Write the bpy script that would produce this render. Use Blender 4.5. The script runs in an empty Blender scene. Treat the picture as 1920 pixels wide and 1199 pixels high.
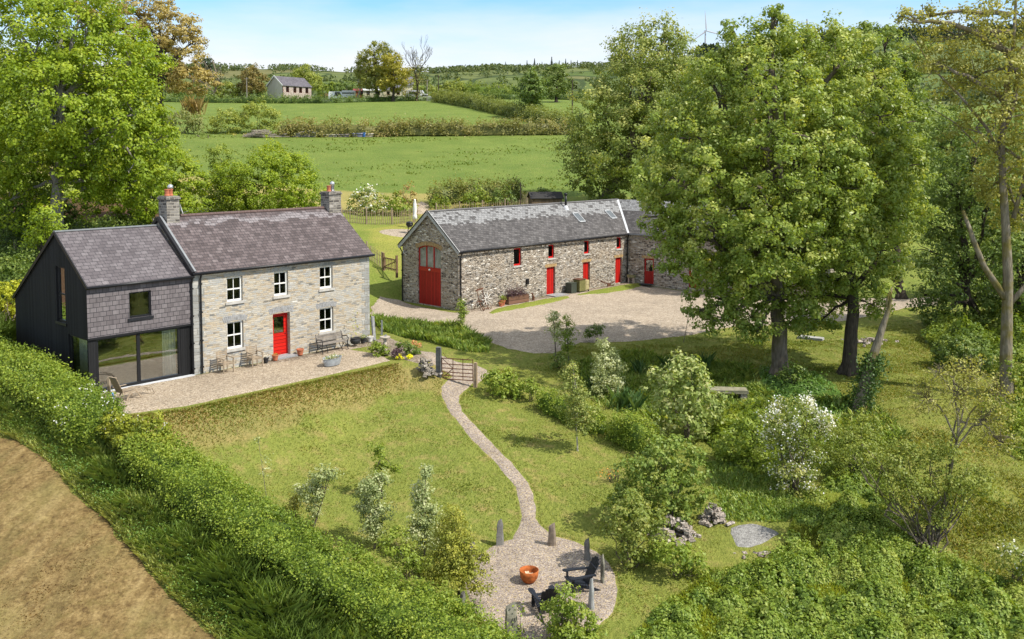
import bpy, bmesh, math, random
import numpy as np
from mathutils import Vector, Matrix
from mathutils.geometry import delaunay_2d_cdt

SC = bpy.context.scene
COL = SC.collection
R = math.radians

# ------------------------------------------------------------------ camera
FPX, PITCH, CY, CAMH = 1773.44, 0.069, 402.07, 10.124      # measured in 1920x1199 px
cam_d = bpy.data.cameras.new("camera")
cam_d.sensor_width = 36.0
cam_d.lens = FPX / 1920 * 36.0
cam_d.shift_y = -(599.5 - CY) / 1920
cam_d.clip_start = 0.5
cam_d.clip_end = 12000
cam = bpy.data.objects.new("camera", cam_d)
COL.objects.link(cam)
cam.location = (0, 0, CAMH)
cam.rotation_euler = (math.pi / 2 - PITCH, 0, 0)
SC.camera = cam

# ------------------------------------------------------------------ sky, sun, exposure
SUN_AZ, SUN_EL = R(113), R(50)                              # clockwise from +Y
wd = bpy.data.worlds.new("World")
SC.world = wd
wd.use_nodes = True
nt = wd.node_tree
nt.nodes.clear()
w_out = nt.nodes.new("ShaderNodeOutputWorld")
w_bg = nt.nodes.new("ShaderNodeBackground")
w_sky = nt.nodes.new("ShaderNodeTexSky")
w_sky.sky_type = 'NISHITA'
w_sky.sun_disc = False
w_sky.sun_elevation = SUN_EL
w_sky.sun_rotation = SUN_AZ
w_sky.altitude = 150
w_sky.air_density = 1.0
w_sky.dust_density = 0.6
w_sky.ozone_density = 1.6
# thin high cloud, laid out over the real sky directions
w_tc = nt.nodes.new("ShaderNodeTexCoord")
w_map = nt.nodes.new("ShaderNodeMapping")
w_map.inputs['Scale'].default_value = (1.0, 1.0, 5.0)
w_no = nt.nodes.new("ShaderNodeTexNoise")
w_no.inputs['Scale'].default_value = 2.6
w_no.inputs['Detail'].default_value = 6
w_no.inputs['Roughness'].default_value = 0.55
w_mr = nt.nodes.new("ShaderNodeMapRange")
w_mr.inputs['From Min'].default_value = 0.40
w_mr.inputs['From Max'].default_value = 0.72
w_mr.inputs['To Max'].default_value = 0.62
w_sep = nt.nodes.new("ShaderNodeSeparateXYZ")
w_hz = nt.nodes.new("ShaderNodeMapRange")                   # paler toward the horizon
w_hz.interpolation_type = 'SMOOTHSTEP'
for _k, _v in (('From Min', .06), ('From Max', .165), ('To Min', .92), ('To Max', .0)): w_hz.inputs[_k].default_value = _v
w_hi = nt.nodes.new("ShaderNodeMapRange")                   # white added to the unseen overhead sky for a paler, brighter fill
for _k, _v in (('From Min', .2), ('From Max', .5), ('To Min', .0), ('To Max', .62)): w_hi.inputs[_k].default_value = _v
w_ad = nt.nodes.new("ShaderNodeMath"); w_ad.operation = 'ADD'
w_max = nt.nodes.new("ShaderNodeMath")
w_max.operation = 'ADD'; w_max.use_clamp = True
w_tint = nt.nodes.new("ShaderNodeMix")
w_tint.data_type = 'RGBA'; w_tint.blend_type = 'MULTIPLY'
w_tint.inputs['Factor'].default_value = 1.0
w_tint.inputs['B'].default_value = (.55, .90, 1.14, 1)
w_mix = nt.nodes.new("ShaderNodeMix")
w_mix.data_type = 'RGBA'
w_mix.inputs['B'].default_value = (5.0, 5.2, 5.45, 1)
w_bg.inputs['Strength'].default_value = 0.15
L = nt.links.new
L(w_tc.outputs['Generated'], w_map.inputs['Vector'])
L(w_map.outputs['Vector'], w_no.inputs['Vector'])
L(w_no.outputs['Fac'], w_mr.inputs['Value'])
L(w_tc.outputs['Generated'], w_sep.inputs[0])
L(w_sep.outputs['Z'], w_hz.inputs['Value'])
L(w_mr.outputs['Result'], w_max.inputs[0])
L(w_sep.outputs['Z'], w_hi.inputs['Value'])
L(w_hz.outputs['Result'], w_ad.inputs[0])
L(w_hi.outputs['Result'], w_ad.inputs[1])
L(w_ad.outputs[0], w_max.inputs[1])
L(w_max.outputs[0], w_mix.inputs['Factor'])
L(w_sky.outputs['Color'], w_tint.inputs['A'])
L(w_tint.outputs['Result'], w_mix.inputs['A'])
L(w_mix.outputs['Result'], w_bg.inputs['Color'])
L(w_bg.outputs['Background'], w_out.inputs['Surface'])

sun_d = bpy.data.lights.new("sun", 'SUN')
sun_d.energy = 4.8
sun_d.angle = R(0.53)
sun_d.color = (1.0, 0.945, 0.84)
sun = bpy.data.objects.new("sun", sun_d)
COL.objects.link(sun)
_sd = Vector((math.sin(SUN_AZ) * math.cos(SUN_EL), math.cos(SUN_AZ) * math.cos(SUN_EL), math.sin(SUN_EL)))
sun.rotation_euler = _sd.to_track_quat('Z', 'Y').to_euler()
sun.location = (40, -20, 60)

SC.view_settings.view_transform = 'Standard'
SC.view_settings.look = 'None'
SC.view_settings.gamma = 1.0
SC.view_settings.exposure = 0.36
SC.cycles.max_bounces = 6
SC.cycles.diffuse_bounces = 3
SC.cycles.glossy_bounces = 3
SC.cycles.transmission_bounces = 3
SC.cycles.transparent_max_bounces = 6
SC.cycles.use_denoising = True

# ------------------------------------------------------------------ measuring: photo pixel -> world
def ray(px, py):
    u, v = (px - 960) / FPX, (CY - py) / FPX
    c, s = math.cos(PITCH), math.sin(PITCH)
    return np.array([u, c + v * s, -s + v * c])

def at(px, py, Y):
    d = ray(px, py)
    d = d * (Y / d[1])
    return np.array([d[0], Y, CAMH + d[2]])

def at_z(px, py, z):
    d = ray(px, py)
    t = (z - CAMH) / d[2]
    return np.array([d[0] * t, d[1] * t, z])

def in_poly(P, x, y):
    P = np.asarray(P)
    inside = np.zeros(np.shape(x), bool)
    n = len(P)
    for i in range(n):
        x1, y1 = P[i][:2]; x2, y2 = P[(i + 1) % n][:2]
        cond = ((y1 > y) != (y2 > y))
        with np.errstate(divide='ignore', invalid='ignore'):
            xi = (x2 - x1) * (y - y1) / (y2 - y1 + 1e-12) + x1
        inside ^= cond & (x < xi)
    return inside

def poly_dist(P, x, y):
    """distance outside polygon P (0 inside)"""
    P = np.asarray(P)
    d = np.full(np.shape(x), 1e9)
    n = len(P)
    for i in range(n):
        a = P[i][:2]; b = P[(i + 1) % n][:2]
        ab = b - a
        t = np.clip(((x - a[0]) * ab[0] + (y - a[1]) * ab[1]) / (ab @ ab + 1e-12), 0, 1)
        d = np.minimum(d, np.hypot(x - a[0] - t * ab[0], y - a[1] - t * ab[1]))
    return np.where(in_poly(P, x, y), 0.0, d)

_nrng = np.random.default_rng(7)
_WV = [( _nrng.normal(size=2), _nrng.uniform(0, 6.28)) for _ in range(24)]
def wob(x, y, s=1.0, k0=0):
    """cheap smooth noise about -1..1 with feature size ~s"""
    r = 0
    for i in range(6):
        d, p = _WV[(i + k0) % 24]
        r = r + np.sin((d[0] * x + d[1] * y) / s * (1 + 0.5 * i) + p) / (1 + 0.35 * i)
    return r / 2.6

# ------------------------------------------------------------------ frames of the buildings
HO, HT = np.array([-14.257, 41.888, 0.0]), 0.834            # farmhouse: front corner, bearing
BO, BT = np.array([-3.465, 61.038, -0.392]), 0.809          # barn
WT = BT - R(80)                                             # barn wing
BL = 18.2
WO = BO + BL * np.array([math.cos(BT), math.sin(BT), 0])
def loc2w(O, th, x, y, z=0):
    return np.array([O[0] + x * math.cos(th) - y * math.sin(th), O[1] + x * math.sin(th) + y * math.cos(th), O[2] + z])
HW = lambda x, y, z=0: loc2w(HO, HT, x, y, z)
BW = lambda x, y, z=0: loc2w(BO, BT, x, y, z)
WW = lambda x, y, z=0: loc2w(WO, WT, x, y, z)

# ------------------------------------------------------------------ terrain
_cp = []
def cz(*t):
    for px, py, z in t: _cp.append(at_z(px, py, z))
def cx(*t):
    for p in t: _cp.append(np.array(p, float))
cz((330, 832, -1.0), (500, 772, -.9), (650, 727, -.72), (800, 697, -.62), (600, 830, -1.6), (450, 850, -1.45), (860, 720, -.75), (830, 752, -.95),
   (870, 790, -1.35), (750, 860, -1.9), (960, 900, -2.2), (980, 960, -2.65), (1000, 1012, -3.0), (1015, 1095, -3.08), (1015, 1190, -3.25),
   (880, 1110, -3.1), (1155, 1110, -3.1), (1100, 850, -1.9), (1180, 960, -2.55), (1410, 1005, -2.7), (1340, 960, -2.45), (1150, 790, -1.55),
   (1050, 662, -.5), (1300, 620, -.45), (1250, 680, -1.1), (1380, 725, -1.5), (1200, 700, -1.35), (1462, 705, -1.15), (1600, 700, -1.0), (1610, 765, -1.5),
   (1700, 640, -.6), (1700, 760, -1.4), (1890, 750, -1.5), (1750, 1020, -3.0), (1850, 900, -2.4), (1500, 1150, -3.5), (1900, 1190, -3.9), (1300, 1190, -3.45),
   (1450, 830, -2.1), (1600, 850, -2.35), (960, 640, -.45), (900, 660, -.5), (1000, 700, -.85), (1680, 565, -.4), (1300, 760, -1.7))
cx((-16, 35, -.35), (-20, 33, -.7), (-12, 26, -2.2), (-15, 19, -3.2), (-6, 20, -3.7), (-28, 38, .2), (-40, 45, 1.2), (-30, 25, -1.8), (0, 18, -4.2), (12, 18, -4.6), (25, 22, -4.6), (-45, 25, -.5),
   (-24, 46, .9), (-27, 55, 3), (-22, 62, 4.0), (-14, 52, .3), (-20, 47.5, .5), (-35, 65, 5.5), (-50, 70, 7), (-10, 69, 1.35), (-9.2, 78, 3.1), (-12.5, 82, 3.55), (-6, 84, 3.6), (-19, 80, 4.2),
   (-14, 66, 1.6), (-13, 92, 4.8), (-14, 100, 6.0), (0, 100, 5.9), (20, 100, 5.2), (40, 100, 4), (5, 82, 2.7), (15, 86, 2.4), (25, 86, 1.3),
   (-3, 61, -.4), (10, 74, -.4), (5, 62, -.4), (10, 60, -.4), (15, 63, -.45), (20, 60, -.5), (25, 66, -.45), (30, 70, -.3), (-8.5, 63, -.35), (-5, 56, -.3),
   (35, 90, 1.8), (45, 70, .2), (45, 50, -.6), (40, 38, -2), (60, 45, 0), (70, 60, 2),
   (-13, 142, 12.0), (10, 142, 11.7), (40, 142, 9.8), (-50, 142, 13), (-40, 105, 8.5), (-30, 228, 21.6), (20, 228, 21.2), (-80, 230, 22), (70, 230, 18), (62, 142, 8.5), (85, 95, 6),
   (-120, 140, 16), (-160, 230, 24), (130, 140, 14), (160, 230, 20), (-90, 70, 12), (-70, 40, 6), (110, 70, 8), (0, 265, 24), (-100, 265, 24.5), (100, 265, 22), (40, 190, 15.5))
_cp = np.array(_cp)
def _phi(r2):
    return 0.5 * r2 * np.log(r2 + 1e-9)
def _tps_fit(P, lam=6.0):
    X = P[:, :2]; n = len(X)
    r2 = ((X[:, None] - X[None]) ** 2).sum(-1)
    A = np.zeros((n + 3, n + 3))
    A[:n, :n] = _phi(r2) + lam * np.eye(n)
    A[:n, n] = 1; A[:n, n + 1:] = X
    A[n, :n] = 1; A[n + 1:, :n] = X.T
    b = np.zeros(n + 3); b[:n] = P[:, 2]
    return np.linalg.solve(A, b)
_tw = _tps_fit(_cp)
def _tps(x, y):
    out = np.zeros(x.shape)
    n = len(_cp)
    xs, ys = x.ravel(), y.ravel()
    o = out.ravel()
    for k in range(0, len(xs), 20000):
        a, b = xs[k:k + 20000], ys[k:k + 20000]
        r2 = (a[:, None] - _cp[:, 0]) ** 2 + (b[:, None] - _cp[:, 1]) ** 2
        o[k:k + 20000] = _phi(r2) @ _tw[:n] + _tw[n] + _tw[n + 1] * a + _tw[n + 2] * b
    return o.reshape(x.shape)

TERR = [at_z(*p, 0)[:2] for p in ((208, 750), (215, 784), (350, 767), (480, 738), (620, 708), (745, 682), (800, 684), (812, 662), (770, 640), (700, 612))]
TERR += [HW(10.8, 0)[:2], HW(10.8, 6.6)[:2], HW(0, 6.6)[:2], HW(-1, 8.4)[:2], HW(-5.0, 8.4)[:2], HW(-5.2, 0.3)[:2]]
HCUT = [HW(-5.6, -1)[:2], HW(11.2, -1)[:2], HW(11.2, 7)[:2], HW(0, 7)[:2], HW(0, 8.6)[:2], HW(-5.6, 8.6)[:2]]
BCUT = [BW(-1.0, -5)[:2], WW(15, -5)[:2], WW(15, 7.0)[:2], BW(23, 6.3)[:2], BW(-.3, 6.3)[:2]]
SKYX = [-.75, -.54, -.37, -.315, -.225, -.17, -.06, 0, .1, .197, .33, .42, .54, .8]
SKYP = [118, 120, 134, 126, 131, 134, 134, 131, 126, 104, 74, 68, 62, 60]
def _far(x, y):
    a = x / np.maximum(y, 1)
    sky = np.interp(a, SKYX, SKYP) + 1.2 * np.sin(a * 60) + .7 * np.sin(a * 143 + 1)
    zt = CAMH + (279 - sky) / FPX * 2000
    t = np.clip((y - 620) / (2000 - 620), 0, 1)
    s = t ** 1.15
    z = 24 + (zt - 24) * s + 9 * wob(x, y, 330) * np.sin(np.pi * t)
    return np.where(y > 2000, zt - (y - 2000) * 0.05, z)
def T(x, y):
    x = np.asarray(x, float); y = np.asarray(y, float)
    sh = x.shape
    x = np.atleast_1d(x); y = np.atleast_1d(y)
    z = np.empty(x.shape)
    yn = np.clip(y, 8, 262)
    xl = np.clip(x, -(40 + .65 * yn), 40 + .65 * yn)
    b = _tps(xl, yn)
    near = y < 112
    if near.any():
        bn, xn, ynn = b[near], x[near], y[near]
        bn = np.maximum(bn, -.02 - .43 * poly_dist(TERR, xn, ynn))
        bn = np.minimum(bn, -.40 + .9 * poly_dist(BCUT, xn, ynn))
        bn = np.minimum(bn, 0.0 + .9 * poly_dist(HCUT, xn, ynn))
        b[near] = bn
    t = np.clip((y - 235) / 160, 0, 1); t = t * t * (3 - 2 * t)
    z = b * (1 - t) + _far(x, y) * t
    return z.reshape(sh)
def T1(x, y):
    return float(T(np.array([x]), np.array([y]))[0])
def ground(px, py, ymax=320):
    d = ray(px, py)
    ys = np.concatenate([np.linspace(14, 110, 700), np.linspace(110.3, ymax, 700)])
    t = ys / d[1]
    x, z = d[0] * t, CAMH + d[2] * t
    g = T(x, ys)
    k = np.nonzero(z <= g)[0]
    i = k[0] if len(k) else len(ys) - 1
    if i > 0:
        a, b = z[i - 1] - g[i - 1], z[i] - g[i]
        w = a / (a - b) if a != b else 0
        y = ys[i - 1] + w * (ys[i] - ys[i - 1])
    else: y = ys[0]
    xx = d[0] * y / d[1]
    return np.array([xx, y, T1(xx, y)])

# ------------------------------------------------------------------ materials
def _new(name):
    m = bpy.data.materials.new(name); m.use_nodes = True
    n = m.node_tree; n.nodes.clear()
    o = n.nodes.new("ShaderNodeOutputMaterial")
    return m, n, o
class NT:
    def __init__(s, name):
        s.m, s.t, s.o = _new(name)
    def n(s, typ, **kw):
        x = s.t.nodes.new("ShaderNode" + typ)
        ins = kw.pop('i', {})
        for k, v in kw.items(): setattr(x, k, v)
        for k, v in ins.items(): s.put(x, k, v)
        return x
    def put(s, x, k, v):
        sock = x.inputs[k]
        if hasattr(v, 'is_output'): s.t.links.new(v, sock)
        else:
            if isinstance(v, tuple) and len(v) == 3 and sock.type == 'RGBA': v = (*v, 1)
            sock.default_value = v
    def uv(s): return s.n("UVMap").outputs[0] if False else s.n("TexCoord").outputs['UV']
    def ob(s): return s.n("TexCoord").outputs['Object']
    def pos(s): return s.n("NewGeometry").outputs['Position']
    def noise(s, v, scale, detail=4, rough=.55, out='Fac'):
        return s.n("TexNoise", i={'Vector': v, 'Scale': scale, 'Detail': detail, 'Roughness': rough}).outputs[out]
    def mapping(s, v, scale=(1, 1, 1), loc=(0, 0, 0), rot=(0, 0, 0)):
        return s.n("Mapping", i={'Vector': v, 'Scale': scale, 'Location': loc, 'Rotation': rot}).outputs[0]
    def ramp(s, f, *stops, interp='LINEAR'):
        r = s.n("ValToRGB", i={'Fac': f}); e = r.color_ramp; e.interpolation = interp
        while len(e.elements) < len(stops): e.elements.new(.5)
        for q, (p, c) in zip(e.elements, stops):
            q.position = p; q.color = (*c, 1) if len(c) == 3 else c
        return r.outputs['Color']
    def mix(s, f, a, b, blend='MIX'):
        x = s.n("Mix", data_type='RGBA', blend_type=blend, i={'Factor': f})
        s.put(x, 6, a); s.put(x, 7, b)
        return x.outputs[2]
    def math(s, op, a, b=0.0, c=None):
        x = s.n("Math", operation=op); s.put(x, 0, a); s.put(x, 1, b)
        return x.outputs[0]
    def rng(s, v, a, b, c=0.0, d=1.0):
        return s.n("MapRange", i={'Value': v, 'From Min': a, 'From Max': b, 'To Min': c, 'To Max': d}).outputs[0]
    def bump(s, h, dist=.02, st=1.0):
        return s.n("Bump", i={'Height': h, 'Distance': dist, 'Strength': st}).outputs[0]
    def vadd(s, a, b, k):
        m = s.n("VectorMath", operation='SCALE', i={0: b}); s.put(m, 'Scale', k)
        x = s.n("VectorMath", operation='ADD', i={0: a, 1: m.outputs[0]})
        return x.outputs[0]
    def done(s, col, rough=.85, normal=None, metal=0.0, spec=.3, coat=0):
        b = s.n("BsdfPrincipled", i={'Base Color': col, 'Roughness': rough, 'Metallic': metal, 'Specular IOR Level': spec})
        if normal is not None: s.put(b, 'Normal', normal)
        if coat: s.put(b, 'Coat Weight', coat)
        s.t.links.new(b.outputs[0], s.o.inputs[0])
        return s.m
def plain(name, col, rough=.6, metal=0.0, var=.25, scale=6, spec=.35, bump=.004):
    """painted / plain surface with mottled tone and slight unevenness"""
    s = NT(name); p = s.ob()
    f = s.noise(p, scale, 5)
    c = s.mix(1.0, col, s.ramp(f, (.3, (1 - var,) * 3), (.7, (1 + var * .4,) * 3)), 'MULTIPLY')
    return s.done(c, rough, s.bump(s.noise(p, scale * 5, 3), bump), metal, spec)

def m_wall(name, stops, mortar, bw, bh, msize, dist=.05, patch=None, irregular=.6):
    s = NT(name); uv = s.uv()
    nz = s.noise(uv, 2.4, 3, .6, 'Color'); nz2 = s.noise(uv, 9, 2, .6, 'Color')
    v = s.vadd(s.vadd(uv, nz, dist), nz2, dist * .35)
    b = s.n("TexBrick", i={'Vector': v, 'Color1': (0, 0, 0), 'Color2': (1, 1, 1), 'Mortar': (0.5, .5, .5), 'Scale': 1.0, 'Mortar Size': msize, 'Mortar Smooth': .4, 'Bias': 0.0, 'Brick Width': bw, 'Row Height': bh})
    b.offset = .47; b.squash = irregular; b.squash_frequency = 3
    vo = s.n("TexVoronoi", i={'Vector': s.mapping(v, (1 / bw * .8, 1 / bh * .8, 1)), 'Scale': 1.0})
    g = s.math('ADD', s.math('MULTIPLY', b.outputs['Color'], .55), s.math('MULTIPLY', s.n("SeparateColor", i={0: vo.outputs['Color']}).outputs[0], .45))
    c = s.ramp(g, *stops)
    big = s.noise(uv, .5, 4)
    if patch: c = s.mix(s.rng(big, .5, .68, 0, .7), c, s.mix(.5, c, patch))
    c = s.mix(1, c, s.ramp(s.noise(uv, 26, 3), (.25, (.72,) * 3), (.75, (1.12,) * 3)), 'MULTIPLY')
    c = s.mix(b.outputs['Fac'], c, mortar)
    h = s.math('SUBTRACT', s.math('MULTIPLY', g, .6), b.outputs['Fac'])
    return s.done(c, .92, s.bump(h, .035, .9), spec=.15)

def m_rubble(name, stops, mortar, sx, sy, patch=None):
    s = NT(name); uv = s.uv()
    v = s.vadd(uv, s.noise(uv, 3, 3, .6, 'Color'), .07)
    vm = s.mapping(v, (sx, sy, 1))
    vo = s.n("TexVoronoi", i={'Vector': vm, 'Scale': 1.0, 'Randomness': .95})
    ve = s.n("TexVoronoi", feature='DISTANCE_TO_EDGE', i={'Vector': vm, 'Scale': 1.0, 'Randomness': .95})
    g = s.n("SeparateColor", i={0: vo.outputs['Color']}).outputs[0]
    c = s.ramp(g, *stops)
    c = s.mix(1, c, s.ramp(s.noise(uv, 22, 3), (.25, (.65,) * 3), (.75, (1.15,) * 3)), 'MULTIPLY')
    if patch: c = s.mix(s.rng(s.noise(uv, .6, 4), .48, .68, 0, .8), c, s.mix(.55, c, patch))
    e = s.rng(ve.outputs['Distance'], .02, .09, 1, 0)
    c = s.mix(e, c, mortar)
    h = s.math('ADD', s.math('MULTIPLY', g, .5), s.rng(ve.outputs['Distance'], 0, .25, 0, 1))
    return s.done(c, .92, s.bump(h, .05, 1.0), spec=.15)

def m_slate(name, stops, bw=.3, bh=.2, band=None, bandcol=None, streak=.35):
    s = NT(name); uv = s.uv()
    v = s.vadd(uv, s.noise(uv, 5, 2, .5, 'Color'), .018)
    b = s.n("TexBrick", i={'Vector': v, 'Color1': (0, 0, 0), 'Color2': (1, 1, 1), 'Mortar': (0, 0, 0), 'Scale': 1.0, 'Mortar Size': .010, 'Mortar Smooth': .2, 'Bias': 0.0, 'Brick Width': bw, 'Row Height': bh})
    b.offset = .5
    big = s.noise(s.mapping(uv, (1.1, .32, 1)), 1.6, 5, .6)
    g = s.math('ADD', s.math('ADD', s.math('MULTIPLY', b.outputs['Color'], .5), .12), s.math('MULTIPLY', s.rng(big, .25, .75), .26))
    c = s.ramp(g, *stops)
    if band:
        y = s.n("SeparateXYZ", i={0: uv}).outputs[1]
        y = s.math('ADD', y, s.math('MULTIPLY', s.math('SUBTRACT', b.outputs['Color'], .5), .25))
        y = s.math('ADD', y, s.math('MULTIPLY', s.math('SUBTRACT', s.noise(uv, .9, 4), .5), .9))
        k = s.rng(y, band[0], band[0] + .05, 0, 1)
        if len(band) > 1: k = s.math('MULTIPLY', k, s.rng(y, band[1], band[1] + .05, 1, 0))
        k = s.math('MULTIPLY', k, s.rng(s.math('ADD', b.outputs['Color'], s.noise(uv, 2, 4)), .55, .95, .1, .8))
        c = s.mix(k, c, bandcol)
    st = s.noise(s.mapping(uv, (7, .55, 1)), 2.2, 4, .6)
    c = s.mix(1, c, s.ramp(st, (.3, (1 - streak,) * 3), (.62, (1.1,) * 3)), 'MULTIPLY')
    li = s.noise(uv, 7, 5, .7)
    c = s.mix(s.rng(li, .64, .72, 0, .55), c, (.34, .33, .31))
    c = s.mix(b.outputs['Fac'], c, (.03, .03, .035))
    # each course tilts up toward its lower edge
    fr = s.math('FRACT', s.math('DIVIDE', s.n("SeparateXYZ", i={0: v}).outputs[1], bh))
    h = s.math('ADD', s.math('MULTIPLY', s.math('SUBTRACT', 1.0, fr), .9), s.math('MULTIPLY', b.outputs['Color'], .5))
    return s.done(c, .78, s.bump(h, .018, .9), spec=.25)

def m_boards(name, col, w=.12, horiz=False, var=.5, rough=.7):
    s = NT(name); uv = s.uv()
    x = s.n("SeparateXYZ", i={0: uv}).outputs[1 if horiz else 0]
    d = s.math('DIVIDE', x, w)
    fr = s.math('FRACT', d)
    idx = s.n("TexWhiteNoise", noise_dimensions='1D', i={'W': s.math('FLOOR', d)}).outputs['Value']
    gr = s.noise(s.mapping(uv, (1.5, 26, 1) if horiz else (26, 1.5, 1)), 2, 4)
    k = s.math('MULTIPLY', s.rng(idx, 0, 1, 1 - var, 1 + var * .5), s.rng(gr, .3, .7, .75, 1.2))
    c = s.mix(1, col, s.n("CombineColor", i={0: k, 1: k, 2: k}).outputs[0], 'MULTIPLY')
    gap = s.math('LESS_THAN', fr, .09)
    c = s.mix(gap, c, tuple(q * .25 for q in col))
    return s.done(c, rough, s.bump(s.math('SUBTRACT', gr, s.math('MULTIPLY', gap, 3)), .006, 1), spec=.25)

def m_leaf(name, dark, mid, light, trans=.35, rough=.5, flower=None, spec=.35):
    s = NT(name)
    a = s.n("Attribute", attribute_name='tint').outputs['Fac']
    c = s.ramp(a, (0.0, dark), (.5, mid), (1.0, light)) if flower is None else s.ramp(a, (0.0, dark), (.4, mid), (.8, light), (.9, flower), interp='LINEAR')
    b = s.n("BsdfPrincipled", i={'Base Color': c, 'Roughness': rough, 'Specular IOR Level': spec})
    tcol = s.mix(1, c, (1.25, 1.15, .45), 'MULTIPLY')
    t = s.n("BsdfTranslucent", i={'Color': tcol})
    x = s.n("MixShader", i={0: trans, 1: b.outputs[0], 2: t.outputs[0]})
    s.t.links.new(x.outputs[0], s.o.inputs[0])
    return s.m

def m_bark(name, a, b, moss=None):
    s = NT(name); p = s.ob()
    f = s.noise(s.mapping(p, (1, 1, .22)), 9, 6, .65)
    c = s.ramp(f, (.3, a), (.7, b))
    if moss: c = s.mix(s.rng(s.noise(p, 1.1, 4), .5, .62, 0, .75), c, moss)
    return s.done(c, .95, s.bump(f, .05, 1), spec=.1)

def m_glass(name, refl=.3, tint=(.75, .8, .78), dust=0.0):
    s = NT(name)
    fr = s.n("Fresnel", i={'IOR': 1.5}).outputs[0]
    k = s.math('MINIMUM', s.math('ADD', s.math('MULTIPLY', fr, 1.0), refl), 1.0)
    p = s.pos()
    g = s.n("BsdfGlossy", i={'Color': (.92, .95, .95), 'Roughness': .012, 'Normal': s.bump(s.noise(p, 1.3, 2), .004, .25)})
    t = s.n("BsdfTransparent", i={'Color': tint})
    x = s.n("MixShader", i={0: k, 1: t.outputs[0], 2: g.outputs[0]})
    if dust:
        df_ = s.n("BsdfDiffuse", i={'Color': (.5, .5, .48, 1)})
        x = s.n("MixShader", i={0: s.math('MULTIPLY', s.noise(p, 2.5, 4), dust), 1: x.outputs[0], 2: df_.outputs[0]})
    s.t.links.new(x.outputs[0], s.o.inputs[0])
    return s.m

def m_gravel(name, stops, scale=16, patches=.3, moss=None):
    s = NT(name); p = s.pos()
    v = s.n("TexVoronoi", i={'Vector': p, 'Scale': scale})
    g = s.n("SeparateColor", i={0: v.outputs['Color']}).outputs[0]
    c = s.ramp(g, *stops)
    big = s.noise(p, .35, 5, .6)
    c = s.mix(1, c, s.ramp(big, (.3, (1 - patches,) * 3), (.7, (1.1,) * 3)), 'MULTIPLY')
    c = s.mix(1, c, s.ramp(s.noise(p, 3.2, 5, .7), (.3, (.78,) * 3), (.7, (1.12,) * 3)), 'MULTIPLY')
    if moss: c = s.mix(s.rng(s.noise(p, .8, 5, .7), .56, .72, 0, .6), c, moss)
    h = s.math('ADD', s.math('MULTIPLY', v.outputs['Distance'], -1), s.math('MULTIPLY', g, .6))
    return s.done(c, .95, s.bump(h, .03, .9), spec=.15)

# ------------------------------------------------------------------ objects
def tag(o, label=None, cat=None, group=None, kind=None):
    if label: o['label'] = label
    if cat: o['category'] = cat
    if group: o['group'] = group
    if kind: o['kind'] = kind
    return o
def thing(name, label, cat, loc=(0, 0, 0), rz=0.0, group=None, scale=1.0):
    o = bpy.data.objects.new(name, None)
    COL.objects.link(o)
    o.empty_display_size = .3
    o.location = tuple(float(q) for q in loc); o.rotation_euler = (0, 0, rz)
    o.scale = (scale,) * 3
    return tag(o, label, cat, group)
def copy_tree(o, parent=None):
    c = o.copy(); COL.objects.link(c)
    if parent is not None: c.parent = parent
    for ch in o.children: copy_tree(ch, c)
    return c
def link(name, me, mat, parent=None):
    o = bpy.data.objects.new(name, me)
    COL.objects.link(o)
    if mat is not None: me.materials.append(mat)
    if parent is not None: o.parent = parent
    return o

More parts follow.
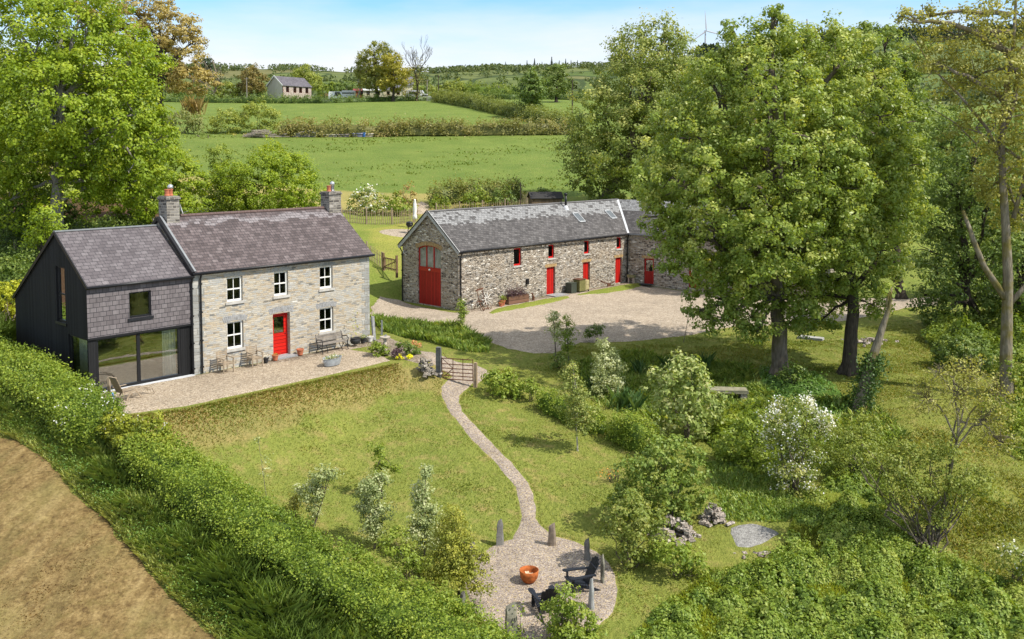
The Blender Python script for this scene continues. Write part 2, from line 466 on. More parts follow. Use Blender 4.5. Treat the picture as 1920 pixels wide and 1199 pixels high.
class MB:
    """gathers shapes, then links them as ONE mesh object"""
    def __init__(s): s.v = []; s.f = []
    def add(s, vs, fs):
        k = len(s.v)
        s.v += [tuple(map(float, q)) for q in vs]
        s.f += [tuple(i + k for i in q) for q in fs]
        return s
    def poly(s, *vs): return s.add(vs, [tuple(range(len(vs)))])
    def box(s, x0, x1, y0, y1, z0, z1, M=None, taper=0):
        t = taper
        vs = [(x0, y0, z0), (x1, y0, z0), (x1, y1, z0), (x0, y1, z0), (x0 + t, y0 + t, z1), (x1 - t, y0 + t, z1), (x1 - t, y1 - t, z1), (x0 + t, y1 - t, z1)]
        if M is not None: vs = [M @ Vector(q) for q in vs]
        return s.add(vs, [(3, 2, 1, 0), (4, 5, 6, 7), (0, 1, 5, 4), (1, 2, 6, 5), (2, 3, 7, 6), (3, 0, 4, 7)])
    def bar(s, a, b, w, h, up=(0, 0, 1)):
        """box of section w x h along a->b"""
        a, b = Vector(a), Vector(b); d = b - a; n = d.length
        if n < 1e-6: return s
        d.normalize(); u = Vector(up)
        if abs(d.dot(u)) > .98: u = Vector((1, 0, 0))
        r = d.cross(u).normalized(); u = r.cross(d)
        vs = []
        for p in (a, b):
            for i, j in ((-1, -1), (1, -1), (1, 1), (-1, 1)): vs.append(p + r * (i * w / 2) + u * (j * h / 2))
        return s.add(vs, [(3, 2, 1, 0), (4, 5, 6, 7), (0, 1, 5, 4), (1, 2, 6, 5), (2, 3, 7, 6), (3, 0, 4, 7)])
    def tube(s, pts, rad, n=8, cap=True):
        pts = [Vector(p) for p in pts]
        if not hasattr(rad, '__len__'): rad = [rad] * len(pts)
        k = len(s.v); u = None
        for i, p in enumerate(pts):
            d = (pts[min(i + 1, len(pts) - 1)] - pts[max(i - 1, 0)]).normalized()
            if u is None:
                u = Vector((1, 0, 0)) if abs(d.z) > .8 else Vector((0, 0, 1))
            r = d.cross(u)
            r = r.normalized() if r.length > 1e-5 else Vector((0, 1, 0))
            u = r.cross(d).normalized()
            for j in range(n):
                t = 2 * math.pi * j / n
                s.v.append(tuple(p + (r * math.cos(t) + u * math.sin(t)) * rad[i]))
        for i in range(len(pts) - 1):
            for j in range(n):
                a, b = k + i * n + j, k + i * n + (j + 1) % n
                s.f.append((a, b, b + n, a + n))
        if cap:
            s.f.append(tuple(k + j for j in range(n))[::-1])
            e = k + (len(pts) - 1) * n
            s.f.append(tuple(e + j for j in range(n)))
        return s
    def lathe(s, prof, n=20, c=(0, 0, 0), cap=True):
        k = len(s.v)
        for r, z in prof:
            for j in range(n):
                t = 2 * math.pi * j / n
                s.v.append((c[0] + r * math.cos(t), c[1] + r * math.sin(t), c[2] + z))
        for i in range(len(prof) - 1):
            for j in range(n):
                a, b = k + i * n + j, k + i * n + (j + 1) % n
                s.f.append((a, b, b + n, a + n))
        if cap:
            s.f.append(tuple(k + j for j in range(n))[::-1])
            e = k + (len(prof) - 1) * n
            s.f.append(tuple(e + j for j in range(n)))
        return s
    def extrude(s, pts2, y0, y1, plane='xz'):
        """prism of an outline"""
        n = len(pts2)
        if plane == 'xz': A = [(x, y0, z) for x, z in pts2]; B = [(x, y1, z) for x, z in pts2]
        elif plane == 'yz': A = [(y0, x, z) for x, z in pts2]; B = [(y1, x, z) for x, z in pts2]
        else: A = [(x, z, y0) for x, z in pts2]; B = [(x, z, y1) for x, z in pts2]
        return s.add(A + B, [tuple(range(n)), tuple(range(2 * n - 1, n - 1, -1))] + [(i, i + n, (i + 1) % n + n, (i + 1) % n) for i in range(n)])
    def wall(s, x0, x1, z0, z1, holes, thick, T=None, back=False):
        """panel in the plane y=0 (outside is -y) with real openings and reveals; T maps (x,y,z)"""
        T = T or (lambda x, y, z: (x, y, z))
        xs = sorted({x0, x1, *[h[0] for h in holes], *[h[1] for h in holes]})
        zs = sorted({z0, z1, *[h[2] for h in holes], *[h[3] for h in holes]})
        for i in range(len(xs) - 1):
            for j in range(len(zs) - 1):
                cx_, cz_ = (xs[i] + xs[i + 1]) / 2, (zs[j] + zs[j + 1]) / 2
                if any(h[0] < cx_ < h[1] and h[2] < cz_ < h[3] for h in holes): continue
                a, b, c, d = xs[i], xs[i + 1], zs[j], zs[j + 1]
                s.poly(T(a, 0, c), T(b, 0, c), T(b, 0, d), T(a, 0, d))
        for a, b, c, d in [h[:4] for h in holes]:
            t = thick
            s.poly(T(a, 0, c), T(a, t, c), T(a, t, d), T(a, 0, d)); s.poly(T(b, 0, c), T(b, 0, d), T(b, t, d), T(b, t, c))
            s.poly(T(a, 0, d), T(a, t, d), T(b, t, d), T(b, 0, d)); s.poly(T(a, 0, c), T(b, 0, c), T(b, t, c), T(a, t, c))
        return s
    def build(s, name, mat, parent=None, smooth=False, jitter=0, clip=None, bevel=0, uvshift=(0, 0)):
        me = bpy.data.meshes.new(name)
        me.from_pydata(s.v, [], s.f)
        if clip or bevel:
            bm = bmesh.new(); bm.from_mesh(me)
            for co, no in clip or ():
                bmesh.ops.bisect_plane(bm, geom=bm.verts[:] + bm.edges[:] + bm.faces[:], plane_co=co, plane_no=no, clear_outer=True)
            if bevel:
                bmesh.ops.remove_doubles(bm, verts=bm.verts[:], dist=1e-5)
                bmesh.ops.bevel(bm, geom=[e for e in bm.edges if len(e.link_faces) == 2 and e.calc_face_angle(0) > .5], offset=bevel, segments=2, affect='EDGES', profile=.6)
            bm.to_mesh(me); bm.free()
        if jitter:
            rr = np.random.default_rng(len(s.v))
            co = np.empty(len(me.vertices) * 3, np.float32); me.vertices.foreach_get('co', co)
            key = {}
            co = co.reshape(-1, 3)
            for i, c in enumerate(co):
                q = tuple(np.round(c, 3))
                if q not in key: key[q] = rr.normal(0, jitter, 3)
                co[i] += key[q]
            me.vertices.foreach_set('co', co.ravel())
        auto_uv(me, uvshift)
        if smooth: me.polygons.foreach_set('use_smooth', [True] * len(me.polygons))
        me.update()
        return link(name, me, mat, parent)

def auto_uv(me, sh=(0, 0)):
    uvl = me.uv_layers.new(name='UVMap')
    me.calc_loop_triangles() if False else None
    vs = me.vertices
    out = np.zeros((len(me.loops), 2), np.float32)
    for p in me.polygons:
        n = p.normal
        u = Vector((-n.y, n.x, 0))
        if u.length < .05: u = Vector((1, 0, 0))
        u.normalize(); v = n.cross(u)
        for li in p.loop_indices:
            c = vs[me.loops[li].vertex_index].co
            out[li] = (c.dot(u) + sh[0], c.dot(v) + sh[1])
    uvl.data.foreach_set('uv', out.ravel())

def np_mesh(name, V, F, attr=None, smooth=False):
    """V (n,3), F (m,k) numpy -> mesh; attr: per-face float 'tint'"""
    me = bpy.data.meshes.new(name)
    V = np.asarray(V, np.float32); F = np.asarray(F, np.int32)
    k = F.shape[1]
    me.vertices.add(len(V)); me.vertices.foreach_set('co', V.ravel())
    me.loops.add(F.size); me.loops.foreach_set('vertex_index', F.ravel())
    me.polygons.add(len(F))
    me.polygons.foreach_set('loop_start', np.arange(0, F.size, k, dtype=np.int32))
    me.polygons.foreach_set('loop_total', np.full(len(F), k, np.int32))
    if smooth: me.polygons.foreach_set('use_smooth', np.ones(len(F), bool))
    me.update(calc_edges=True)
    if attr is not None:
        a = me.attributes.new('tint', 'FLOAT', 'FACE'); a.data.foreach_set('value', np.asarray(attr, np.float32))
    return me
# ------------------------------------------------------------------ ground
def m_ground():
    s = NT("grassland"); p = s.pos()
    base = s.n("Attribute", attribute_name='zone').outputs['Color']
    n1 = s.noise(p, .22, 5, .62); n2 = s.noise(p, 1.7, 5, .65); n3 = s.noise(s.mapping(p, (1, .55, 1)), 8.5, 4, .7); n4 = s.noise(p, 30, 2, .7)
    c = s.mix(1, base, s.ramp(n1, (.3, (.80, .86, .8)), (.7, (1.17, 1.1, 1.1))), 'MULTIPLY')
    dry = s.math('MULTIPLY', s.rng(n2, .5, .72, 0, .75), s.n("Attribute", attribute_name='zone').outputs['Alpha'])
    c = s.mix(dry, c, (.36, .27, .11))
    c = s.mix(1, c, s.ramp(n3, (.28, (.62, .68, .6)), (.5, (1,) * 3), (.75, (1.25, 1.2, 1.2))), 'MULTIPLY')
    c = s.mix(1, c, s.ramp(n4, (.3, (.72,) * 3), (.7, (1.2,) * 3)), 'MULTIPLY')
    # far fields with their hedge lines
    vm = s.mapping(s.vadd(p, s.noise(p, .004, 2, .5, 'Color'), 60), (1 / 150, 1 / 330, 0))
    vo = s.n("TexVoronoi", i={'Vector': vm, 'Scale': 1.0})
    ve = s.n("TexVoronoi", feature='DISTANCE_TO_EDGE', i={'Vector': vm, 'Scale': 1.0})
    g = s.n("SeparateColor", i={0: vo.outputs['Color']}).outputs[0]
    far = s.ramp(g, (.0, (.09, .13, .035)), (.35, (.13, .165, .05)), (.6, (.11, .125, .045)), (.85, (.16, .19, .06)), (1, (.15, .14, .06)))
    far = s.mix(1, far, s.ramp(s.noise(p, .03, 6, .7), (.3, (.7,) * 3), (.7, (1.2,) * 3)), 'MULTIPLY')
    far = s.mix(s.rng(s.noise(p, .007, 6, .7), .52, .66, 0, .75), far, (.055, .075, .028))
    far = s.mix(s.rng(ve.outputs['Distance'], .02, .045, .85, 0), far, (.035, .055, .02))
    y = s.n("SeparateXYZ", i={0: p}).outputs[1]
    c = s.mix(s.rng(y, 300, 420), c, far)
    h = s.math('ADD', s.math('MULTIPLY', n3, 1.0), s.math('MULTIPLY', n4, .35))
    return s.done(c, .95, s.bump(h, .16, .8), spec=.08)

def pxy(*pts, z=None):
    """photo pixels on the ground -> list of plan points"""
    return [tuple((ground(*p) if z is None else at_z(p[0], p[1], z))[:2]) for p in pts]

LAWN = pxy((300, 850), (700, 760), (810, 700), (900, 715), (1010, 790), (1230, 850), (1120, 960), (1230, 1150), (1100, 1199), (860, 1150), (560, 1000), (400, 900))
LAWN2 = pxy((690, 430), (830, 400), (790, 470), (745, 520), (700, 470))
FIELDY = 97
ys = list(np.arange(9, 76, .45))
d = .45
while ys[-1] < 2600:
    d = min(d * 1.028, 60); ys.append(ys[-1] + d)
ys += [3000, 4500, 7000]
ys = np.array(ys); us = np.linspace(-1, 1, 361)
GY, GU = np.meshgrid(ys, us, indexing='ij')
GX = GU * (28 + .74 * GY)
GZ = T(GX, GY)
nr, nc = GX.shape
idx = np.arange(nr * nc).reshape(nr, nc)
F = np.stack([idx[:-1, :-1], idx[:-1, 1:], idx[1:, 1:], idx[1:, :-1]], -1).reshape(-1, 4)
me = np_mesh("ground", np.stack([GX, GY, GZ], -1).reshape(-1, 3), F, smooth=True)
zone = np.empty((nr, nc, 4), np.float32)
zone[:] = (.20, .245, .05, .45)
zone[GY < 62] = (.20, .225, .048, .7)
zone[in_poly(LAWN, GX, GY)] = (.21, .24, .052, 1.0)
zone[in_poly(LAWN2, GX, GY)] = (.28, .29, .065, .6)
pd = (GY > 96 + 2 * wob(GX, GY, 9)) & (GY < 262)
zone[pd] = (.150, .208, .046, .26)
vg = (GY > 86.5) & (GY < 97.5 + 1.5 * wob(GX, GY, 7)) & (GX < 3)
zone[vg] = (.33, .29, .10, 1)
_td = poly_dist(TERR, GX, GY)
bk = (_td > .0) & (_td < 2.1 + .6 * wob(GX, GY, 1.1)) & (GY < 47) & (GX < -3)
zone[bk] = (.28, .245, .085, .9)
wd_ = (GX < -17) & (GY > 44) & (GY < 75) & (GX < -12 - .0 * GY)
zone[wd_] = (.11, .062, .035, .2)                            # leaf litter under the beeches
a = me.attributes.new('zone', 'FLOAT_COLOR', 'POINT'); a.data.foreach_set('color', zone.ravel())
ground_o = link("ground", me, m_ground())
tag(ground_o, kind='structure')

def sheet(name, poly, mat, off=.035, step=.8, rough=.0, kind='structure', skirt=True):
    """a surface laid over the ground inside a plan outline"""
    P = [np.array(p[:2], float) for p in poly]
    B = []
    for i in range(len(P)):
        a, b = P[i], P[(i + 1) % len(P)]
        n = max(1, int(np.linalg.norm(b - a) / .3))
        for k in range(n): B.append(a + (b - a) * k / n)
    B = np.array(B)
    if rough: B = B + np.stack([wob(B[:, 0], B[:, 1], .5, 2), wob(B[:, 0], B[:, 1], .45, 9)], -1) * rough
    lo, hi = B.min(0), B.max(0)
    gx, gy = np.meshgrid(np.arange(lo[0], hi[0], step), np.arange(lo[1], hi[1], step))
    m = in_poly(B, gx, gy)
    I = np.stack([gx[m], gy[m]], -1)
    I = I[np.array([((B - q) ** 2).sum(1).min() > .03 for q in I], bool)] if len(I) else I
    c2 = (np.roll(B, -1, 0) - np.roll(B, 1, 0)); nn = np.stack([-c2[:, 1], c2[:, 0]], -1) / (np.linalg.norm(c2, axis=1, keepdims=True) + 1e-9)
    ring = np.concatenate([B + nn * .13, B - nn * .13]); ring = ring[in_poly(B, ring[:, 0], ring[:, 1])]
    ring = ring[np.array([((B - q) ** 2).sum(1).min() > .008 for q in ring], bool)]
    pts = np.concatenate([B, ring, I]); nb = len(B)
    r = delaunay_2d_cdt([Vector(p) for p in pts], [(i, (i + 1) % nb) for i in range(nb)], [], 1, 1e-4)
    vs = np.array([tuple(v) for v in r[0]])
    z = T(vs[:, 0], vs[:, 1]) + off
    eb = np.array([min((v - q) @ (v - q) for q in B) < 1e-6 for v in vs]) if skirt else np.zeros(len(vs), bool)
    z[eb] -= off + .03
    me = bpy.data.meshes.new(name)
    me.from_pydata([(x, y, q) for (x, y), q in zip(vs, z)], [], [tuple(f) for f in r[2]])
    bm = bmesh.new(); bm.from_mesh(me)
    bmesh.ops.recalc_face_normals(bm, faces=bm.faces[:])
    for f in bm.faces:
        if f.normal.z < 0: f.normal_flip()
    bm.to_mesh(me); bm.free()
    me.polygons.foreach_set('use_smooth', [True] * len(me.polygons))
    return tag(link(name, me, mat), kind=kind)

def smooth_px(pts, n=6):
    """Catmull-Rom through points"""
    P = np.array(pts, float); out = []
    for i in range(len(P) - 1):
        a, b, c, d_ = P[max(i - 1, 0)], P[i], P[i + 1], P[min(i + 2, len(P) - 1)]
        for k in range(n):
            t = k / n
            out.append(.5 * (2 * b + (c - a) * t + (2 * a - 5 * b + 4 * c - d_) * t * t + (3 * b - a - 3 * c + d_) * t ** 3))
    out.append(P[-1]); return np.array(out)

G_BUFF = m_gravel("buff_gravel", [(0, (.20, .155, .115)), (.35, (.37, .29, .205)), (.7, (.45, .365, .265)), (1, (.60, .51, .40))], 24, .14)
G_DRIVE = m_gravel("drive_gravel", [(0, (.22, .18, .14)), (.35, (.38, .305, .225)), (.7, (.45, .37, .285)), (1, (.56, .48, .385))], 20, .16)
G_PINK = m_gravel("pinkish_gravel", [(0, (.16, .12, .10)), (.3, (.32, .265, .225)), (.7, (.43, .36, .31)), (.85, (.5, .38, .2)), (1, (.60, .52, .43))], 32, .12)
sheet("terrace_gravel", [at_z(*p, 0)[:2] for p in ((212, 748), (217, 779), (350, 762), (480, 733), (620, 703), (735, 676), (715, 664), (655, 655))] + [HW(10.2, -.05)[:2], HW(-.05, -.05)[:2], HW(-4.75, .02)[:2]], G_BUFF, .03, rough=.06)
drive = [BW(-.6, -.3), BW(-.6, 5.2)] + [tuple(ground(*p)) for p in ((712, 556), (694, 575), (694, 602), (740, 612), (800, 612), (860, 618), (910, 640), (950, 654), (1000, 664), (1040, 664), (1090, 643), (1200, 640), (1300, 628), (1400, 610), (1500, 612), (1560, 606), (1640, 592), (1700, 578), (1760, 574), (1765, 556), (1700, 560), (1620, 560))] + [WW(15.5, -.3), WW(.5, -.05), BW(18.0, -.05)]
sheet("driveway", drive, G_DRIVE, .03, rough=.1)
S_BED = m_gravel("stony_soil", [(0, (.14, .105, .075)), (.5, (.26, .205, .15)), (1, (.40, .34, .27))], 13, .3)
sheet("wall_foot_border", [BW(.1, -.05), BW(0.2, -1.0), BW(3, -.95), BW(8.2, -.85), BW(9.6, -1.2), BW(13.5, -.8), BW(17.9, -.9), BW(18.0, -.05)], S_BED, .045, .4, rough=.08)
M_VERGE = m_ground(); M_VERGE.name = "verge_turf"
def turf(name, poly, off=.05):
    o = sheet(name, poly, M_VERGE, off, .25, rough=.07)
    a = o.data.attributes.new('zone', 'FLOAT_COLOR', 'POINT')
    a.data.foreach_set('color', np.tile(np.array((.23, .27, .05, .5), np.float32), len(o.data.vertices)))
    return o
turf("grass_verge", smooth_px([p[:2] for p in (BW(.5, -2.5), BW(3.2, -2.5), BW(6.4, -2.4), BW(8.7, -2.0), BW(9.4, -1.35), BW(8.4, -.95), BW(5, -1.05), BW(2.2, -1.25), BW(.6, -2.1))]), .06)
turf("grass_verge", smooth_px([p[:2] for p in (BW(10.2, -1.6), BW(12.6, -2.2), BW(16.2, -2.0), BW(18.3, -1.5), BW(17.6, -.8), BW(13.5, -.85), BW(11.2, -1.15), BW(10.2, -1.4))]), .06)
# winding path and the fire circle
pl = smooth_px([(846, 704), (828, 722), (826, 742), (842, 775), (868, 808), (898, 842), (930, 872), (956, 905), (970, 940), (975, 975), (958, 1008), (965, 1030)])
pr = smooth_px([(1040, 1030), (1044, 1010), (1012, 980), (1008, 945), (992, 905), (966, 872), (932, 838), (898, 803), (868, 768), (864, 746), (884, 724), (892, 708)])
sheet("garden_path", [ground(*p)[:2] for p in np.concatenate([pl, pr])], G_PINK, .03, .5, rough=.05)
cc = at_z(1015, 1093, -3.08)
RC = 2.36
circ = []
for k in range(48):
    t = 2 * math.pi * k / 48
    circ.append((cc[0] + RC * math.cos(t), cc[1] + RC * 1.32 * math.sin(t)))
sheet("fire_circle_gravel", circ, G_PINK, .042, .4, rough=.05)
sheet("path_beyond_gate", pxy((838, 700), (895, 722), (925, 700), (890, 682), (800, 660), (760, 652), (735, 640), (742, 652), (790, 676)), G_PINK, .036, .5, rough=.05)
HAY = NT("mown_hay"); _p = HAY.pos()
_a = HAY.noise(HAY.mapping(_p, (1, .6, 1), rot=(0, 0, -.75)), 4.5, 6, .75); _b = HAY.noise(_p, .28, 4, .6); _c = HAY.noise(_p, 22, 3, .75); _d = HAY.noise(_p, 1.6, 5, .7)
_cc = HAY.ramp(_a, (.30, (.085, .052, .022)), (.48, (.205, .14, .056)), (.74, (.37, .27, .12)))
_cc = HAY.mix(HAY.rng(_d, .5, .72, 0, .55), _cc, (.17, .14, .045))
_cc = HAY.mix(HAY.rng(_b, .55, .7, 0, .5), _cc, (.24, .21, .075))
_s = HAY.noise(HAY.mapping(_p, (1.0, .10, 1), rot=(0, 0, .62)), 1.5, 4, .6)
_cc = HAY.mix(HAY.rng(_s, .50, .60, 0, .32), _cc, (.12, .105, .04))
_cc = HAY.mix(HAY.rng(_s, .42, .34, 0, .3), _cc, (.42, .32, .15))
_cc = HAY.mix(1, _cc, HAY.ramp(_c, (.3, (.62,) * 3), (.7, (1.25,) * 3)), 'MULTIPLY')
_e = HAY.noise(_p, 11, 4, .8)
_cc = HAY.mix(HAY.rng(_e, .52, .64, 0, .75), _cc, (.075, .048, .022))
_cc = HAY.mix(HAY.rng(_e, .40, .30, 0, .6), _cc, (.44, .33, .17))
HAY_M = HAY.done(_cc, .95, HAY.bump(HAY.math('ADD', _a, HAY.math('MULTIPLY', _c, .6)), .05, .9), spec=.08)
hay_edge = smooth_px([(-60, 795), (0, 815), (60, 842), (110, 885), (160, 938), (205, 980), (245, 1030), (300, 1090), (350, 1140), (395, 1185), (430, 1230)])
hp = [ground(*p)[:2] for p in hay_edge]
sheet("mown_field", list(hp) + [(-7, 12), (-60, 12), (-60, 38), (-30, 38)], HAY_M, .03, .9, rough=.15)
sheet("patio_circle", [(ground(757, 437)[0] + 2.1 * math.cos(t), ground(757, 437)[1] + 1.6 * math.sin(t)) for t in np.linspace(0, 6.28, 28)[:-1]], G_DRIVE, .03, .5)
S_DUST = m_gravel("pale_stone_dust", [(0, (.2, .19, .18)), (.5, (.27, .26, .245)), (1, (.36, .35, .33))], 18, .35, (.16, .17, .07))
sheet("stone_dust_patch", smooth_px(pxy((1366, 990), (1400, 981), (1440, 990), (1466, 1003), (1440, 1018), (1412, 1030), (1380, 1024), (1366, 1000))), S_DUST, .03, .3, rough=.08)
sheet("track", pxy((775, 402), (800, 402), (808, 385), (790, 378), (770, 388)), G_BUFF, .04, .6)
sheet("planting_bed", [at_z(*p, 0)[:2] for p in ((686, 655), (745, 672), (790, 682), (808, 672), (770, 648), (720, 628), (698, 640))], S_BED, .04, .4, rough=.08)
sheet("slate_chip_border", [HW(3.3, -.05)[:2], HW(3.3, -.75)[:2], HW(5.2, -1.05)[:2], HW(7.5, -.95)[:2], HW(10.0, -.9)[:2], HW(10.1, -.05)[:2]], S_BED, .05, .4, rough=.06)

# ------------------------------------------------------------------ building materials
STONE_H = m_wall("coursed_slatestone", [(0, (.12, .125, .125)), (.14, (.26, .255, .24)), (.3, (.44, .355, .25)), (.45, (.52, .455, .355)), (.6, (.38, .385, .38)), (.76, (.57, .52, .44)), (.88, (.33, .335, .335)), (1, (.78, .74, .67))], (.55, .485, .385), .33, .092, .009, .05, (.44, .32, .19))
STONE_Q = m_wall("quoin_stone", [(0, (.24, .24, .23)), (.5, (.36, .36, .34)), (1, (.48, .46, .42))], (.34, .31, .26), .6, .3, .012, .03)
STONE_C = m_wall("chimney_stone", [(0, (.055, .05, .047)), (.35, (.15, .135, .12)), (.7, (.27, .25, .225)), (1, (.46, .43, .39))], (.42, .38, .32), .38, .13, .016, .05)
STONE_B = m_rubble("barn_rubble", [(0, (.075, .068, .06)), (.2, (.21, .18, .15)), (.42, (.40, .34, .27)), (.62, (.53, .47, .395)), (.8, (.30, .285, .27)), (.9, (.47, .44, .40)), (1, (.88, .83, .75))], (.48, .42, .345), 4.6, 11.0, (.36, .26, .17))
SLATE_H = m_slate("purple_slate", [(0, (.048, .038, .037)), (.35, (.092, .072, .071)), (.65, (.135, .107, .106)), (1, (.23, .195, .19))], .30, .19, (5.85, 6.2), (.25, .225, .23), .4)
SLATE_E = m_slate("new_slate", [(0, (.072, .062, .066)), (.4, (.112, .097, .102)), (.75, (.155, .137, .142)), (1, (.25, .225, .23))], .3, .21, None, None, .22)
SLATE_W = m_slate("slate_hanging", [(0, (.085, .074, .076)), (.4, (.125, .108, .112)), (.75, (.168, .148, .152)), (1, (.25, .225, .23))], .27, .2, None, None, .18)
SLATE_B = m_slate("weathered_slate", [(0, (.040, .037, .036)), (.35, (.080, .074, .072)), (.65, (.125, .116, .113)), (1, (.21, .20, .195))], .28, .17, (4.85,), (.31, .31, .31), .42)
SLATE_V = plain("cut_slate", (.31, .31, .315), .85, var=.4, scale=9)
BOARD_BLACK = m_boards("charred_boards", (.014, .014, .015), .11, var=.55, rough=.75)
BLACK = plain("black_metal", (.012, .012, .014), .4, var=.2)
LEAD = plain("lead_grey", (.23, .24, .25), .5, var=.2)
LEADL = plain("pale_lead", (.55, .56, .58), .45, var=.15)
WHITE = plain("white_paint", (.78, .77, .73), .45, var=.06)
RED = m_boards("red_boards", (.50, .014, .009), .13, var=.3, rough=.5)
REDH = m_boards("red_boards_flat", (.55, .014, .008), .17, True, var=.1, rough=.45)
REDP = plain("red_paint", (.55, .014, .010), .42, var=.1)
REDD = m_boards("deep_red_boards", (.34, .018, .014), .16, var=.2, rough=.55)
REDDP = plain("deep_red_paint", (.36, .018, .014), .45, var=.12)
OCHRE = m_wall("ochre_brick", [(0, (.36, .22, .10)), (.5, (.50, .33, .15)), (1, (.62, .45, .25))], (.42, .34, .22), .08, .25, .008, .01)
GLASS = m_glass("window_glass", .0)
GLASSB = m_glass("reflecting_glass", .33, (.86, .9, .87))
GLASSR = m_glass("rooflight_glass", .25, (.4, .5, .45))
TERRA = plain("terracotta", (.46, .15, .075), .8, var=.25)
CONC = plain("pale_sill_stone", (.42, .40, .37), .85, var=.25)
PALEINT = plain("interior_plaster", (.42, .42, .38), .9, var=.05)
PALEFL = plain("interior_floor", (.42, .46, .40), .5, var=.1)
CURTAIN = plain("curtain_cloth", (.84, .85, .80), .9, var=.08)
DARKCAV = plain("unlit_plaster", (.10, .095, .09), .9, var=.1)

def sash(root, x0, x1, z0, z1, y=.10, cols=2, mat=WHITE, sill=True, parent_name='window', T=lambda x, y, z: (x, y, z), fw=.075, rows=4, sillmat=None, glass=None, transom=True, proud=.06):
    m = MB()
    def bx(a, b, c, d, e, f):
        vs = [T(*q) for q in ((a, c, e), (b, c, e), (b, d, e), (a, d, e), (a, c, f), (b, c, f), (b, d, f), (a, d, f))]
        m.add(vs, [(3, 2, 1, 0), (4, 5, 6, 7), (0, 1, 5, 4), (1, 2, 6, 5), (2, 3, 7, 6), (3, 0, 4, 7)])
    e = .004
    bx(x0 + e, x0 + fw, y, y + .09, z0 + e, z1 - e); bx(x1 - fw, x1 - e, y, y + .09, z0 + e, z1 - e)
    bx(x0 + fw, x1 - fw, y, y + .09, z1 - fw, z1 - e); bx(x0 + fw, x1 - fw, y, y + .09, z0 + e, z0 + fw * 1.3)
    zm = (z0 + z1) / 2
    if transom: bx(x0 + fw, x1 - fw, y + .015, y + .07, zm - .03, zm + .03)
    for k in range(1, cols):
        xc = x0 + fw + (x1 - x0 - 2 * fw) * k / cols
        w = .014 if mat is WHITE else .035
        bx(xc - w, xc + w, y + .02, y + .065, z0 + fw * 1.3, z1 - fw)
    if rows > 2:
        for zc in ((z0 + fw + zm) / 2, (z1 - fw + zm) / 2): pass
    o = m.build(parent_name, mat, root)
    g = MB().add([T(x0 + fw - .01, y + .045, z0 + fw), T(x1 - fw + .01, y + .045, z0 + fw), T(x1 - fw + .01, y + .045, z1 - fw + .01), T(x0 + fw - .01, y + .045, z1 - fw + .01)], [(0, 1, 2, 3)])
    g.build('pane', glass or GLASS, o)
    if sill:
        m2 = MB(); m = m2
        bx(x0 - .08, x1 + .08, -proud, y - .004, z0 - .11, z0 - .003)
        m2.build('sill', sillmat or CONC, o, jitter=.004)
    return o

def voussoirs(root, x0, x1, z, h=.27, rise=.1, n=13, mat=None, T=lambda x, y, z: (x, y, z), over=.16, proud=.004, name='arch'):
    m = MB(); rnd = random.Random(int(x0 * 100))
    a0, a1 = x0 - over, x1 + over
    W = a1 - a0
    for k in range(n):
        u0, u1 = k / n + .006, (k + 1) / n - .006
        f = lambda u: rise * (1 - (2 * u - 1) ** 2)
        s = lambda u: (u - .5) * .16
        zs = [z + f(u0), z + f(u1), z + h + f(u1) + rnd.uniform(-.03, .02), z + h + f(u0) + rnd.uniform(-.03, .02)]
        xs = [a0 + W * u0, a0 + W * u1, a0 + W * u1 + s(u1), a0 + W * u0 + s(u0)]
        p = proud + rnd.uniform(0, .012)
        fr = [T(x, -p, q) for x, q in zip(xs, zs)]; bk_ = [T(x, .05, q) for x, q in zip(xs, zs)]
        m.add(fr + bk_, [(0, 1, 2, 3), (4, 7, 6, 5), (0, 4, 5, 1), (1, 5, 6, 2), (2, 6, 7, 3), (3, 7, 4, 0)])
    return m.build(name, mat or SLATE_V, root)

def roof_slope(m, a, b, c, d, t=.07):
    """slab with top face a,b,c,d"""
    A = [Vector(q) for q in (a, b, c, d)]
    n = (A[1] - A[0]).cross(A[3] - A[0]).normalized()
    if n.z < 0: n = -n
    B = [q - n * t for q in A]
    k = [(0, 1, 2, 3), (7, 6, 5, 4), (0, 4, 5, 1), (1, 5, 6, 2), (2, 6, 7, 3), (3, 7, 4, 0)]
    m.add(A + B, k)

def gutter(root, x0, x1, y, z, name='gutter', mat=None):
    return MB().tube([(x0, y, z), (x1, y, z)], .062, 8).build(name, mat or BLACK, root, smooth=True)
def downpipe(root, pts, name='downpipe', mat=None):
    m = MB().tube(pts, .043, 8)
    a, b = Vector(pts[-2]), Vector(pts[-1])
    for k in (.05, .35, .65, .93):
        p = a.lerp(b, k); m.box(p.x - .06, p.x + .06, p.y - .06, p.y + .06, p.z - .03, p.z + .03)
    return m.build(name, mat or BLACK, root)

# ------------------------------------------------------------------ farmhouse
HL, HD, HE, HR = 10.05, 5.76, 4.65, 6.91
house = thing('farmhouse', 'stone farmhouse with purple slate roof, white sash windows and black timber extension', 'farmhouse', HO, HT)
wins = [(1.70, 2.53, 3.07, 4.22), (4.23, 5.03, 3.05, 4.22), (6.90, 7.70, 3.10, 4.24), (1.67, 2.53, .86, 2.14), (6.86, 7.71, .90, 2.13)]
HDOOR = (4.13, 5.10, .12, 2.20)
m = MB().wall(0, HL, -.3, HE, wins + [HDOOR], .30)
hk = (HR - HE) / (HD / 2)
m.poly((HL, 0, -.3), (HL, HD, -.3), (HL, HD, HE), (HL, HD / 2, HR - .05), (HL, 0, HE))
m.poly((0, HD, -.3), (0, 0, -.3), (0, 0, HE), (0, HD / 2, HR - .05), (0, HD, HE))
m.poly((HL, HD, -.3), (0, HD, -.3), (0, HD, HE), (HL, HD, HE))
m.build('wall', STONE_H, house)
m = MB(); rnd = random.Random(3)
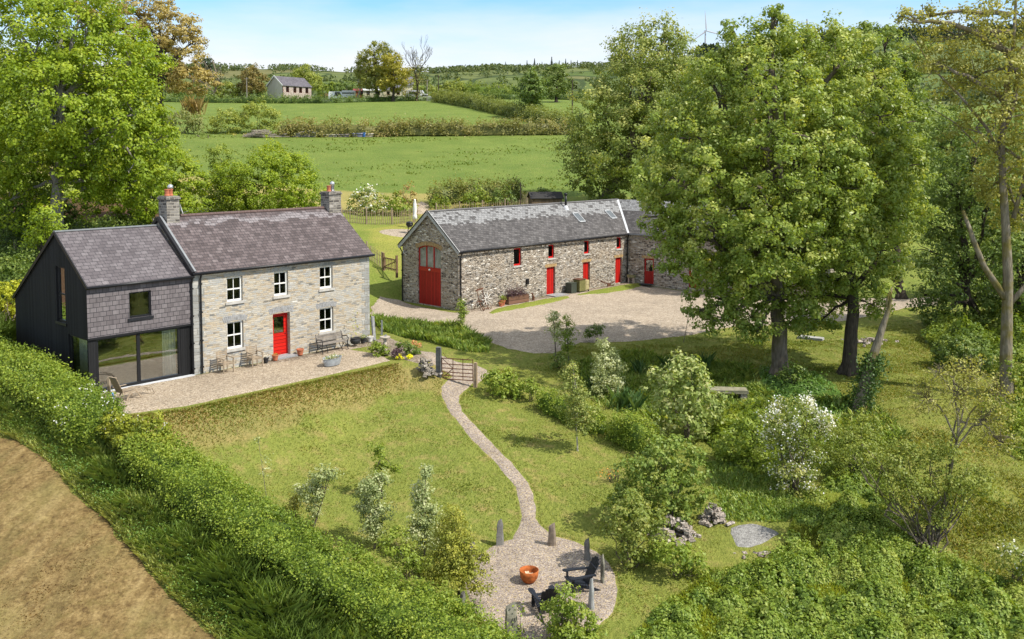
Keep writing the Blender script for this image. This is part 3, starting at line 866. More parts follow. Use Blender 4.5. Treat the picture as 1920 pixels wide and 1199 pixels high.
for x, sx in ((HL, -1), (0, 1)):
    z = -.2; k = 0; m = MB()
    while z < HE - .15:
        h = rnd.uniform(.24, .36); w = (.52, .30)[k % 2] + rnd.uniform(-.05, .05); wd2 = (.30, .52)[k % 2]
        h = min(h, HE - .12 - z)
        x0, x1 = sorted((x - sx * .012, x + sx * w))
        m.box(x0, x1, -.012, wd2 if x else .2, z + .008, z + h - .008)
        z += h; k += 1
    m.build('quoins', STONE_Q, house, bevel=.008)
m = MB().poly((.25, .6, .02), (HL - .25, .6, .02), (HL - .25, HD - .3, .02), (.25, HD - .3, .02))
m.poly((.25, 3.4, 0), (HL - .25, 3.4, 0), (HL - .25, 3.4, 4.4), (.25, 3.4, 4.4)); m.box(.25, HL - .25, .4, 3.4, 2.4, 2.6)
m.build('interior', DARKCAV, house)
for w in wins[:3]: sash(house, *w)
for w in wins[3:]: sash(house, *w)
for w in wins[3:]: voussoirs(house, w[0], w[1], w[3] - .02, .25, .08, 13)
voussoirs(house, HDOOR[0], HDOOR[1], HDOOR[3] - .02, .27, .1, 15)
for w in wins[:3]: voussoirs(house, w[0], w[1], w[3] + .02, .16, .03, 7, STONE_Q, over=.1, name='lintel')
# front door: half glazed, red
dx0, dx1, dz0, dz1 = HDOOR
m = MB(); y = .22
m.box(dx0 + .003, dx0 + .08, y, y + .07, dz0, dz1 - .003); m.box(dx1 - .08, dx1 - .003, y, y + .07, dz0, dz1 - .003); m.box(dx0 + .08, dx1 - .08, y, y + .07, dz1 - .09, dz1 - .003)
df = m.build('door_frame', REDP, house)
m = MB().box(dx0 + .08, dx1 - .08, y + .02, y + .065, dz0 + .01, dz0 + 1.05)
m.box(dx0 + .08, dx0 + .2, y + .02, y + .065, dz0 + 1.05, dz1 - .09); m.box(dx1 - .2, dx1 - .08, y + .02, y + .065, dz0 + 1.05, dz1 - .09); m.box(dx0 + .2, dx1 - .2, y + .02, y + .065, dz1 - .2, dz1 - .09)
m.box(dx0 + .08, dx1 - .08, y + .005, y + .02, dz0 + 1.02, dz0 + 1.09)
dr = m.build('door', REDH, house)
MB().poly((dx0 + .19, y + .045, dz0 + 1.05), (dx1 - .19, y + .045, dz0 + 1.05), (dx1 - .19, y + .045, dz1 - .19), (dx0 + .19, y + .045, dz1 - .19)).build('pane', GLASSB, dr)
MB().lathe([(.012, 0), (.03, .01), (.03, .03), (.01, .05)], 10).build('handle', BLACK, dr).location = (dx1 - .13, y, dz0 + 1.0)
MB().box(dx0 - .1, dx1 + .22, -.34, .28, .02, .125).build('doorstep', SLATE_V, house, bevel=.012)
# roof
m = MB()
ye = -.16; ze = HE - hk * .16 + .1
roof_slope(m, (-.02, ye, ze), (HL + .16, ye, ze), (HL + .16, HD / 2, HR + .06), (-.02, HD / 2, HR + .06))
roof_slope(m, (HL + .16, HD + .16, ze), (-.02, HD + .16, ze), (-.02, HD / 2, HR + .06), (HL + .16, HD / 2, HR + .06))
hroof = m.build('roof', SLATE_H, house)
m = MB()
for k in range(22):
    x0 = 1.05 + k * (8.3 / 22)
    m.tube([(x0, HD / 2, HR + .055), (x0 + 8.3 / 22 - .012, HD / 2, HR + .055)], .085, 8)
m.build('ridge_tile', plain('ridge_clay', (.125, .08, .072), .8, var=.3), hroof)
m = MB().bar((-.06, ye - .02, ze - .02), (-.06, HD / 2, HR + .02), .14, .16).bar((-.06, HD + .1, ze), (-.06, HD / 2, HR + .02), .14, .16)
m.build('verge', BLACK, hroof)
MB().bar((.06, ye, ze + .05), (.06, HD / 2, HR + .1), .1, .05).build('flashing', LEAD, hroof)
MB().box(-.02, HL + .1, -.03, -.003, HE - .18, HE - .01).build('fascia', BLACK, house)
gutter(house, -.1, HL + .2, -.2, HE - .08)
downpipe(house, [(.34, -.2, HE - .1), (.34, -.09, HE - .35), (.34, -.09, .02)])
def chimney(x0, x1, y0, y1, z1):
    c = MB().box(x0, x1, y0, y1, HR - 1.0, z1 - .16).build('chimney', STONE_C, house, bevel=.02, jitter=.006)
    MB().box(x0 - .05, x1 + .05, y0 - .05, y1 + .05, z1 - .16, z1 - .06).box(x0 - .01, x1 + .01, y0 - .01, y1 + .01, z1 - .06, z1).build('chimney_cap', STONE_C, c, bevel=.012)
    MB().box(x0 - .03, x1 + .03, y0 - .06, y1 + .06, HR - .52, HR - .36, taper=.02).build('flashing', LEAD, c)
    return c
c1_ = chimney(.18, .82, 2.50, 3.26, 7.93)
c2_ = chimney(9.42, 10.2, 2.50, 3.26, 7.83)
pot = [(.105, 0), (.125, .02), (.12, .06), (.10, .1), (.105, .27), (.125, .29), (.125, .33), (.10, .33)]
for c, x, yy, z, k in ((c1_, .36, 2.78, 7.93, 0), (c1_, .62, 2.95, 7.93, 1), (c2_, 9.66, 2.85, 7.83, 0), (c2_, 9.93, 2.9, 7.83, 2)):
    o = MB().lathe(pot, 14).build('chimney_pot', TERRA if k < 2 else plain('steel_pot', (.35, .35, .36), .35, .8), c, smooth=False); o.location = (x, yy, z - .01)
    if k: 
        q = MB().lathe([(.11, .34), (.13, .36), (.13, .45), (.1, .50), (.03, .54)], 14).build('cowl', plain('galvanised', (.62, .63, .66), .3, .7), c, smooth=True); q.location = (x, yy, z)
# satellite dish
m = MB()
prof = [(.0, 0), (.12, .012), (.24, .045), (.31, .08)]
m.lathe(prof, 18, cap=False)
dish = thing('satellite_dish', 'small pale satellite dish beside the chimney above the black extension', 'satellite dish', HW(1.16, 3.3, 7.05), HT)
dd = m.build('reflector', plain('dish_grey', (.5, .5, .5), .5), dish); dd.rotation_euler = (R(75), 0, R(60)); dd.location = (.12, 0, .15)
MB().tube([(.12, 0, .15), (-.12, .02, .1), (-.36, 0, .1)], .02).tube([(.12, 0, .0), (.35, -.28, .1)], .012).build('bracket', LEAD, dish)

# ---- the black timber extension
EL, EE, ER, EY, EZ = 4.70, 4.47, 6.50, 7.64, 3.22
Tg = lambda a, t, z: (-EL + t, EY - a, z)                   # gable seen from outside
m = MB()
m.wall(0, EY, -.4, ER, [(EY - 3.0, EY - 2.1, 2.72, 5.10), (EY - 1.92, EY - .1, .14, 2.28)], .28, Tg)
kf = (ER - EE) / 2.88; kr = (ER - EZ) / (EY - 2.88)
ext = m.build('extension', BOARD_BLACK, house, clip=[((0, 2.88, ER), (0, -kf, 1)), ((0, 2.88, ER), (0, kr, 1))])
MB().box(-EL + .002, -4.38, .0, .1, -.1, 2.3).build('corner_post', BOARD_BLACK, ext)
MB().box(-.62, -.02, .02, .1, -.1, 2.3).build('side_panel', BOARD_BLACK, ext)
m = MB()
m.poly((-EL, EY, -.4), (-.02, EY, -.4), (-.02, EY, EZ), (-EL, EY, EZ))
m.build('rear_cladding', BOARD_BLACK, ext)
m = MB().wall(-EL - .015, -.02, 2.33, EE, [(-2.94, -1.96, 2.95, 4.05)], .22, lambda x, y, z: (x, y - .03, z))
m.poly((-EL - .015, -.03, 2.33), (-EL - .015, .15, 2.33), (-.02, .15, 2.33), (-.02, -.03, 2.33))
m.build('slate_hanging', SLATE_W, ext)
MB().box(-EL - .03, -.02, -.075, -.035, 2.27, 2.35).build('drip_trim', BLACK, ext)
m = MB()
a = -.14; za = EE - kf * .14 + .12
roof_slope(m, (-EL - .05, a, za), (-.12, a, za), (-.12, 2.88, ER + .1), (-EL - .05, 2.88, ER + .1))
roof_slope(m, (-.12, EY + .1, EZ + .04), (-EL - .05, EY + .1, EZ + .04), (-EL - .05, 2.88, ER + .1), (-.12, 2.88, ER + .1))
m.build('extension_roof', SLATE_E, ext)
MB().bar((-EL - .06, 2.88, ER + .1), (-.12, 2.88, ER + .1), .2, .05).build('ridge_capping', LEAD, ext)
MB().bar((-EL - .06, a - .03, za - .05), (-EL - .06, 2.88, ER + .05), .05, .14).bar((-EL - .06, EY + .1, EZ), (-EL - .06, 2.88, ER + .05), .05, .14).build('bargeboard', BLACK, ext)
gutter(ext, -EL - .08, -.02, -.19, EE - .02)
downpipe(ext, [(-.1, -.19, EE - .05), (-.1, -.1, EE - .35), (-.1, -.1, .02)])
# window openings of the extension
BT_ = dict(mat=BLACK, sillmat=BLACK)
sash(ext, -2.94, -1.96, 2.95, 4.05, .06, cols=1, parent_name='bedroom_window', transom=False, proud=.05, **BT_, T=lambda x, y, z: (x, y - .03, z), fw=.06, glass=m_glass('bedroom_glass', .08, (.8, .85, .82)))
o = sash(ext, EY - 3.0, EY - 2.1, 2.72, 5.10, .07, cols=1, parent_name='slot_window', transom=True, sill=True, **BT_, T=Tg, fw=.06, glass=m_glass('leaf_lit_glass', .55, (.6, .6, .5)), proud=.04)
sash(ext, EY - 1.92, EY - .1, .14, 2.28, .06, cols=1, parent_name='corner_window', transom=False, sill=False, **BT_, T=Tg, fw=.06, glass=GLASSB)
m = MB()
for a, b in ((-4.38, -4.28), (-2.62, -2.48), (-.73, -.63)): m.box(a, b, .03, .13, .16, 2.3)
m.box(-4.28, -.73, .03, .13, 2.2, 2.3); m.box(-4.38, -.63, -.02, .15, .05, .17)
m.build('sliding_door', BLACK, ext)
m = MB()
m.poly((-4.29, .07, .16), (-2.6, .07, .16), (-2.6, .07, 2.22), (-4.29, .07, 2.22)); m.poly((-2.5, .09, .16), (-.72, .09, .16), (-.72, .09, 2.22), (-2.5, .09, 2.22))
m.build('sliding_pane', GLASSB, ext)
MB().box(-4.6, -.05, -.14, -.03, -.02, .06).build('threshold', LEADL, ext)
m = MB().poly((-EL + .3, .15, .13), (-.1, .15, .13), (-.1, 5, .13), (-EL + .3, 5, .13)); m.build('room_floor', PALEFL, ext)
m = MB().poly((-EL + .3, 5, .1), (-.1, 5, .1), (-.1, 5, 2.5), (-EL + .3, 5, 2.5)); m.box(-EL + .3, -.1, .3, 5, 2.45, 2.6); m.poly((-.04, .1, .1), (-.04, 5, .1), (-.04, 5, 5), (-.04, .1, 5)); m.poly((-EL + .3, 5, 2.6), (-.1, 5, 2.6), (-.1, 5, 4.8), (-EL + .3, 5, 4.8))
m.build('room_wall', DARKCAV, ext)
def curtain(x0, x1, y, z0, z1, lab, alongy=False):
    pts = []
    n = 40
    for k in range(n + 1):
        u = k / n; w = .05 * math.sin(u * 34) + .012 * math.sin(u * 90)
        pts.append((x0 + (x1 - x0) * u, y + w) if not alongy else (y + w, x0 + (x1 - x0) * u))
    m = MB()
    for k in range(n):
        a, b = pts[k], pts[k + 1]
        m.poly((*a, z0), (*b, z0), (*b, z1), (*a, z1))
    o = m.build('curtain', CURTAIN, None, smooth=True)
    o.location = tuple(HO); o.rotation_euler = (0, 0, HT)
    tag(o, lab, 'curtain')
curtain(-1.35, -.7, .28, .14, 2.3, 'white curtain drawn aside behind the wide sliding door')
curtain(.3, 1.9, -EL + .42, .14, 2.3, 'white curtain hanging behind the narrow corner window of black extension', True)

# ------------------------------------------------------------------ barn
BWd, BE, BR_ = 5.63, 3.8, 6.29
barn = thing('stone_barn', 'long L-shaped stone barn with weathered grey slate roof and red doors', 'barn', BO, BT)
bw = [(5.20, 5.96, 2.45, 3.66), (8.79, 9.44, 2.68, 3.64), (12.83, 13.44, 2.68, 3.64), (16.80, 17.40, 2.75, 3.64)]
bd = [(8.61, 9.54, .06, 2.03), (12.70, 13.53, .08, 2.04), (16.67, 17.51, .06, 2.05)]
bk = (BR_ - BE) / (BWd / 2 + .2)
wt = BE + .1
m = MB().wall(0, BL, -.6, wt, bw + bd, .3)
Tb = lambda a, t, z: (t, BWd - a, z)
# gable with the arched cart opening
ga0, ga1, gz0, gzs, gzc = BWd - 4.05, BWd - 1.72, .04, 3.82, 4.08
gw = MB().wall(0, BWd, -.6, BR_, [(ga0, ga1, gz0, gzc)], .3, Tb)
N = 14
arc = [(ga0 + (ga1 - ga0) * k / N, gzs + (gzc - gzs) * (1 - (2 * k / N - 1) ** 2)) for k in range(N + 1)]
for k in range(N):
    (a, za_), (b, zb_) = arc[k], arc[k + 1]
    if gzc - max(za_, zb_) < 1e-6: continue
    gw.poly(Tb(a, 0, za_), Tb(b, 0, zb_), Tb(b, 0, gzc), Tb(a, 0, gzc)); gw.poly(Tb(a, 0, za_), Tb(a, .3, za_), Tb(b, .3, zb_), Tb(b, 0, zb_))
wall_o = gw.build('gable_wall', STONE_B, barn, clip=[((0, BWd / 2, BR_ - .03), (0, -bk, 1)), ((0, BWd / 2, BR_ - .03), (0, bk, 1))])
m.poly((BL + 5, BWd, -.6), (0, BWd, -.6), (0, BWd, wt), (BL + 5, BWd, wt))
m.build('wall', STONE_B, barn)
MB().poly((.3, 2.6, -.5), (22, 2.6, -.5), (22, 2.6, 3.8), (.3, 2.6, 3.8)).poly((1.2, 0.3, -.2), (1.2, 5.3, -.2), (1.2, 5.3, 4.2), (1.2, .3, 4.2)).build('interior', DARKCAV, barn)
for w in bw: sash(barn, *w, .10, cols=1, mat=REDP, fw=.085, transom=False, sillmat=CONC, proud=.05, glass=GLASS)
for w in bd:
    d_ = MB().box(w[0] + .003, w[1] - .003, .14, .2, w[2] - .05, w[3] - .003).build('door', RED, barn)
    MB().lathe([(.01, 0), (.03, .01), (.03, .035)], 8).build('handle', BLACK, d_).location = (w[0] + .1, .12, 1.05)
    voussoirs(barn, w[0], w[1], w[3], .23, .02, 9, OCHRE, over=.12, name='lintel')
voussoirs(barn, ga0, ga1, gzs - .02, .27, gzc - gzs, 25, OCHRE, Tb, over=.14, proud=.02, name='arch')
gd = MB()
def gb(m, a, b, t0, t1, z0, z1):
    vs = [Tb(*q) for q in ((a, t0, z0), (b, t0, z0), (b, t1, z0), (a, t1, z0), (a, t0, z1), (b, t0, z1), (b, t1, z1), (a, t1, z1))]
    m.add(vs, [(3, 2, 1, 0), (4, 5, 6, 7), (0, 1, 5, 4), (1, 2, 6, 5), (2, 3, 7, 6), (3, 0, 4, 7)])
gb(gd, ga0 + .004, ga1 - .004, .1, .17, gz0, 2.3)
gd = gd.build('cart_door', REDD, barn)
tr = MB(); gb(tr, ga0 + .004, ga1 - .004, .07, .18, 2.3, 2.5)
lamp = MB().lathe([(.0, 0), (.06, .0), (.075, .03), (.05, .09), (.0, .1)], 12)
tr.build('transom', REDDP, barn)
q = lamp.build('lamp', WHITE, barn, smooth=True); q.location = Tb((ga0 + ga1) / 2, .06, 2.42); q.rotation_euler = (0, R(-90), 0)
fr = MB(); g3 = ga1 - ga0
for k in range(4):
    a = ga0 + .05 + (g3 - .1) * k / 3
    gb(fr, a - .05, a + .05, .1, .17, 2.5, 3.8 + (.26 if k in (1, 2) else 0))
gb(fr, ga0 + .1, ga1 - .1, .1, .17, 2.5, 2.58)
for k in range(N):
    (a, za_), (b, zb_) = arc[k], arc[k + 1]
    A = [Tb(a, .1, za_ - .09), Tb(b, .1, zb_ - .09), Tb(b, .1, zb_), Tb(a, .1, za_)]
    B = [Tb(a, .17, za_ - .09), Tb(b, .17, zb_ - .09), Tb(b, .17, zb_), Tb(a, .17, za_)]
    fr.add(A + B, [(0, 1, 2, 3), (7, 6, 5, 4), (0, 4, 5, 1), (3, 2, 6, 7)])
cw = fr.build('arched_window', REDDP, barn)
gl = MB()
for k in range(N):
    (a, za_), (b, zb_) = arc[k], arc[k + 1]
    gl.poly(Tb(a, .14, 2.5), Tb(b, .14, 2.5), Tb(b, .14, zb_ - .02), Tb(a, .14, za_ - .02))
gl.build('pane', m_glass('dusty_glass', .02, (.6, .6, .6), .9), cw)
# roof and its wing
V = .8386
zr = BR_ + .08
m = MB()
roof_slope(m, (-.16, -.2, BE + .1), (18.2 - .2 * V, -.2, BE + .1), (18.2 + BWd / 2 * V, BWd / 2, zr), (-.16, BWd / 2, zr))
roof_slope(m, (18.2 + (BWd + .2) * V, BWd + .2, BE + .1), (-.16, BWd + .2, BE + .1), (-.16, BWd / 2, zr), (18.2 + BWd / 2 * V, BWd / 2, zr))
broof = m.build('roof', SLATE_B, barn)
bkk = (zr - BE - .1) / (BWd / 2 + .2)
def on_roof(x, y, o=0.0): return (x, y, BE + .1 + bkk * (y + .2) + o)
MB().bar((-.16, BWd / 2, zr + .01), (18.2 + BWd / 2 * V, BWd / 2, zr + .01), .22, .07).build('ridge_tile', plain('grey_ridge', (.2, .19, .19), .8, var=.35, scale=3), broof)
MB().bar((-.19, -.24, BE - .02), (-.19, BWd / 2, BR_ + .0), .06, .26).bar((-.19, BWd + .24, BE - .02), (-.19, BWd / 2, BR_), .06, .26).build('bargeboard', plain('grey_board', (.42, .42, .41), .7), barn)
MB().bar((-.24, -.24, BE + .12), (-.24, BWd / 2, BR_ + .14), .05, .05).bar((-.24, BWd + .24, BE + .12), (-.24, BWd / 2, BR_ + .14), .05, .05).build('verge', BLACK, barn)
MB().bar(on_roof(18.2 - .2 * V, -.2, .03), on_roof(18.2 + BWd / 2 * V, BWd / 2, .03), .16, .03).build('valley_lead', LEADL, broof)
MB().box(.0, BL, -.04, -.003, BE - .02, BE + .08).build('fascia', BLACK, barn)
gutter(barn, -.2, BL - .1, -.25, BE + .03)
gutter(barn, -.2, 3, BWd + .25, BE + .03)
downpipe(barn, [(.12, -.25, BE), (.12, -.08, BE - .3), (.12, -.08, -.2)])
downpipe(barn, [(-.1, BWd + .25, BE), (-.1, BWd - .05, BE - .35), (-.1, BWd - .05, -.2)])
downpipe(barn, [(BL - .2, -.25, BE), (BL - .12, -.1, BE - .3), (BL - .12, -.1, -.1)])
def rooflight(x0, x1, y0, y1, name='rooflight'):
    m = MB()
    for a, b, c, d in ((x0, x1, y0, y0 + .08), (x0, x1, y1 - .08, y1), (x0, x0 + .07, y0, y1), (x1 - .07, x1, y0, y1)):
        roof_slope(m, on_roof(a, c, .07), on_roof(b, c, .07), on_roof(b, d, .07), on_roof(a, d, .07), .09)
    o = m.build(name, plain('rooflight_frame', (.40, .41, .42), .5), broof)
    MB().poly(on_roof(x0 + .06, y0 + .06, .05), on_roof(x1 - .06, y0 + .06, .05), on_roof(x1 - .06, y1 - .06, .05), on_roof(x0 + .06, y1 - .06, .05)).build('pane', GLASSR, o)
rooflight(13.6, 14.33, 1.03, 1.86); rooflight(17.62, 18.34, 1.08, 1.88)
p = on_roof(13.45, 2.35)
fl = MB().tube([p, (p[0], p[1], p[2] + 1.0)], .085, 12).lathe([(.09, 0), (.13, .02), (.13, .1), (.12, .12), (.12, .17)], 12, (p[0], p[1], p[2] + .98)).build('flue', BLACK, barn, smooth=True)
MB().lathe([(.26, -.16), (.2, .05), (.10, .2)], 12, p).build('flashing', LEADL, fl)
# wing
Lw = 14.6
m = MB()
wh = [(3.46, 4.1, 2.68, 3.6), (3.5, 4.12, 1.0, 1.75), (10.4, 11.3, 2.3, 3.55), (7.4, 8.1, 2.7, 3.6), (13.0, 13.6, 2.7, 3.6)]
wdr = [(1.44, 2.29, .02, 2.0), (5.19, 6.0, .02, 1.95), (8.6, 9.5, .02, 2.0)]
MW = Matrix.Translation((BL, 0, 0)) @ Matrix.Rotation(WT - BT, 4, 'Z')
wing = bpy.data.objects.new('wing', None)
m.wall(0, Lw, -.6, wt, wh + wdr, .3)
m.poly((Lw, 0, -.6), (Lw, BWd, -.6), (Lw, BWd, wt), (Lw, BWd / 2, BR_ - .02), (Lw, 0, wt))
m.poly((Lw, BWd, -.6), (-5, BWd, -.6), (-5, BWd, wt), (Lw, BWd, wt))
wing = m.build('wing', STONE_B, barn); wing.matrix_local = MW
MB().poly((-1.5, 2.6, -.5), (Lw - .3, 2.6, -.5), (Lw - .3, 2.6, 3.8), (-1.5, 2.6, 3.8)).build('wing_interior', DARKCAV, wing)
for w in wh: sash(wing, *w, .10, cols=1, mat=REDDP, fw=.08, transom=False, proud=.05)
for k, w in enumerate(wdr):
    mm = MB().box(w[0] + .003, w[0] + .12, .1, .17, w[2], w[3] - .003).box(w[1] - .12, w[1] - .003, .1, .17, w[2], w[3] - .003).box(w[0] + .12, w[1] - .12, .1, .17, w[3] - .12, w[3] - .003).box(w[0] + .12, w[1] - .12, .1, .16, w[2], w[2] + .98)
    mm.build('wing_door', REDD, wing)
    MB().poly((w[0] + .1, .14, .9), (w[1] - .1, .14, .9), (w[1] - .1, .14, w[3] - .1), (w[0] + .1, .14, w[3] - .1)).build('door_pane', m_glass('door_glass', .3, (.6, .6, .6)), wing)
    voussoirs(wing, w[0], w[1], w[3], .2, .02, 9, OCHRE, over=.1, name='wing_lintel')
m = MB()
roof_slope(m, (.2 * V, -.2, BE + .1), (Lw + .2, -.2, BE + .1), (Lw + .2, BWd / 2, zr), (-BWd / 2 * V, BWd / 2, zr))
roof_slope(m, (Lw + .2, BWd + .2, BE + .1), (-(BWd + .2) * V, BWd + .2, BE + .1), (-BWd / 2 * V, BWd / 2, zr), (Lw + .2, BWd / 2, zr))
m.build('wing_roof', SLATE_B, wing)
gutter(wing, .1, Lw + .1, -.25, BE + .03, 'wing_gutter', LEAD)
m = MB()
for a, b, c, d in ((2.2, 2.9, 1.0, 1.09), (2.2, 2.9, 1.8, 1.9), (2.2, 2.28, 1.0, 1.9), (2.82, 2.9, 1.0, 1.9)):
    roof_slope(m, on_roof(a, c, .08), on_roof(b, c, .08), on_roof(b, d, .08), on_roof(a, d, .08), .1)
m.build('wing_rooflight', WHITE, wing)
MB().poly(on_roof(2.26, 1.06, .05), on_roof(2.84, 1.06, .05), on_roof(2.84, 1.84, .05), on_roof(2.26, 1.84, .05)).build('wing_rooflight_pane', GLASSR, wing)
# ------------------------------------------------------------------ foliage
def unit(v): return v / (np.linalg.norm(v, axis=-1, keepdims=True) + 1e-9)
def leaf_mesh(name, C, N, S, tint, rng, asp=.62, fold=.0):
    """one small leaf-shaped face per leaf: centres C, facing N, length S"""
    n = len(C)
    r = rng.normal(size=(n, 3))
    u = unit(np.cross(N, r)); w = np.cross(N, u)
    S = np.asarray(S).reshape(-1, 1)
    a = C - u * S * .5; b = C + w * S * asp * .5 + u * S * .05; c = C + u * S * .5; d_ = C - w * S * asp * .5 + u * S * .05
    V = np.stack([a, b, c, d_], 1).reshape(-1, 3)
    F = np.arange(4 * n).reshape(-1, 4)
    return np_mesh(name, V, F, tint)
def blob(px, py, r, Y, dy=0.0, ry=None):
    """a foliage mass centred where the photo shows it, r in photo pixels at distance Y (+dy)"""
    c = at(px, py, Y + dy); k = (Y + dy) / FPX
    return (c, np.array([r * k, (ry or r) * k * .95, (ry or r) * k]))
def crown_leaves(blobs, rng, leaf=.2, clump=.5, dens=1.0, lpc=34, up=.55, flat=.7, floor=None, shell=(.62, 1.06), droop=0.0, inner=.12, spiky=0.0, cull=True):
    Cs, Ns, Ts = [], [], []
    B = [(np.asarray(c), np.asarray(r)) for c, r in blobs]
    for bi, (c, r) in enumerate(B):
        rm = r.mean()
        area = 4 * math.pi * rm * rm
        n = max(6, int(area * dens / (clump * clump * 1.6)))
        d = unit(rng.normal(size=(n, 3)))
        rad = shell[0] + (shell[1] - shell[0]) * rng.random((n, 1)) ** .6
        ni = int(n * inner); rad[:ni] *= rng.random((ni, 1)) ** .5
        lump = 1 + .16 * np.sin(d[:, :1] * 5 + bi) + .14 * np.sin(d[:, 1:2] * 6.3 + 2 * bi) + .12 * np.sin(d[:, 2:] * 7 + bi * 3)
        p = c + d * r * rad * lump
        keep = np.ones(n, bool)
        for bj, (c2, r2) in enumerate(B):
            if bj == bi or not cull: continue
            q = (((p - c2) / (r2 * .72)) ** 2).sum(-1)
            keep &= q > 1
        if floor is not None: keep &= p[:, 2] > floor
        p, d = p[keep], d[keep]
        m = len(p)
        if not m: continue
        cs = clump * (.55 + .8 * rng.random((m, 1, 1)))
        k = max(4, int(lpc))
        off = unit(rng.normal(size=(m, k, 3))) * cs * (.25 + .75 * rng.random((m, k, 1)) ** .5) * np.array([.85, .85, .85 * flat])
        if spiky: off += d[:, None] * np.abs(rng.normal(size=(m, k, 1))) * cs * spiky
        off[..., 2] -= droop * (off[..., 0] ** 2 + off[..., 1] ** 2) / cs[..., 0]
        P = p[:, None] + off
        N = unit(.4 * d[:, None] + np.array([0, 0, up]) + .5 * rng.normal(size=(m, k, 3)) + .8 * unit(off))
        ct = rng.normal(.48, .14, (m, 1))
        t = ct + rng.normal(0, .09, (m, k)) + .24 * (off[..., 2] / (cs[..., 0] + 1e-6))  # lighter toward each clump's top: highlights painted into the tint
        Cs.append(P.reshape(-1, 3)); Ns.append(N.reshape(-1, 3)); Ts.append(t.ravel())
    C = np.concatenate(Cs); N = np.concatenate(Ns); t = np.clip(np.concatenate(Ts), 0, 1)
    S = leaf * (.65 + .7 * rng.random(len(C)))
    return C, N, S, t
def wiggle(a, b, rng, n=5, amp=.06):
    a, b = np.asarray(a, float), np.asarray(b, float)
    L_ = np.linalg.norm(b - a); pts = []
    for k in range(n + 1):
        u = k / n
        pts.append(a + (b - a) * u + rng.normal(size=3) * amp * L_ * math.sin(math.pi * u))
    return pts
def limbs(m, start, r0, blobs, rng, n=7, twigs=4, lift=.25):
    for c, r in blobs:
        c = np.asarray(c); a = np.asarray(start)
        mid = a + (c - a) * .55 + np.array([0, 0, lift * np.linalg.norm(c - a) * .3])
        pts = wiggle(a, mid, rng, 3, .05)[:-1] + wiggle(mid, c, rng, 3, .06)
        L_ = np.linalg.norm(c - a)
        rr = min(r0 * .55, .05 + .022 * L_)
        m.tube(pts, list(np.linspace(rr, rr * .35, len(pts))), n)
        for k in range(twigs):
            d = unit(rng.normal(size=3) + np.array([0, 0, .3])); e = c + d * np.asarray(r) * .85
            b = pts[-2 if k % 2 else -1]
            tp = wiggle(b, e, rng, 3, .08)
            m.tube(tp, list(np.linspace(rr * .34, rr * .1, len(tp))), 5, False)
FOL = {}
def fol(key, dark, mid, light, **k):
    if key not in FOL:
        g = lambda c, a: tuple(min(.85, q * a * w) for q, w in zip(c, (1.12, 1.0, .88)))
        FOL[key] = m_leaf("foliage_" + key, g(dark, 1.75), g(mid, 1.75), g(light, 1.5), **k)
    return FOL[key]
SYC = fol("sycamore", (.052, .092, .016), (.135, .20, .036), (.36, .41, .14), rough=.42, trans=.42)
BEECH = fol("beech", (.055, .10, .008), (.135, .21, .014), (.27, .33, .035), trans=.42)
ASH = fol("ash", (.05, .085, .018), (.12, .168, .036), (.33, .36, .13), trans=.4)
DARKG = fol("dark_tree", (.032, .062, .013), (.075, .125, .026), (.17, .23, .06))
COPPER = fol("copper_oak", (.125, .115, .04), (.225, .20, .075), (.33, .30, .125))
OLIVE = fol("olive", (.085, .10, .022), (.165, .185, .042), (.29, .30, .09))
HEDGEF = fol("hedge", (.036, .075, .010), (.105, .165, .020), (.225, .29, .045))
HEDGEH = fol("hawthorn_hedge", (.05, .075, .015), (.11, .14, .03), (.2, .2, .07))
BRAMB = fol("bramble", (.046, .092, .014), (.118, .184, .030), (.245, .30, .075))
NETTLE = fol("nettle", (.035, .085, .018), (.075, .155, .032), (.14, .22, .06))
SILVER = fol("whitebeam", (.10, .14, .055), (.22, .27, .13), (.55, .58, .45), trans=.3)
BLOSSOM = fol("may_blossom", (.06, .09, .025), (.15, .18, .06), (.30, .31, .16), flower=(.86, .80, .74))
MAY = fol("white_blossom", (.5, .46, .38), (.78, .73, .66), (.9, .87, .82), trans=.25)
YELLOWG = fol("lime_green", (.12, .16, .012), (.24, .29, .025), (.4, .42, .05), trans=.4)
SHRUBG = fol("shrub_green", (.05, .092, .012), (.12, .18, .024), (.23, .28, .055))
PURPLE = fol("purple_leaf", (.025, .014, .022), (.05, .032, .045), (.11, .075, .10))
CONIF = fol("conifer", (.012, .025, .014), (.022, .042, .022), (.04, .062, .03))
IRISF = fol("iris_blade", (.03, .075, .03), (.055, .12, .045), (.12, .19, .09))
BARK = m_bark("bark", (.075, .06, .045), (.21, .175, .135), (.10, .10, .025))
BARKG = m_bark("grey_bark", (.13, .12, .105), (.33, .305, .27))
BARKD = m_bark("dark_bark", (.035, .028, .022), (.09, .075, .055))
BARKT = m_bark("tan_bark", (.10, .085, .06), (.29, .25, .185), (.15, .125, .02))
BARKP = m_bark("pale_bark", (.3, .27, .22), (.55, .5, .43))

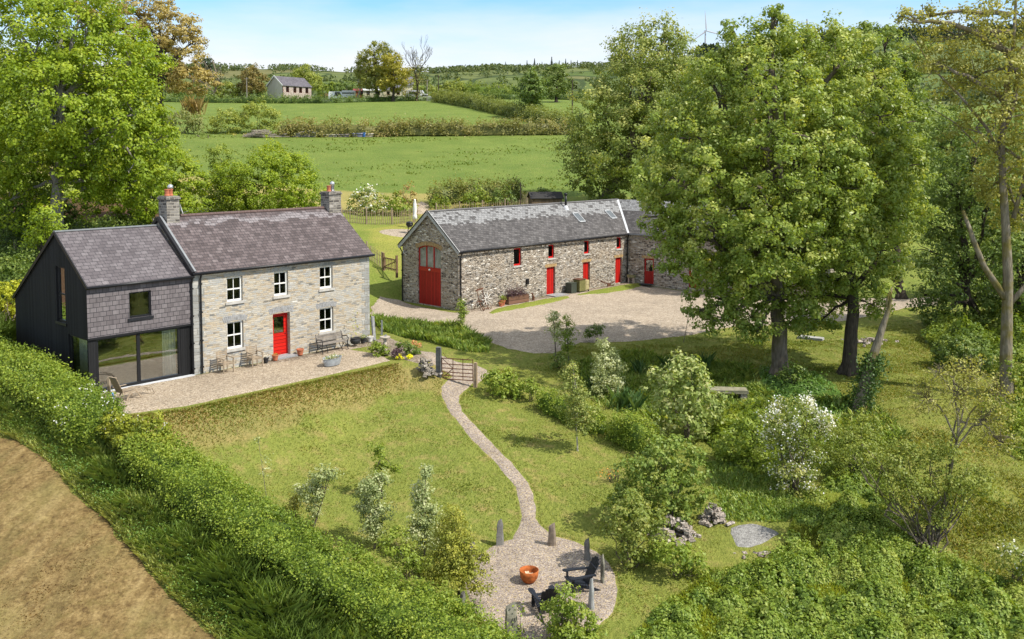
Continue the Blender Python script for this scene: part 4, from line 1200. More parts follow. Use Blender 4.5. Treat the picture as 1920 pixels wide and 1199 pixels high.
def tree(name, label, cat, base, blobs, leafm, barkm, trunk_r, fork=None, seed=1, leaf=.2, clump=.55, dens=1.0, lpc=34, group=None, trunk_pts=None, up=.5, flat=.75, twigs=4, floor=None, shell=(.62, 1.06), inner=.12, extra=None, droop=.0, spiky=0.0, lift=.25, cull=True):
    rng = np.random.default_rng(seed)
    base = np.asarray(base, float)
    root = thing(name, label, cat, base, 0, group)
    B = [(np.asarray(c) - base, r) for c, r in blobs]
    m = MB()
    cen = np.mean([c for c, r in B], 0)
    if trunk_pts is None:
        f = np.asarray(fork) - base if fork is not None else cen * np.array([.6, .6, .45])
        pts = [np.array([0, 0, -.4]), np.array([0, 0, .15])] + wiggle((0, 0, .6), f, rng, 4, .02)
        top = cen + np.array([0, 0, .35 * max(b[1][2] for b in B)])
        pts += wiggle(f, top, rng, 4, .03)[1:]
        rr = [trunk_r * 1.6, trunk_r * 1.28] + list(np.linspace(trunk_r, trunk_r * .72, 5)) + list(np.linspace(trunk_r * .6, trunk_r * .15, 4))
    else:
        pts = [np.asarray(p) - base for p in trunk_pts]; rr = [trunk_r * 1.5, trunk_r * 1.1] + list(np.linspace(1, .16, len(pts) - 2) ** 1.15 * trunk_r)
        f = pts[len(pts) // 2]
    m.tube(pts, rr, 12)
    if trunk_r > .16:
        for k in range(6):                                       # root flare
            t = k * 1.05 + rng.random(); d = np.array([math.cos(t), math.sin(t), 0])
            m.tube([d * trunk_r * .5 + [0, 0, .55], d * trunk_r * 1.25 + [0, 0, .08], d * trunk_r * 2.0 + [0, 0, -.3]], [trunk_r * .42, trunk_r * .34, trunk_r * .12], 6)
    for k, (c, r) in enumerate(B):
        st = f + (pts[-1] - f) * min(.8, max(0, rng.random() * .8 * (1 if c[2] > f[2] else 0)))
        limbs(m, st, trunk_r, [(c, r)], rng, twigs=twigs, lift=lift)
    if extra: extra(m, base)
    m.build('trunk', barkm, root, smooth=True)
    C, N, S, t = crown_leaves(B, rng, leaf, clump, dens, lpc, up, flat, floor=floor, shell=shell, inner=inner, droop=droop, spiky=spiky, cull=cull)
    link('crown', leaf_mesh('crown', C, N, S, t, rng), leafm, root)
    return root

def hedge(name, label, path, w, h, leafm, seed=1, leaf=.11, clump=.24, dens=1.0, lpc=20, group=None, bumps=.18, cat='hedge', stems=True, top=.8, spiky=0, core=True, flowers=None):
    """clipped or ragged hedge along plan points; w/h may be lists"""
    rng = np.random.default_rng(seed)
    P = np.array([p[:2] for p in path], float)
    n = len(P)
    W = np.interp(np.arange(n), np.linspace(0, n - 1, len(np.atleast_1d(w))), np.atleast_1d(w))
    H = np.interp(np.arange(n), np.linspace(0, n - 1, len(np.atleast_1d(h))), np.atleast_1d(h))
    seg = np.linalg.norm(np.diff(P, axis=0), axis=1); s = np.concatenate([[0], np.cumsum(seg)])
    Ltot = s[-1]
    base = np.array([P[n // 2][0], P[n // 2][1], T1(*P[n // 2])])
    root = thing(name, label, cat, base, 0, group)
    def surf(t, a, k=1.0):
        """t along 0..L, a angle 0..pi across the top; superellipse profile"""
        x = np.interp(t, s, P[:, 0]); y = np.interp(t, s, P[:, 1])
        dx = np.interp(t + .4, s, P[:, 0]) - np.interp(t - .4, s, P[:, 0]); dy = np.interp(t + .4, s, P[:, 1]) - np.interp(t - .4, s, P[:, 1])
        l = np.hypot(dx, dy) + 1e-9; nx, ny = -dy / l, dx / l
        ww = np.interp(t, s, W) / 2; hh = np.interp(t, s, H)
        ca, sa = np.cos(a), np.sin(a)
        q = (np.abs(ca) ** 3.2 + np.abs(sa) ** 3.2) ** (-1 / 3.2)
        b = 1 + bumps * wob(t, a * ww * 2, .7, seed % 9) + bumps * .8 * wob(t, a, 2.2, (seed + 5) % 11)
        endr = np.clip(np.minimum(t, Ltot - t) / .55, 0, 1) ** .5
        endr = .35 + .65 * endr
        o = ca * q * ww * b * k * endr
        z = T(x, y) + np.maximum(.04, sa * q) * hh * (1 + (b - 1) * top) * (k if k < 1 else 1) * endr
        nrm = np.stack([nx * ca, ny * ca, sa], -1)
        return np.stack([x + nx * o, y + ny * o, z], -1), unit(nrm)
    area = Ltot * (W.mean() + 2 * H.mean())
    m = int(area * dens / (clump * clump * 1.3))
    t = rng.random(m) * Ltot
    hw = H.mean() * 2 / (W.mean() + 2 * H.mean())
    a = np.where(rng.random(m) < hw, np.where(rng.random(m) < .5, rng.random(m) * .85, math.pi - rng.random(m) * .85), .6 + rng.random(m) * (math.pi - 1.2))
    p, nr_ = surf(t, a, 1.0)
    k = lpc
    cs = clump * (.6 + .7 * rng.random((m, 1, 1)))
    off = rng.normal(size=(m, k, 3)) * cs * .55
    if spiky: off = off + nr_[:, None] * np.abs(rng.normal(size=(m, k, 1))) * cs * spiky
    C = (p[:, None] + off - nr_[:, None] * .05).reshape(-1, 3) - base
    N = unit(.6 * nr_[:, None] + np.array([0, 0, .5]) + .75 * rng.normal(size=(m, k, 3))).reshape(-1, 3)
    tint = np.clip((.5 + .2 * wob(t, a, 1.3, 3)[:, None] + rng.normal(0, .12, (m, 1)) + rng.normal(0, .16, (m, k))).ravel(), 0, 1)
    S = leaf * (.65 + .7 * rng.random(len(C)))
    me = leaf_mesh('foliage', C, N, S, tint, rng)
    link('foliage', me, leafm, root)
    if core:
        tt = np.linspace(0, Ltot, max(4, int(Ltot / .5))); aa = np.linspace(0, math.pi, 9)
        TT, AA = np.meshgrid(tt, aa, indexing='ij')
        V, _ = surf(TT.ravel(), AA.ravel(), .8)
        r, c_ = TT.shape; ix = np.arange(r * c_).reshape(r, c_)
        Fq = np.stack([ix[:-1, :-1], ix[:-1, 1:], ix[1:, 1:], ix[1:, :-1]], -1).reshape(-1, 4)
        link('branches', np_mesh('branches', V - base, Fq, np.full(len(Fq), .15)), leafm, root)  # added solid hull, tinted dark for a closed, shaded inside
    if flowers:
        mat, cnt, rngs = flowers
        fm = []
        for (t0, t1) in rngs:
            tt = t0 + rng.random(cnt) * (t1 - t0); aa = .4 + rng.random(cnt) * 2.3
            pp, nn = surf(tt * Ltot, aa, 1.04)
            fm.append((pp[:, None] + rng.normal(size=(cnt, 12, 3)) * .10).reshape(-1, 3))
        C = np.concatenate(fm) - base
        N = unit(rng.normal(size=C.shape) + [0, 0, .8])
        link('blossom', leaf_mesh('blossom', C, N, np.full(len(C), .07), np.clip(rng.normal(.5, .2, len(C)), 0, 1), rng, .9), mat, root)
    return root

def shrub(name, label, cat, base, blobs, leafm, seed=1, leaf=.12, clump=.28, dens=1.0, lpc=22, group=None, stems=6, barkm=None, flowers=None, **k):
    """bush with several stems from the ground"""
    rng = np.random.default_rng(seed)
    base = np.asarray(base, float)
    root = thing(name, label, cat, base, 0, group)
    B = [(np.asarray(c) - base, np.asarray(r)) for c, r in blobs]
    m = MB()
    for q in range(stems):
        c, r = B[q % len(B)]
        e = c + unit(rng.normal(size=3)) * r * .75
        s0 = np.array([rng.normal() * .12, rng.normal() * .12, -.15])
        L_ = np.linalg.norm(e); rr = .012 + .009 * L_
        pts = wiggle(s0, e, rng, 5, .05)
        m.tube(pts, list(np.linspace(rr, rr * .3, len(pts))), 6, False)
        for _ in range(2):
            j = rng.integers(2, 5); e2 = pts[j] + unit(rng.normal(size=3) + [0, 0, .7]) * r.mean() * .7
            m.tube(wiggle(pts[j], e2, rng, 2, .08), [rr * .4, rr * .25, rr * .12], 5, False)
    m.build('stems', barkm or BARK, root)
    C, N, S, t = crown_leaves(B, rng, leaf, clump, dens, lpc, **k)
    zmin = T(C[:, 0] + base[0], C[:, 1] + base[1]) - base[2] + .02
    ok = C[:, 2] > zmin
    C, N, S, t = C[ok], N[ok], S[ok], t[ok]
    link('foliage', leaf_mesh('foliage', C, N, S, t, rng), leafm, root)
    if flowers:
        mat, frac, size, zcut = flowers
        zr_ = C[:, 2] / C[:, 2].max()
        pt = wob(C[:, 0] + C[:, 2] * .7, C[:, 1] - C[:, 2] * .5, .45, seed % 9)
        sel = (rng.random(len(C)) < frac * np.clip(.12 + (zr_ - zcut) / max(.02, 1 - zcut) * 1.3, .12 if zcut > 0 else .5, 1) * np.clip(.55 + pt, 0, 1.2))
        F_ = (C[sel][:, None] + rng.normal(size=(sel.sum(), 5, 3)) * size * 1.1).reshape(-1, 3) + [0, 0, .04]
        link('blossom', leaf_mesh('blossom', F_, unit(rng.normal(size=F_.shape) + [0, 0, .9]), np.full(len(F_), size), np.clip(rng.normal(.5, .2, len(F_)), 0, 1), rng, .9), mat, root)
    return root

# ---- the trees
G = lambda px, py: ground(px, py)
b1 = G(1462, 706); Y1 = b1[1]
tree('sycamore_tree', 'huge leafy sycamore with a thick pale trunk standing in front of the barn wing', 'tree', b1,
     [blob(1440, 150, 95, Y1, 0), blob(1540, 140, 85, Y1, 1.5), blob(1350, 225, 105, Y1, .5), blob(1470, 250, 120, Y1, -2), blob(1590, 230, 95, Y1, 1), blob(1300, 320, 95, Y1, -1), blob(1410, 340, 115, Y1, -3.2),
      blob(1530, 340, 115, Y1, -2.2), blob(1630, 325, 85, Y1, 0), blob(1330, 430, 90, Y1, -1.5), blob(1440, 445, 95, Y1, -3), blob(1370, 535, 60, Y1, -1), blob(1290, 480, 45, Y1, -1.5), blob(1345, 560, 48, Y1, -.5, 28),
      blob(1410, 595, 50, Y1, -1, 28), blob(1350, 600, 34, Y1, -1.5, 20), blob(1420, 622, 38, Y1, -1.5, 20), blob(1300, 590, 26, Y1, -1, 16), blob(1490, 570, 45, Y1, -1, 30), blob(1500, 610, 36, Y1, 0, 18), blob(1500, 470, 60, Y1, -1.5), blob(1450, 60, 38, Y1, .5), blob(1395, 85, 42, Y1, 0), blob(1510, 75, 45, Y1, 1), blob(1310, 250, 55, Y1, 2), blob(1450, 330, 130, Y1, 3.5), blob(1400, 470, 60, Y1, 2.5), blob(1450, 22, 14, Y1, .5), blob(1375, 60, 18, Y1, .5), blob(1258, 330, 58, Y1, .5), blob(1240, 405, 42, Y1, 0), blob(1262, 440, 44, Y1, -1), blob(1275, 260, 45, Y1, 1), blob(1670, 240, 58, Y1, 1), blob(1690, 320, 48, Y1, .5), blob(1590, 105, 48, Y1, 1.5), blob(1650, 165, 48, Y1, 1.5), blob(1330, 150, 48, Y1, 1), blob(1400, 130, 55, Y1, -.5)],
     SYC, BARK, .42, fork=at(1460, 560, Y1), seed=11, leaf=.165, clump=.5, dens=1.0, lpc=58, twigs=4)
b2 = G(1592, 700); Y2 = b2[1]
tree('sycamore_tree', 'second sycamore with a dark forked trunk beside the ivy-clad leaning trunk', 'tree', b2,
     [blob(1570, 430, 70, Y2, -.8), blob(1640, 400, 75, Y2, 0), blob(1660, 470, 55, Y2, .5), blob(1545, 505, 55, Y2, 1), blob(1600, 330, 75, Y2, 1.5), blob(1670, 320, 60, Y2, 2), blob(1490, 560, 50, Y2, 2.5, 30), blob(1560, 565, 40, Y2, 2.5, 26), blob(1620, 535, 45, Y2, -.5, 26), blob(1700, 400, 45, Y2, 1), blob(1480, 500, 45, Y2, 2.5), blob(1540, 600, 34, Y2, 1.5, 18), blob(1640, 575, 34, Y2, -.5, 18), blob(1580, 450, 60, Y2, -1.5)],
     SYC, BARKD, .36, fork=at(1600, 560, Y2), seed=12, leaf=.16, clump=.48, dens=.95, lpc=54)
b3 = at(1128, 392, 92); b3[2] = T1(b3[0], b3[1])
tree('broad_tree', 'tall dense tree rising behind the barn roof with drooping lower boughs', 'tree', b3,
     [blob(1220, 105, 60, 92), blob(1265, 125, 50, 92), blob(1180, 150, 55, 92), blob(1230, 190, 70, 92, -2), blob(1130, 215, 58, 92), blob(1280, 215, 55, 92, -1), blob(1180, 270, 75, 92, -3), blob(1110, 285, 48, 92), blob(1250, 290, 70, 92, -2), blob(1140, 335, 42, 92, -1), blob(1200, 340, 60, 92, 0), blob(1100, 330, 30, 92, 0), blob(1205, 75, 28, 92), blob(1250, 72, 24, 92), blob(1270, 350, 45, 92)],
     ASH, BARK, .45, seed=13, leaf=.25, clump=.8, dens=1.1, lpc=56, spiky=.6, up=.3)
b4 = at(1690, 470, 66); b4[2] = T1(b4[0], b4[1])
tree('sycamore_tree', 'darker sycamore whose crown shows behind the huge sycamore beside the wooded valley gap', 'tree', b4,
     [blob(1640, 100, 55, 66), blob(1700, 115, 40, 66), blob(1600, 130, 50, 66), blob(1660, 185, 70, 66), blob(1710, 240, 55, 66), blob(1640, 270, 65, 66, 2), blob(1700, 320, 50, 66), blob(1730, 290, 35, 66), blob(1625, 75, 30, 66), blob(1665, 72, 25, 66), blob(1690, 400, 40, 66)],
     fol("sycamore_shade", (.045, .085, .015), (.11, .17, .03), (.25, .30, .09)), BARKD, .35, seed=14, leaf=.2, clump=.62, dens=.95, lpc=52)
b5 = G(1888, 752); Y5 = b5[1]
def forkB(m, base):
    A = lambda px, py, dy=0: at(px, py, Y5 + dy) - base
    m.tube([A(1885, 560), A(1845, 500), A(1825, 450), A(1806, 396)], [.17, .13, .11, .08], 9)
    m.tube([A(1880, 300), A(1850, 240), A(1800, 180), A(1750, 130), A(1705, 60)], [.09, .075, .06, .04, .015], 8)
    m.tube([A(1893, 570), A(1920, 540), A(1960, 500), A(1990, 430)], [.14, .11, .09, .06], 8)
    m.tube([A(1900, 410), A(1930, 300), A(1950, 180)], [.11, .08, .04], 8)
    m.tube([A(1865, 240), A(1830, 270), A(1790, 230), A(1740, 200)], [.05, .04, .03, .012], 6)
tree('tall_tree', 'tall thinly leaved tree with a mossy tan trunk and a stub of broken limb', 'tree', b5,
     [blob(1860, 60, 70, Y5), blob(1780, 70, 55, Y5, .5), blob(1730, 35, 35, Y5, .5), blob(1900, 130, 70, Y5, -.5), blob(1820, 150, 60, Y5, 1), blob(1880, 220, 70, Y5, -.6), blob(1830, 240, 50, Y5), blob(1900, 310, 60, Y5, 0), blob(1860, 350, 45, Y5, 1), blob(1930, 40, 60, Y5), blob(1750, 120, 35, Y5, 0), blob(1960, 200, 60, Y5), blob(1910, 400, 40, Y5, 1), blob(1690, 30, 14, Y5), blob(1950, 330, 50, Y5)],
     OLIVE, BARKT, .27, seed=15, leaf=.14, clump=.46, dens=.85, lpc=32, twigs=6, shell=(.3, 1.1),
     trunk_pts=[at(1888, 765, Y5), at(1888, 745, Y5), at(1886, 680, Y5), at(1888, 600, Y5), at(1890, 520, Y5), at(1886, 430, Y5), at(1880, 340, Y5), at(1878, 250, Y5), at(1888, 170, Y5), at(1900, 80, Y5), at(1905, 0, Y5), at(1900, -60, Y5)], extra=forkB)
b6 = G(1612, 768); Y6 = b6[1]
rt = tree('leaning_tree', 'leaning bare trunk wrapped in ivy with a broken top', 'tree', b6, [blob(1668, 545, 16, Y6)], SYC, BARKT, .26, seed=16, leaf=.2, clump=.4, dens=.8, lpc=16, twigs=2,
     trunk_pts=[at(1608, 780, Y6), at(1610, 762, Y6), at(1622, 720, Y6), at(1640, 660, Y6), at(1656, 610, Y6), at(1668, 575, Y6), at(1672, 540, Y6)])
rng = np.random.default_rng(5)
iv = []
for k in range(150):
    u = rng.random() * .62; pA = at(1608, 780, Y6) * (1 - u) + at(1660, 600, Y6) * u - b6
    iv.append(pA + rng.normal(size=(26, 3)) * np.array([.26, .26, .16]))
iv = np.concatenate(iv)
link('ivy', leaf_mesh('ivy', iv, unit(rng.normal(size=iv.shape) + [0, -.5, .5]), np.full(len(iv), .11), np.clip(rng.normal(.4, .2, len(iv)), 0, 1), rng, .9), fol("ivy", (.02, .045, .012), (.045, .09, .022), (.10, .16, .05)), rt)
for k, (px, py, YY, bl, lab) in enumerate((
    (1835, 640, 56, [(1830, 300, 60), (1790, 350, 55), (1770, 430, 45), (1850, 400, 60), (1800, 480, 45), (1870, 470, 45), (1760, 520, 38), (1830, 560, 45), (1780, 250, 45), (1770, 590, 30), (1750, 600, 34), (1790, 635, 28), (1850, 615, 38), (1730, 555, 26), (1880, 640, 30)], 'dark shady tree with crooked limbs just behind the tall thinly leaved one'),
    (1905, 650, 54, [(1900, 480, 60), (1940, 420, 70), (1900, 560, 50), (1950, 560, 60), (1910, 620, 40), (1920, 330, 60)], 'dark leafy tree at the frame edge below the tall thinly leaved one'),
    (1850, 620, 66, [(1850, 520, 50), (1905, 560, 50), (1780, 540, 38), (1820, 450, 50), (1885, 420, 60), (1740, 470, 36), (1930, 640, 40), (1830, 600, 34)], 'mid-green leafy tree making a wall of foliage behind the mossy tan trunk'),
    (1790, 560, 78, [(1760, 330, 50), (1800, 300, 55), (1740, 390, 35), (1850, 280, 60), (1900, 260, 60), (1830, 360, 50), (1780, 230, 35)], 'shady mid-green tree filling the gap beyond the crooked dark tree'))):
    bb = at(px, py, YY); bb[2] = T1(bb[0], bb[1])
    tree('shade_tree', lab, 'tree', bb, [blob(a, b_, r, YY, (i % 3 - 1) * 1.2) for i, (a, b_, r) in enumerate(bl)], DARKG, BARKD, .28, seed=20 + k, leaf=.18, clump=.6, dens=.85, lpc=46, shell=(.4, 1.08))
# left
b7 = at(106, 455, 58); b7[2] = T1(b7[0], b7[1])
def limbL(m, base):
    A = lambda px, py: at(px, py, 57.2) - base
    m.tube([A(108, 345), A(95, 320), A(70, 305), A(50, 300)], [.2, .16, .12, .06], 8)
    m.tube([A(118, 375), A(140, 362), A(160, 352)], [.16, .13, .12], 8)
tree('beech_tree', 'big bright green beech with a grey trunk behind the black extension', 'tree', b7,
     [blob(60, 90, 95, 58), blob(160, 80, 85, 58), blob(220, 150, 75, 58, .5), blob(20, 190, 100, 58, -1), blob(120, 190, 105, 58, -2), blob(220, 240, 80, 58, -1), blob(255, 215, 50, 58), blob(40, 290, 70, 58, 0), blob(160, 290, 75, 58, -1), blob(250, 300, 55, 58, 0), blob(10, 380, 50, 58), blob(110, 50, 60, 58, 1), blob(20, 40, 60, 58), blob(100, 250, 120, 58, 3), blob(200, 320, 50, 58, 2), blob(265, 350, 42, 58, 1), blob(285, 270, 40, 58, 1), blob(200, 120, 90, 58, 3), blob(60, 180, 110, 58, 3), blob(150, 30, 60, 58, 1), blob(245, 120, 45, 58, 0)],
     BEECH, BARKG, .40, seed=30, leaf=.2, clump=.66, dens=1.15, lpc=56, spiky=.3, inner=.2, extra=limbL, trunk_pts=[at(104, 470, 58), at(105, 448, 58), at(106, 400, 58), at(109, 340, 58), at(108, 280, 58), at(112, 200, 58), at(110, 100, 58)])
b8 = at(285, 440, 66); b8[2] = T1(b8[0], b8[1])
tree('young_beech', 'bright yellow-green young beech just behind the chimney end of the farmhouse', 'tree', b8,
     [blob(290, 300, 50, 66), blob(250, 340, 48, 66), blob(330, 340, 48, 66), blob(300, 370, 55, 66, -1), blob(235, 390, 40, 66), blob(360, 375, 32, 66), blob(215, 370, 35, 66), blob(280, 270, 28, 66)],
     BEECH, BARKG, .14, seed=31, leaf=.17, clump=.5, dens=1.1, lpc=50, spiky=.5, flat=.5)
for k, (px, YY, bl, lab) in enumerate((
    (500, 74, [(480, 350, 50), (540, 345, 48), (510, 310, 40), (570, 365, 35), (450, 370, 40), (560, 320, 25), (430, 330, 26), (500, 375, 40)], 'bushy green hazel showing over the middle of the farmhouse ridge'),
    (415, 75, [(412, 295, 18), (425, 330, 26), (400, 360, 32), (440, 365, 26)], 'spindly young tree with a tufted top over the farmhouse ridge'),
    (85, 50, [(85, 405, 22), (70, 425, 20), (98, 430, 16), (60, 440, 12)], 'bright sapling lit in front of the dark bank beside the black gable'))):
    bb = at(px, 430 if k < 2 else 505, YY); bb[2] = T1(bb[0], bb[1])
    tree('small_tree', lab, 'tree', bb, [blob(a, b_, r, YY, (i % 3 - 1) * .8) for i, (a, b_, r) in enumerate(bl)], (BEECH, SHRUBG, BEECH)[k], BARKD, .08, seed=33 + k, leaf=.16, clump=.45, dens=1.1, lpc=46, spiky=.5)
bb = at(40, 470, 63); bb[2] = T1(bb[0], bb[1])
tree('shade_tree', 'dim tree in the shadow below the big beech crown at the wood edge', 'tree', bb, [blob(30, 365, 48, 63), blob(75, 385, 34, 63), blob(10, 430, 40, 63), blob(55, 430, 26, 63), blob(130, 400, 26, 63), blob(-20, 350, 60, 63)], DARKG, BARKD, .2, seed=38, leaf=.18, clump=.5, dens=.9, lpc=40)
b9 = at(305, 180, 118); b9[2] = T1(b9[0], b9[1])
def limbO(m, base):
    A = lambda px, py: at(px, py, 117) - base
    m.tube([A(306, 150), A(325, 115), A(345, 95)], [.3, .22, .12], 8); m.tube([A(303, 150), A(285, 120), A(262, 112)], [.3, .22, .12], 8); m.tube([A(305, 130), A(300, 90), A(280, 50)], [.25, .2, .1], 8)
tree('copper_tree', 'spreading coppery brown oak with open crown towering beyond the bright beech', 'tree', b9,
     [blob(210, 30, 40, 118), blob(250, 15, 35, 118), blob(270, 55, 32, 118), blob(330, 60, 38, 118, -1), blob(355, 50, 22, 118), blob(340, 95, 36, 118), blob(300, 90, 30, 118, 2), blob(250, 80, 35, 118), blob(345, 145, 38, 118, -1, 22), blob(385, 152, 26, 118, 0, 16), blob(180, 15, 35, 118), blob(310, 150, 30, 118, 2, 20), blob(140, 5, 30, 118), blob(290, 120, 34, 118, 1), blob(365, 75, 22, 118), blob(260, 130, 40, 118, 1), blob(375, 130, 18, 118, 0, 12), blob(300, 20, 34, 118), blob(350, 170, 36, 118, 0, 13)],
     COPPER, BARKD, .5, seed=36, leaf=.27, clump=.85, dens=1.1, lpc=44, flat=.45, shell=(.4, 1.08), extra=limbO)
# ------------------------------------------------------------------ hedges and garden plants
def lerp_path(P, n=5): return smooth_px(P, n)
hedge('clipped_hedge', 'broad flat-topped beech hedge climbing past the black timber gable', lerp_path([(-29.5, 47.5), (-24.6, 42.4), (-20.8, 38.9), (-17.65, 36.4), (-15.6, 34.3), (-14.5, 33.2)]), [2.2, 2.2, 2.0], [1.45, 1.5, 1.5, 1.25], HEDGEF, seed=41, leaf=.095, clump=.24, dens=1.25, lpc=36, bumps=.15, spiky=.22, flowers=(MAY, 14, [(.80, .97)]))
hedge('clipped_hedge', 'long clipped hedge along the mown field, running past the fire circle', lerp_path([(-13.0, 32.6), (-11.2, 31.1), (-9.2, 29.5), (-6.1, 27.0), (-3.4, 25.0), (-1.2, 23.3), (1.0, 21.3)]), [1.7, 1.9, 2.1, 2.2], [1.5, 1.6, 1.55, 1.5], HEDGEF, seed=42, leaf=.075, clump=.2, dens=1.25, lpc=36, bumps=.16, spiky=.22)
shrub('lime_bush', 'rounded lime-green bush joining the two clipped hedges at the terrace corner', 'bush', (-12.9, 32.7, T1(-12.9, 32.7)), [blob(285, 815, 34, 32.4), blob(240, 812, 34, 32.8), blob(300, 840, 26, 32.2), blob(212, 800, 26, 33.2)], fol("lime_hedge", (.055, .09, .010), (.135, .175, .018), (.26, .285, .04)), seed=43, leaf=.10, clump=.2, dens=1.4, lpc=26, flowers=(MAY, .006, .06, -9))

def blades(name, pts, h, w, mat, rng, lean=.35, tint=None, kind='stuff', lab=None, cat=None, parent=None):
    """grass blades: narrow two-piece leaves at plan points (n,2)"""
    n = len(pts)
    z = T(pts[:, 0], pts[:, 1])
    B = np.stack([pts[:, 0], pts[:, 1], z - .02], -1)
    a = rng.random(n) * 6.283; d = np.stack([np.cos(a), np.sin(a), np.zeros(n)], -1)
    s = np.stack([-np.sin(a), np.cos(a), np.zeros(n)], -1)
    H = (h * (.5 + .8 * rng.random(n)) * (1 if np.isscalar(h) else 1))[:, None] if np.isscalar(h) else (np.asarray(h) * (.6 + .7 * rng.random(n)))[:, None]
    ln = lean * (.3 + rng.random(n))[:, None]
    up = np.array([0, 0, 1.0])
    W = w * (.7 + .6 * rng.random(n))[:, None]
    m1 = B + up * H * .55 + d * H * ln * .4; t = B + up * H * (1 - .25 * ln) + d * H * ln
    V = np.stack([B - s * W * .5, B + s * W * .5, m1 + s * W * .45, t, m1 - s * W * .45], 1).reshape(-1, 3)
    F = np.arange(5 * n).reshape(-1, 5)
    if tint is None: tint = np.clip(rng.normal(.5, .2, n) + .15 * wob(pts[:, 0], pts[:, 1], 1.4), 0, 1)
    o = link(name, np_mesh(name, V, F, tint), mat, parent)
    if kind: tag(o, lab, cat, kind=kind)
    return o
def scatter(poly, n, rng):
    P = np.array([p[:2] for p in poly]); lo, hi = P.min(0), P.max(0)
    out = []
    tot = 0
    while tot < n:
        q = lo + rng.random((n * 2, 2)) * (hi - lo)
        q = q[in_poly(P, q[:, 0], q[:, 1])]
        out.append(q); tot += len(q)
    return np.concatenate(out)[:n]
GRASST = fol("tall_grass", (.065, .12, .030), (.13, .215, .05), (.30, .36, .13))
GRASSL = fol("lawn_grass", (.060, .11, .014), (.125, .162, .026), (.22, .18, .068))
GRASSD = fol("dry_grass", (.12, .105, .036), (.215, .175, .07), (.32, .27, .13))
rng = np.random.default_rng(77)
hedge_line = lerp_path([(-30, 52), (-23.5, 44.2), (-20.3, 40.3), (-17.0, 36.0), (-13.3, 32.7), (-9.2, 29.5), (-6.1, 27.0), (-3.4, 25.0), (-1.2, 23.3), (1.0, 21.3)])
vp = [tuple(q) for q in hedge_line] + [tuple(q) for q in hp[::-1]]
q = scatter(vp, 85000, rng)
hd = np.min(np.hypot(q[:, None, 0] - hedge_line[None, :, 0], q[:, None, 1] - hedge_line[None, :, 1]), 1)
ed = np.min(np.hypot(q[:, None, 0] - np.array(hp)[None, :, 0], q[:, None, 1] - np.array(hp)[None, :, 1]), 1)
hh = np.clip(.25 + ed * .42, .25, .8) * (1 + .35 * wob(q[:, 0], q[:, 1], .8))
tint = np.clip(.46 + .22 * wob(q[:, 0], q[:, 1], 1.1) + rng.normal(0, .13, len(q)) + .55 * np.exp(-ed / .35), 0, 1)
blades('tall_grass', q, hh, .024, GRASST, rng, .7, tint, lab='long green grass and weeds between the hedge and mown field', cat='grass')
# broad-leaved weeds in the verge
qs = scatter(vp, 700, rng); C = []
for x, y in qs:
    hgt = .35 + .45 * rng.random()
    C.append(np.stack([x + rng.normal(0, .13, 26), y + rng.normal(0, .13, 26), T1(x, y) + rng.random(26) * hgt], -1))
C = np.concatenate(C)
tag(link('nettle_weeds', leaf_mesh('nettle_weeds', C, unit(rng.normal(size=C.shape) * .7 + [0, 0, .9]), np.full(len(C), .075), np.clip(rng.normal(.5, .22, len(C)), 0, 1), rng, .5), NETTLE), 'leafy weeds growing through the long grass beside the hedge', 'weeds', kind='stuff')

# lawn: real short blades over the nearer turf
bad = [[p[:2] for p in circ], [ground(*p)[:2] for p in np.concatenate([pl, pr])], list(hp) + [(-7, 12), (-60, 12), (-60, 38), (-30, 38)], TERR]
far_lawn = pxy((200, 800), (330, 830), (700, 735), (820, 690), (960, 690), (1080, 650), (1300, 632), (1500, 640), (1700, 600), (1790, 700), (1700, 800), (1450, 880), (1340, 1040), (1230, 1180), (1020, 1199), (880, 1180), (600, 1010), (420, 905))
q = scatter(far_lawn, 230000, rng)
den = .5 + .5 * wob(q[:, 0], q[:, 1], .55, 4)
q = q[rng.random(len(q)) < np.clip(den, .12, 1)]
bad.append([p[:2] for p in drive])
ok = np.ones(len(q), bool)
for b in bad: ok &= ~in_poly(b, q[:, 0], q[:, 1])
q = q[ok]
hh = .055 + .05 * np.clip(wob(q[:, 0], q[:, 1], 1.3, 6), 0, 1)
tint = np.clip(.40 + .20 * wob(q[:, 0], q[:, 1], 1.9, 1) + .22 * wob(q[:, 0], q[:, 1], .7, 12) + rng.normal(0, .16, len(q)), 0, 1)
blades('lawn_grass', q, hh, .024, GRASSL, rng, .9, tint, lab='short sunlit grass of the garden lawn', cat='grass')
# stubble and hay litter on the mown field
q = scatter(list(hp) + [(-4, 17), (-30, 17), (-40, 30)], 150000, rng)
q = q[in_poly([p[:2] for p in list(hp) + [(-7, 12), (-60, 12), (-60, 38), (-30, 38)]], q[:, 0], q[:, 1])]
blades('hay_stubble', q, .05 + .04 * np.clip(wob(q[:, 0], q[:, 1], .5, 8), 0, 1), .022, fol("stubble", (.05, .031, .013), (.135, .09, .040), (.27, .20, .095)), rng, 1.0, lab='brown stubble and hay litter on the mown field', cat='stubble')
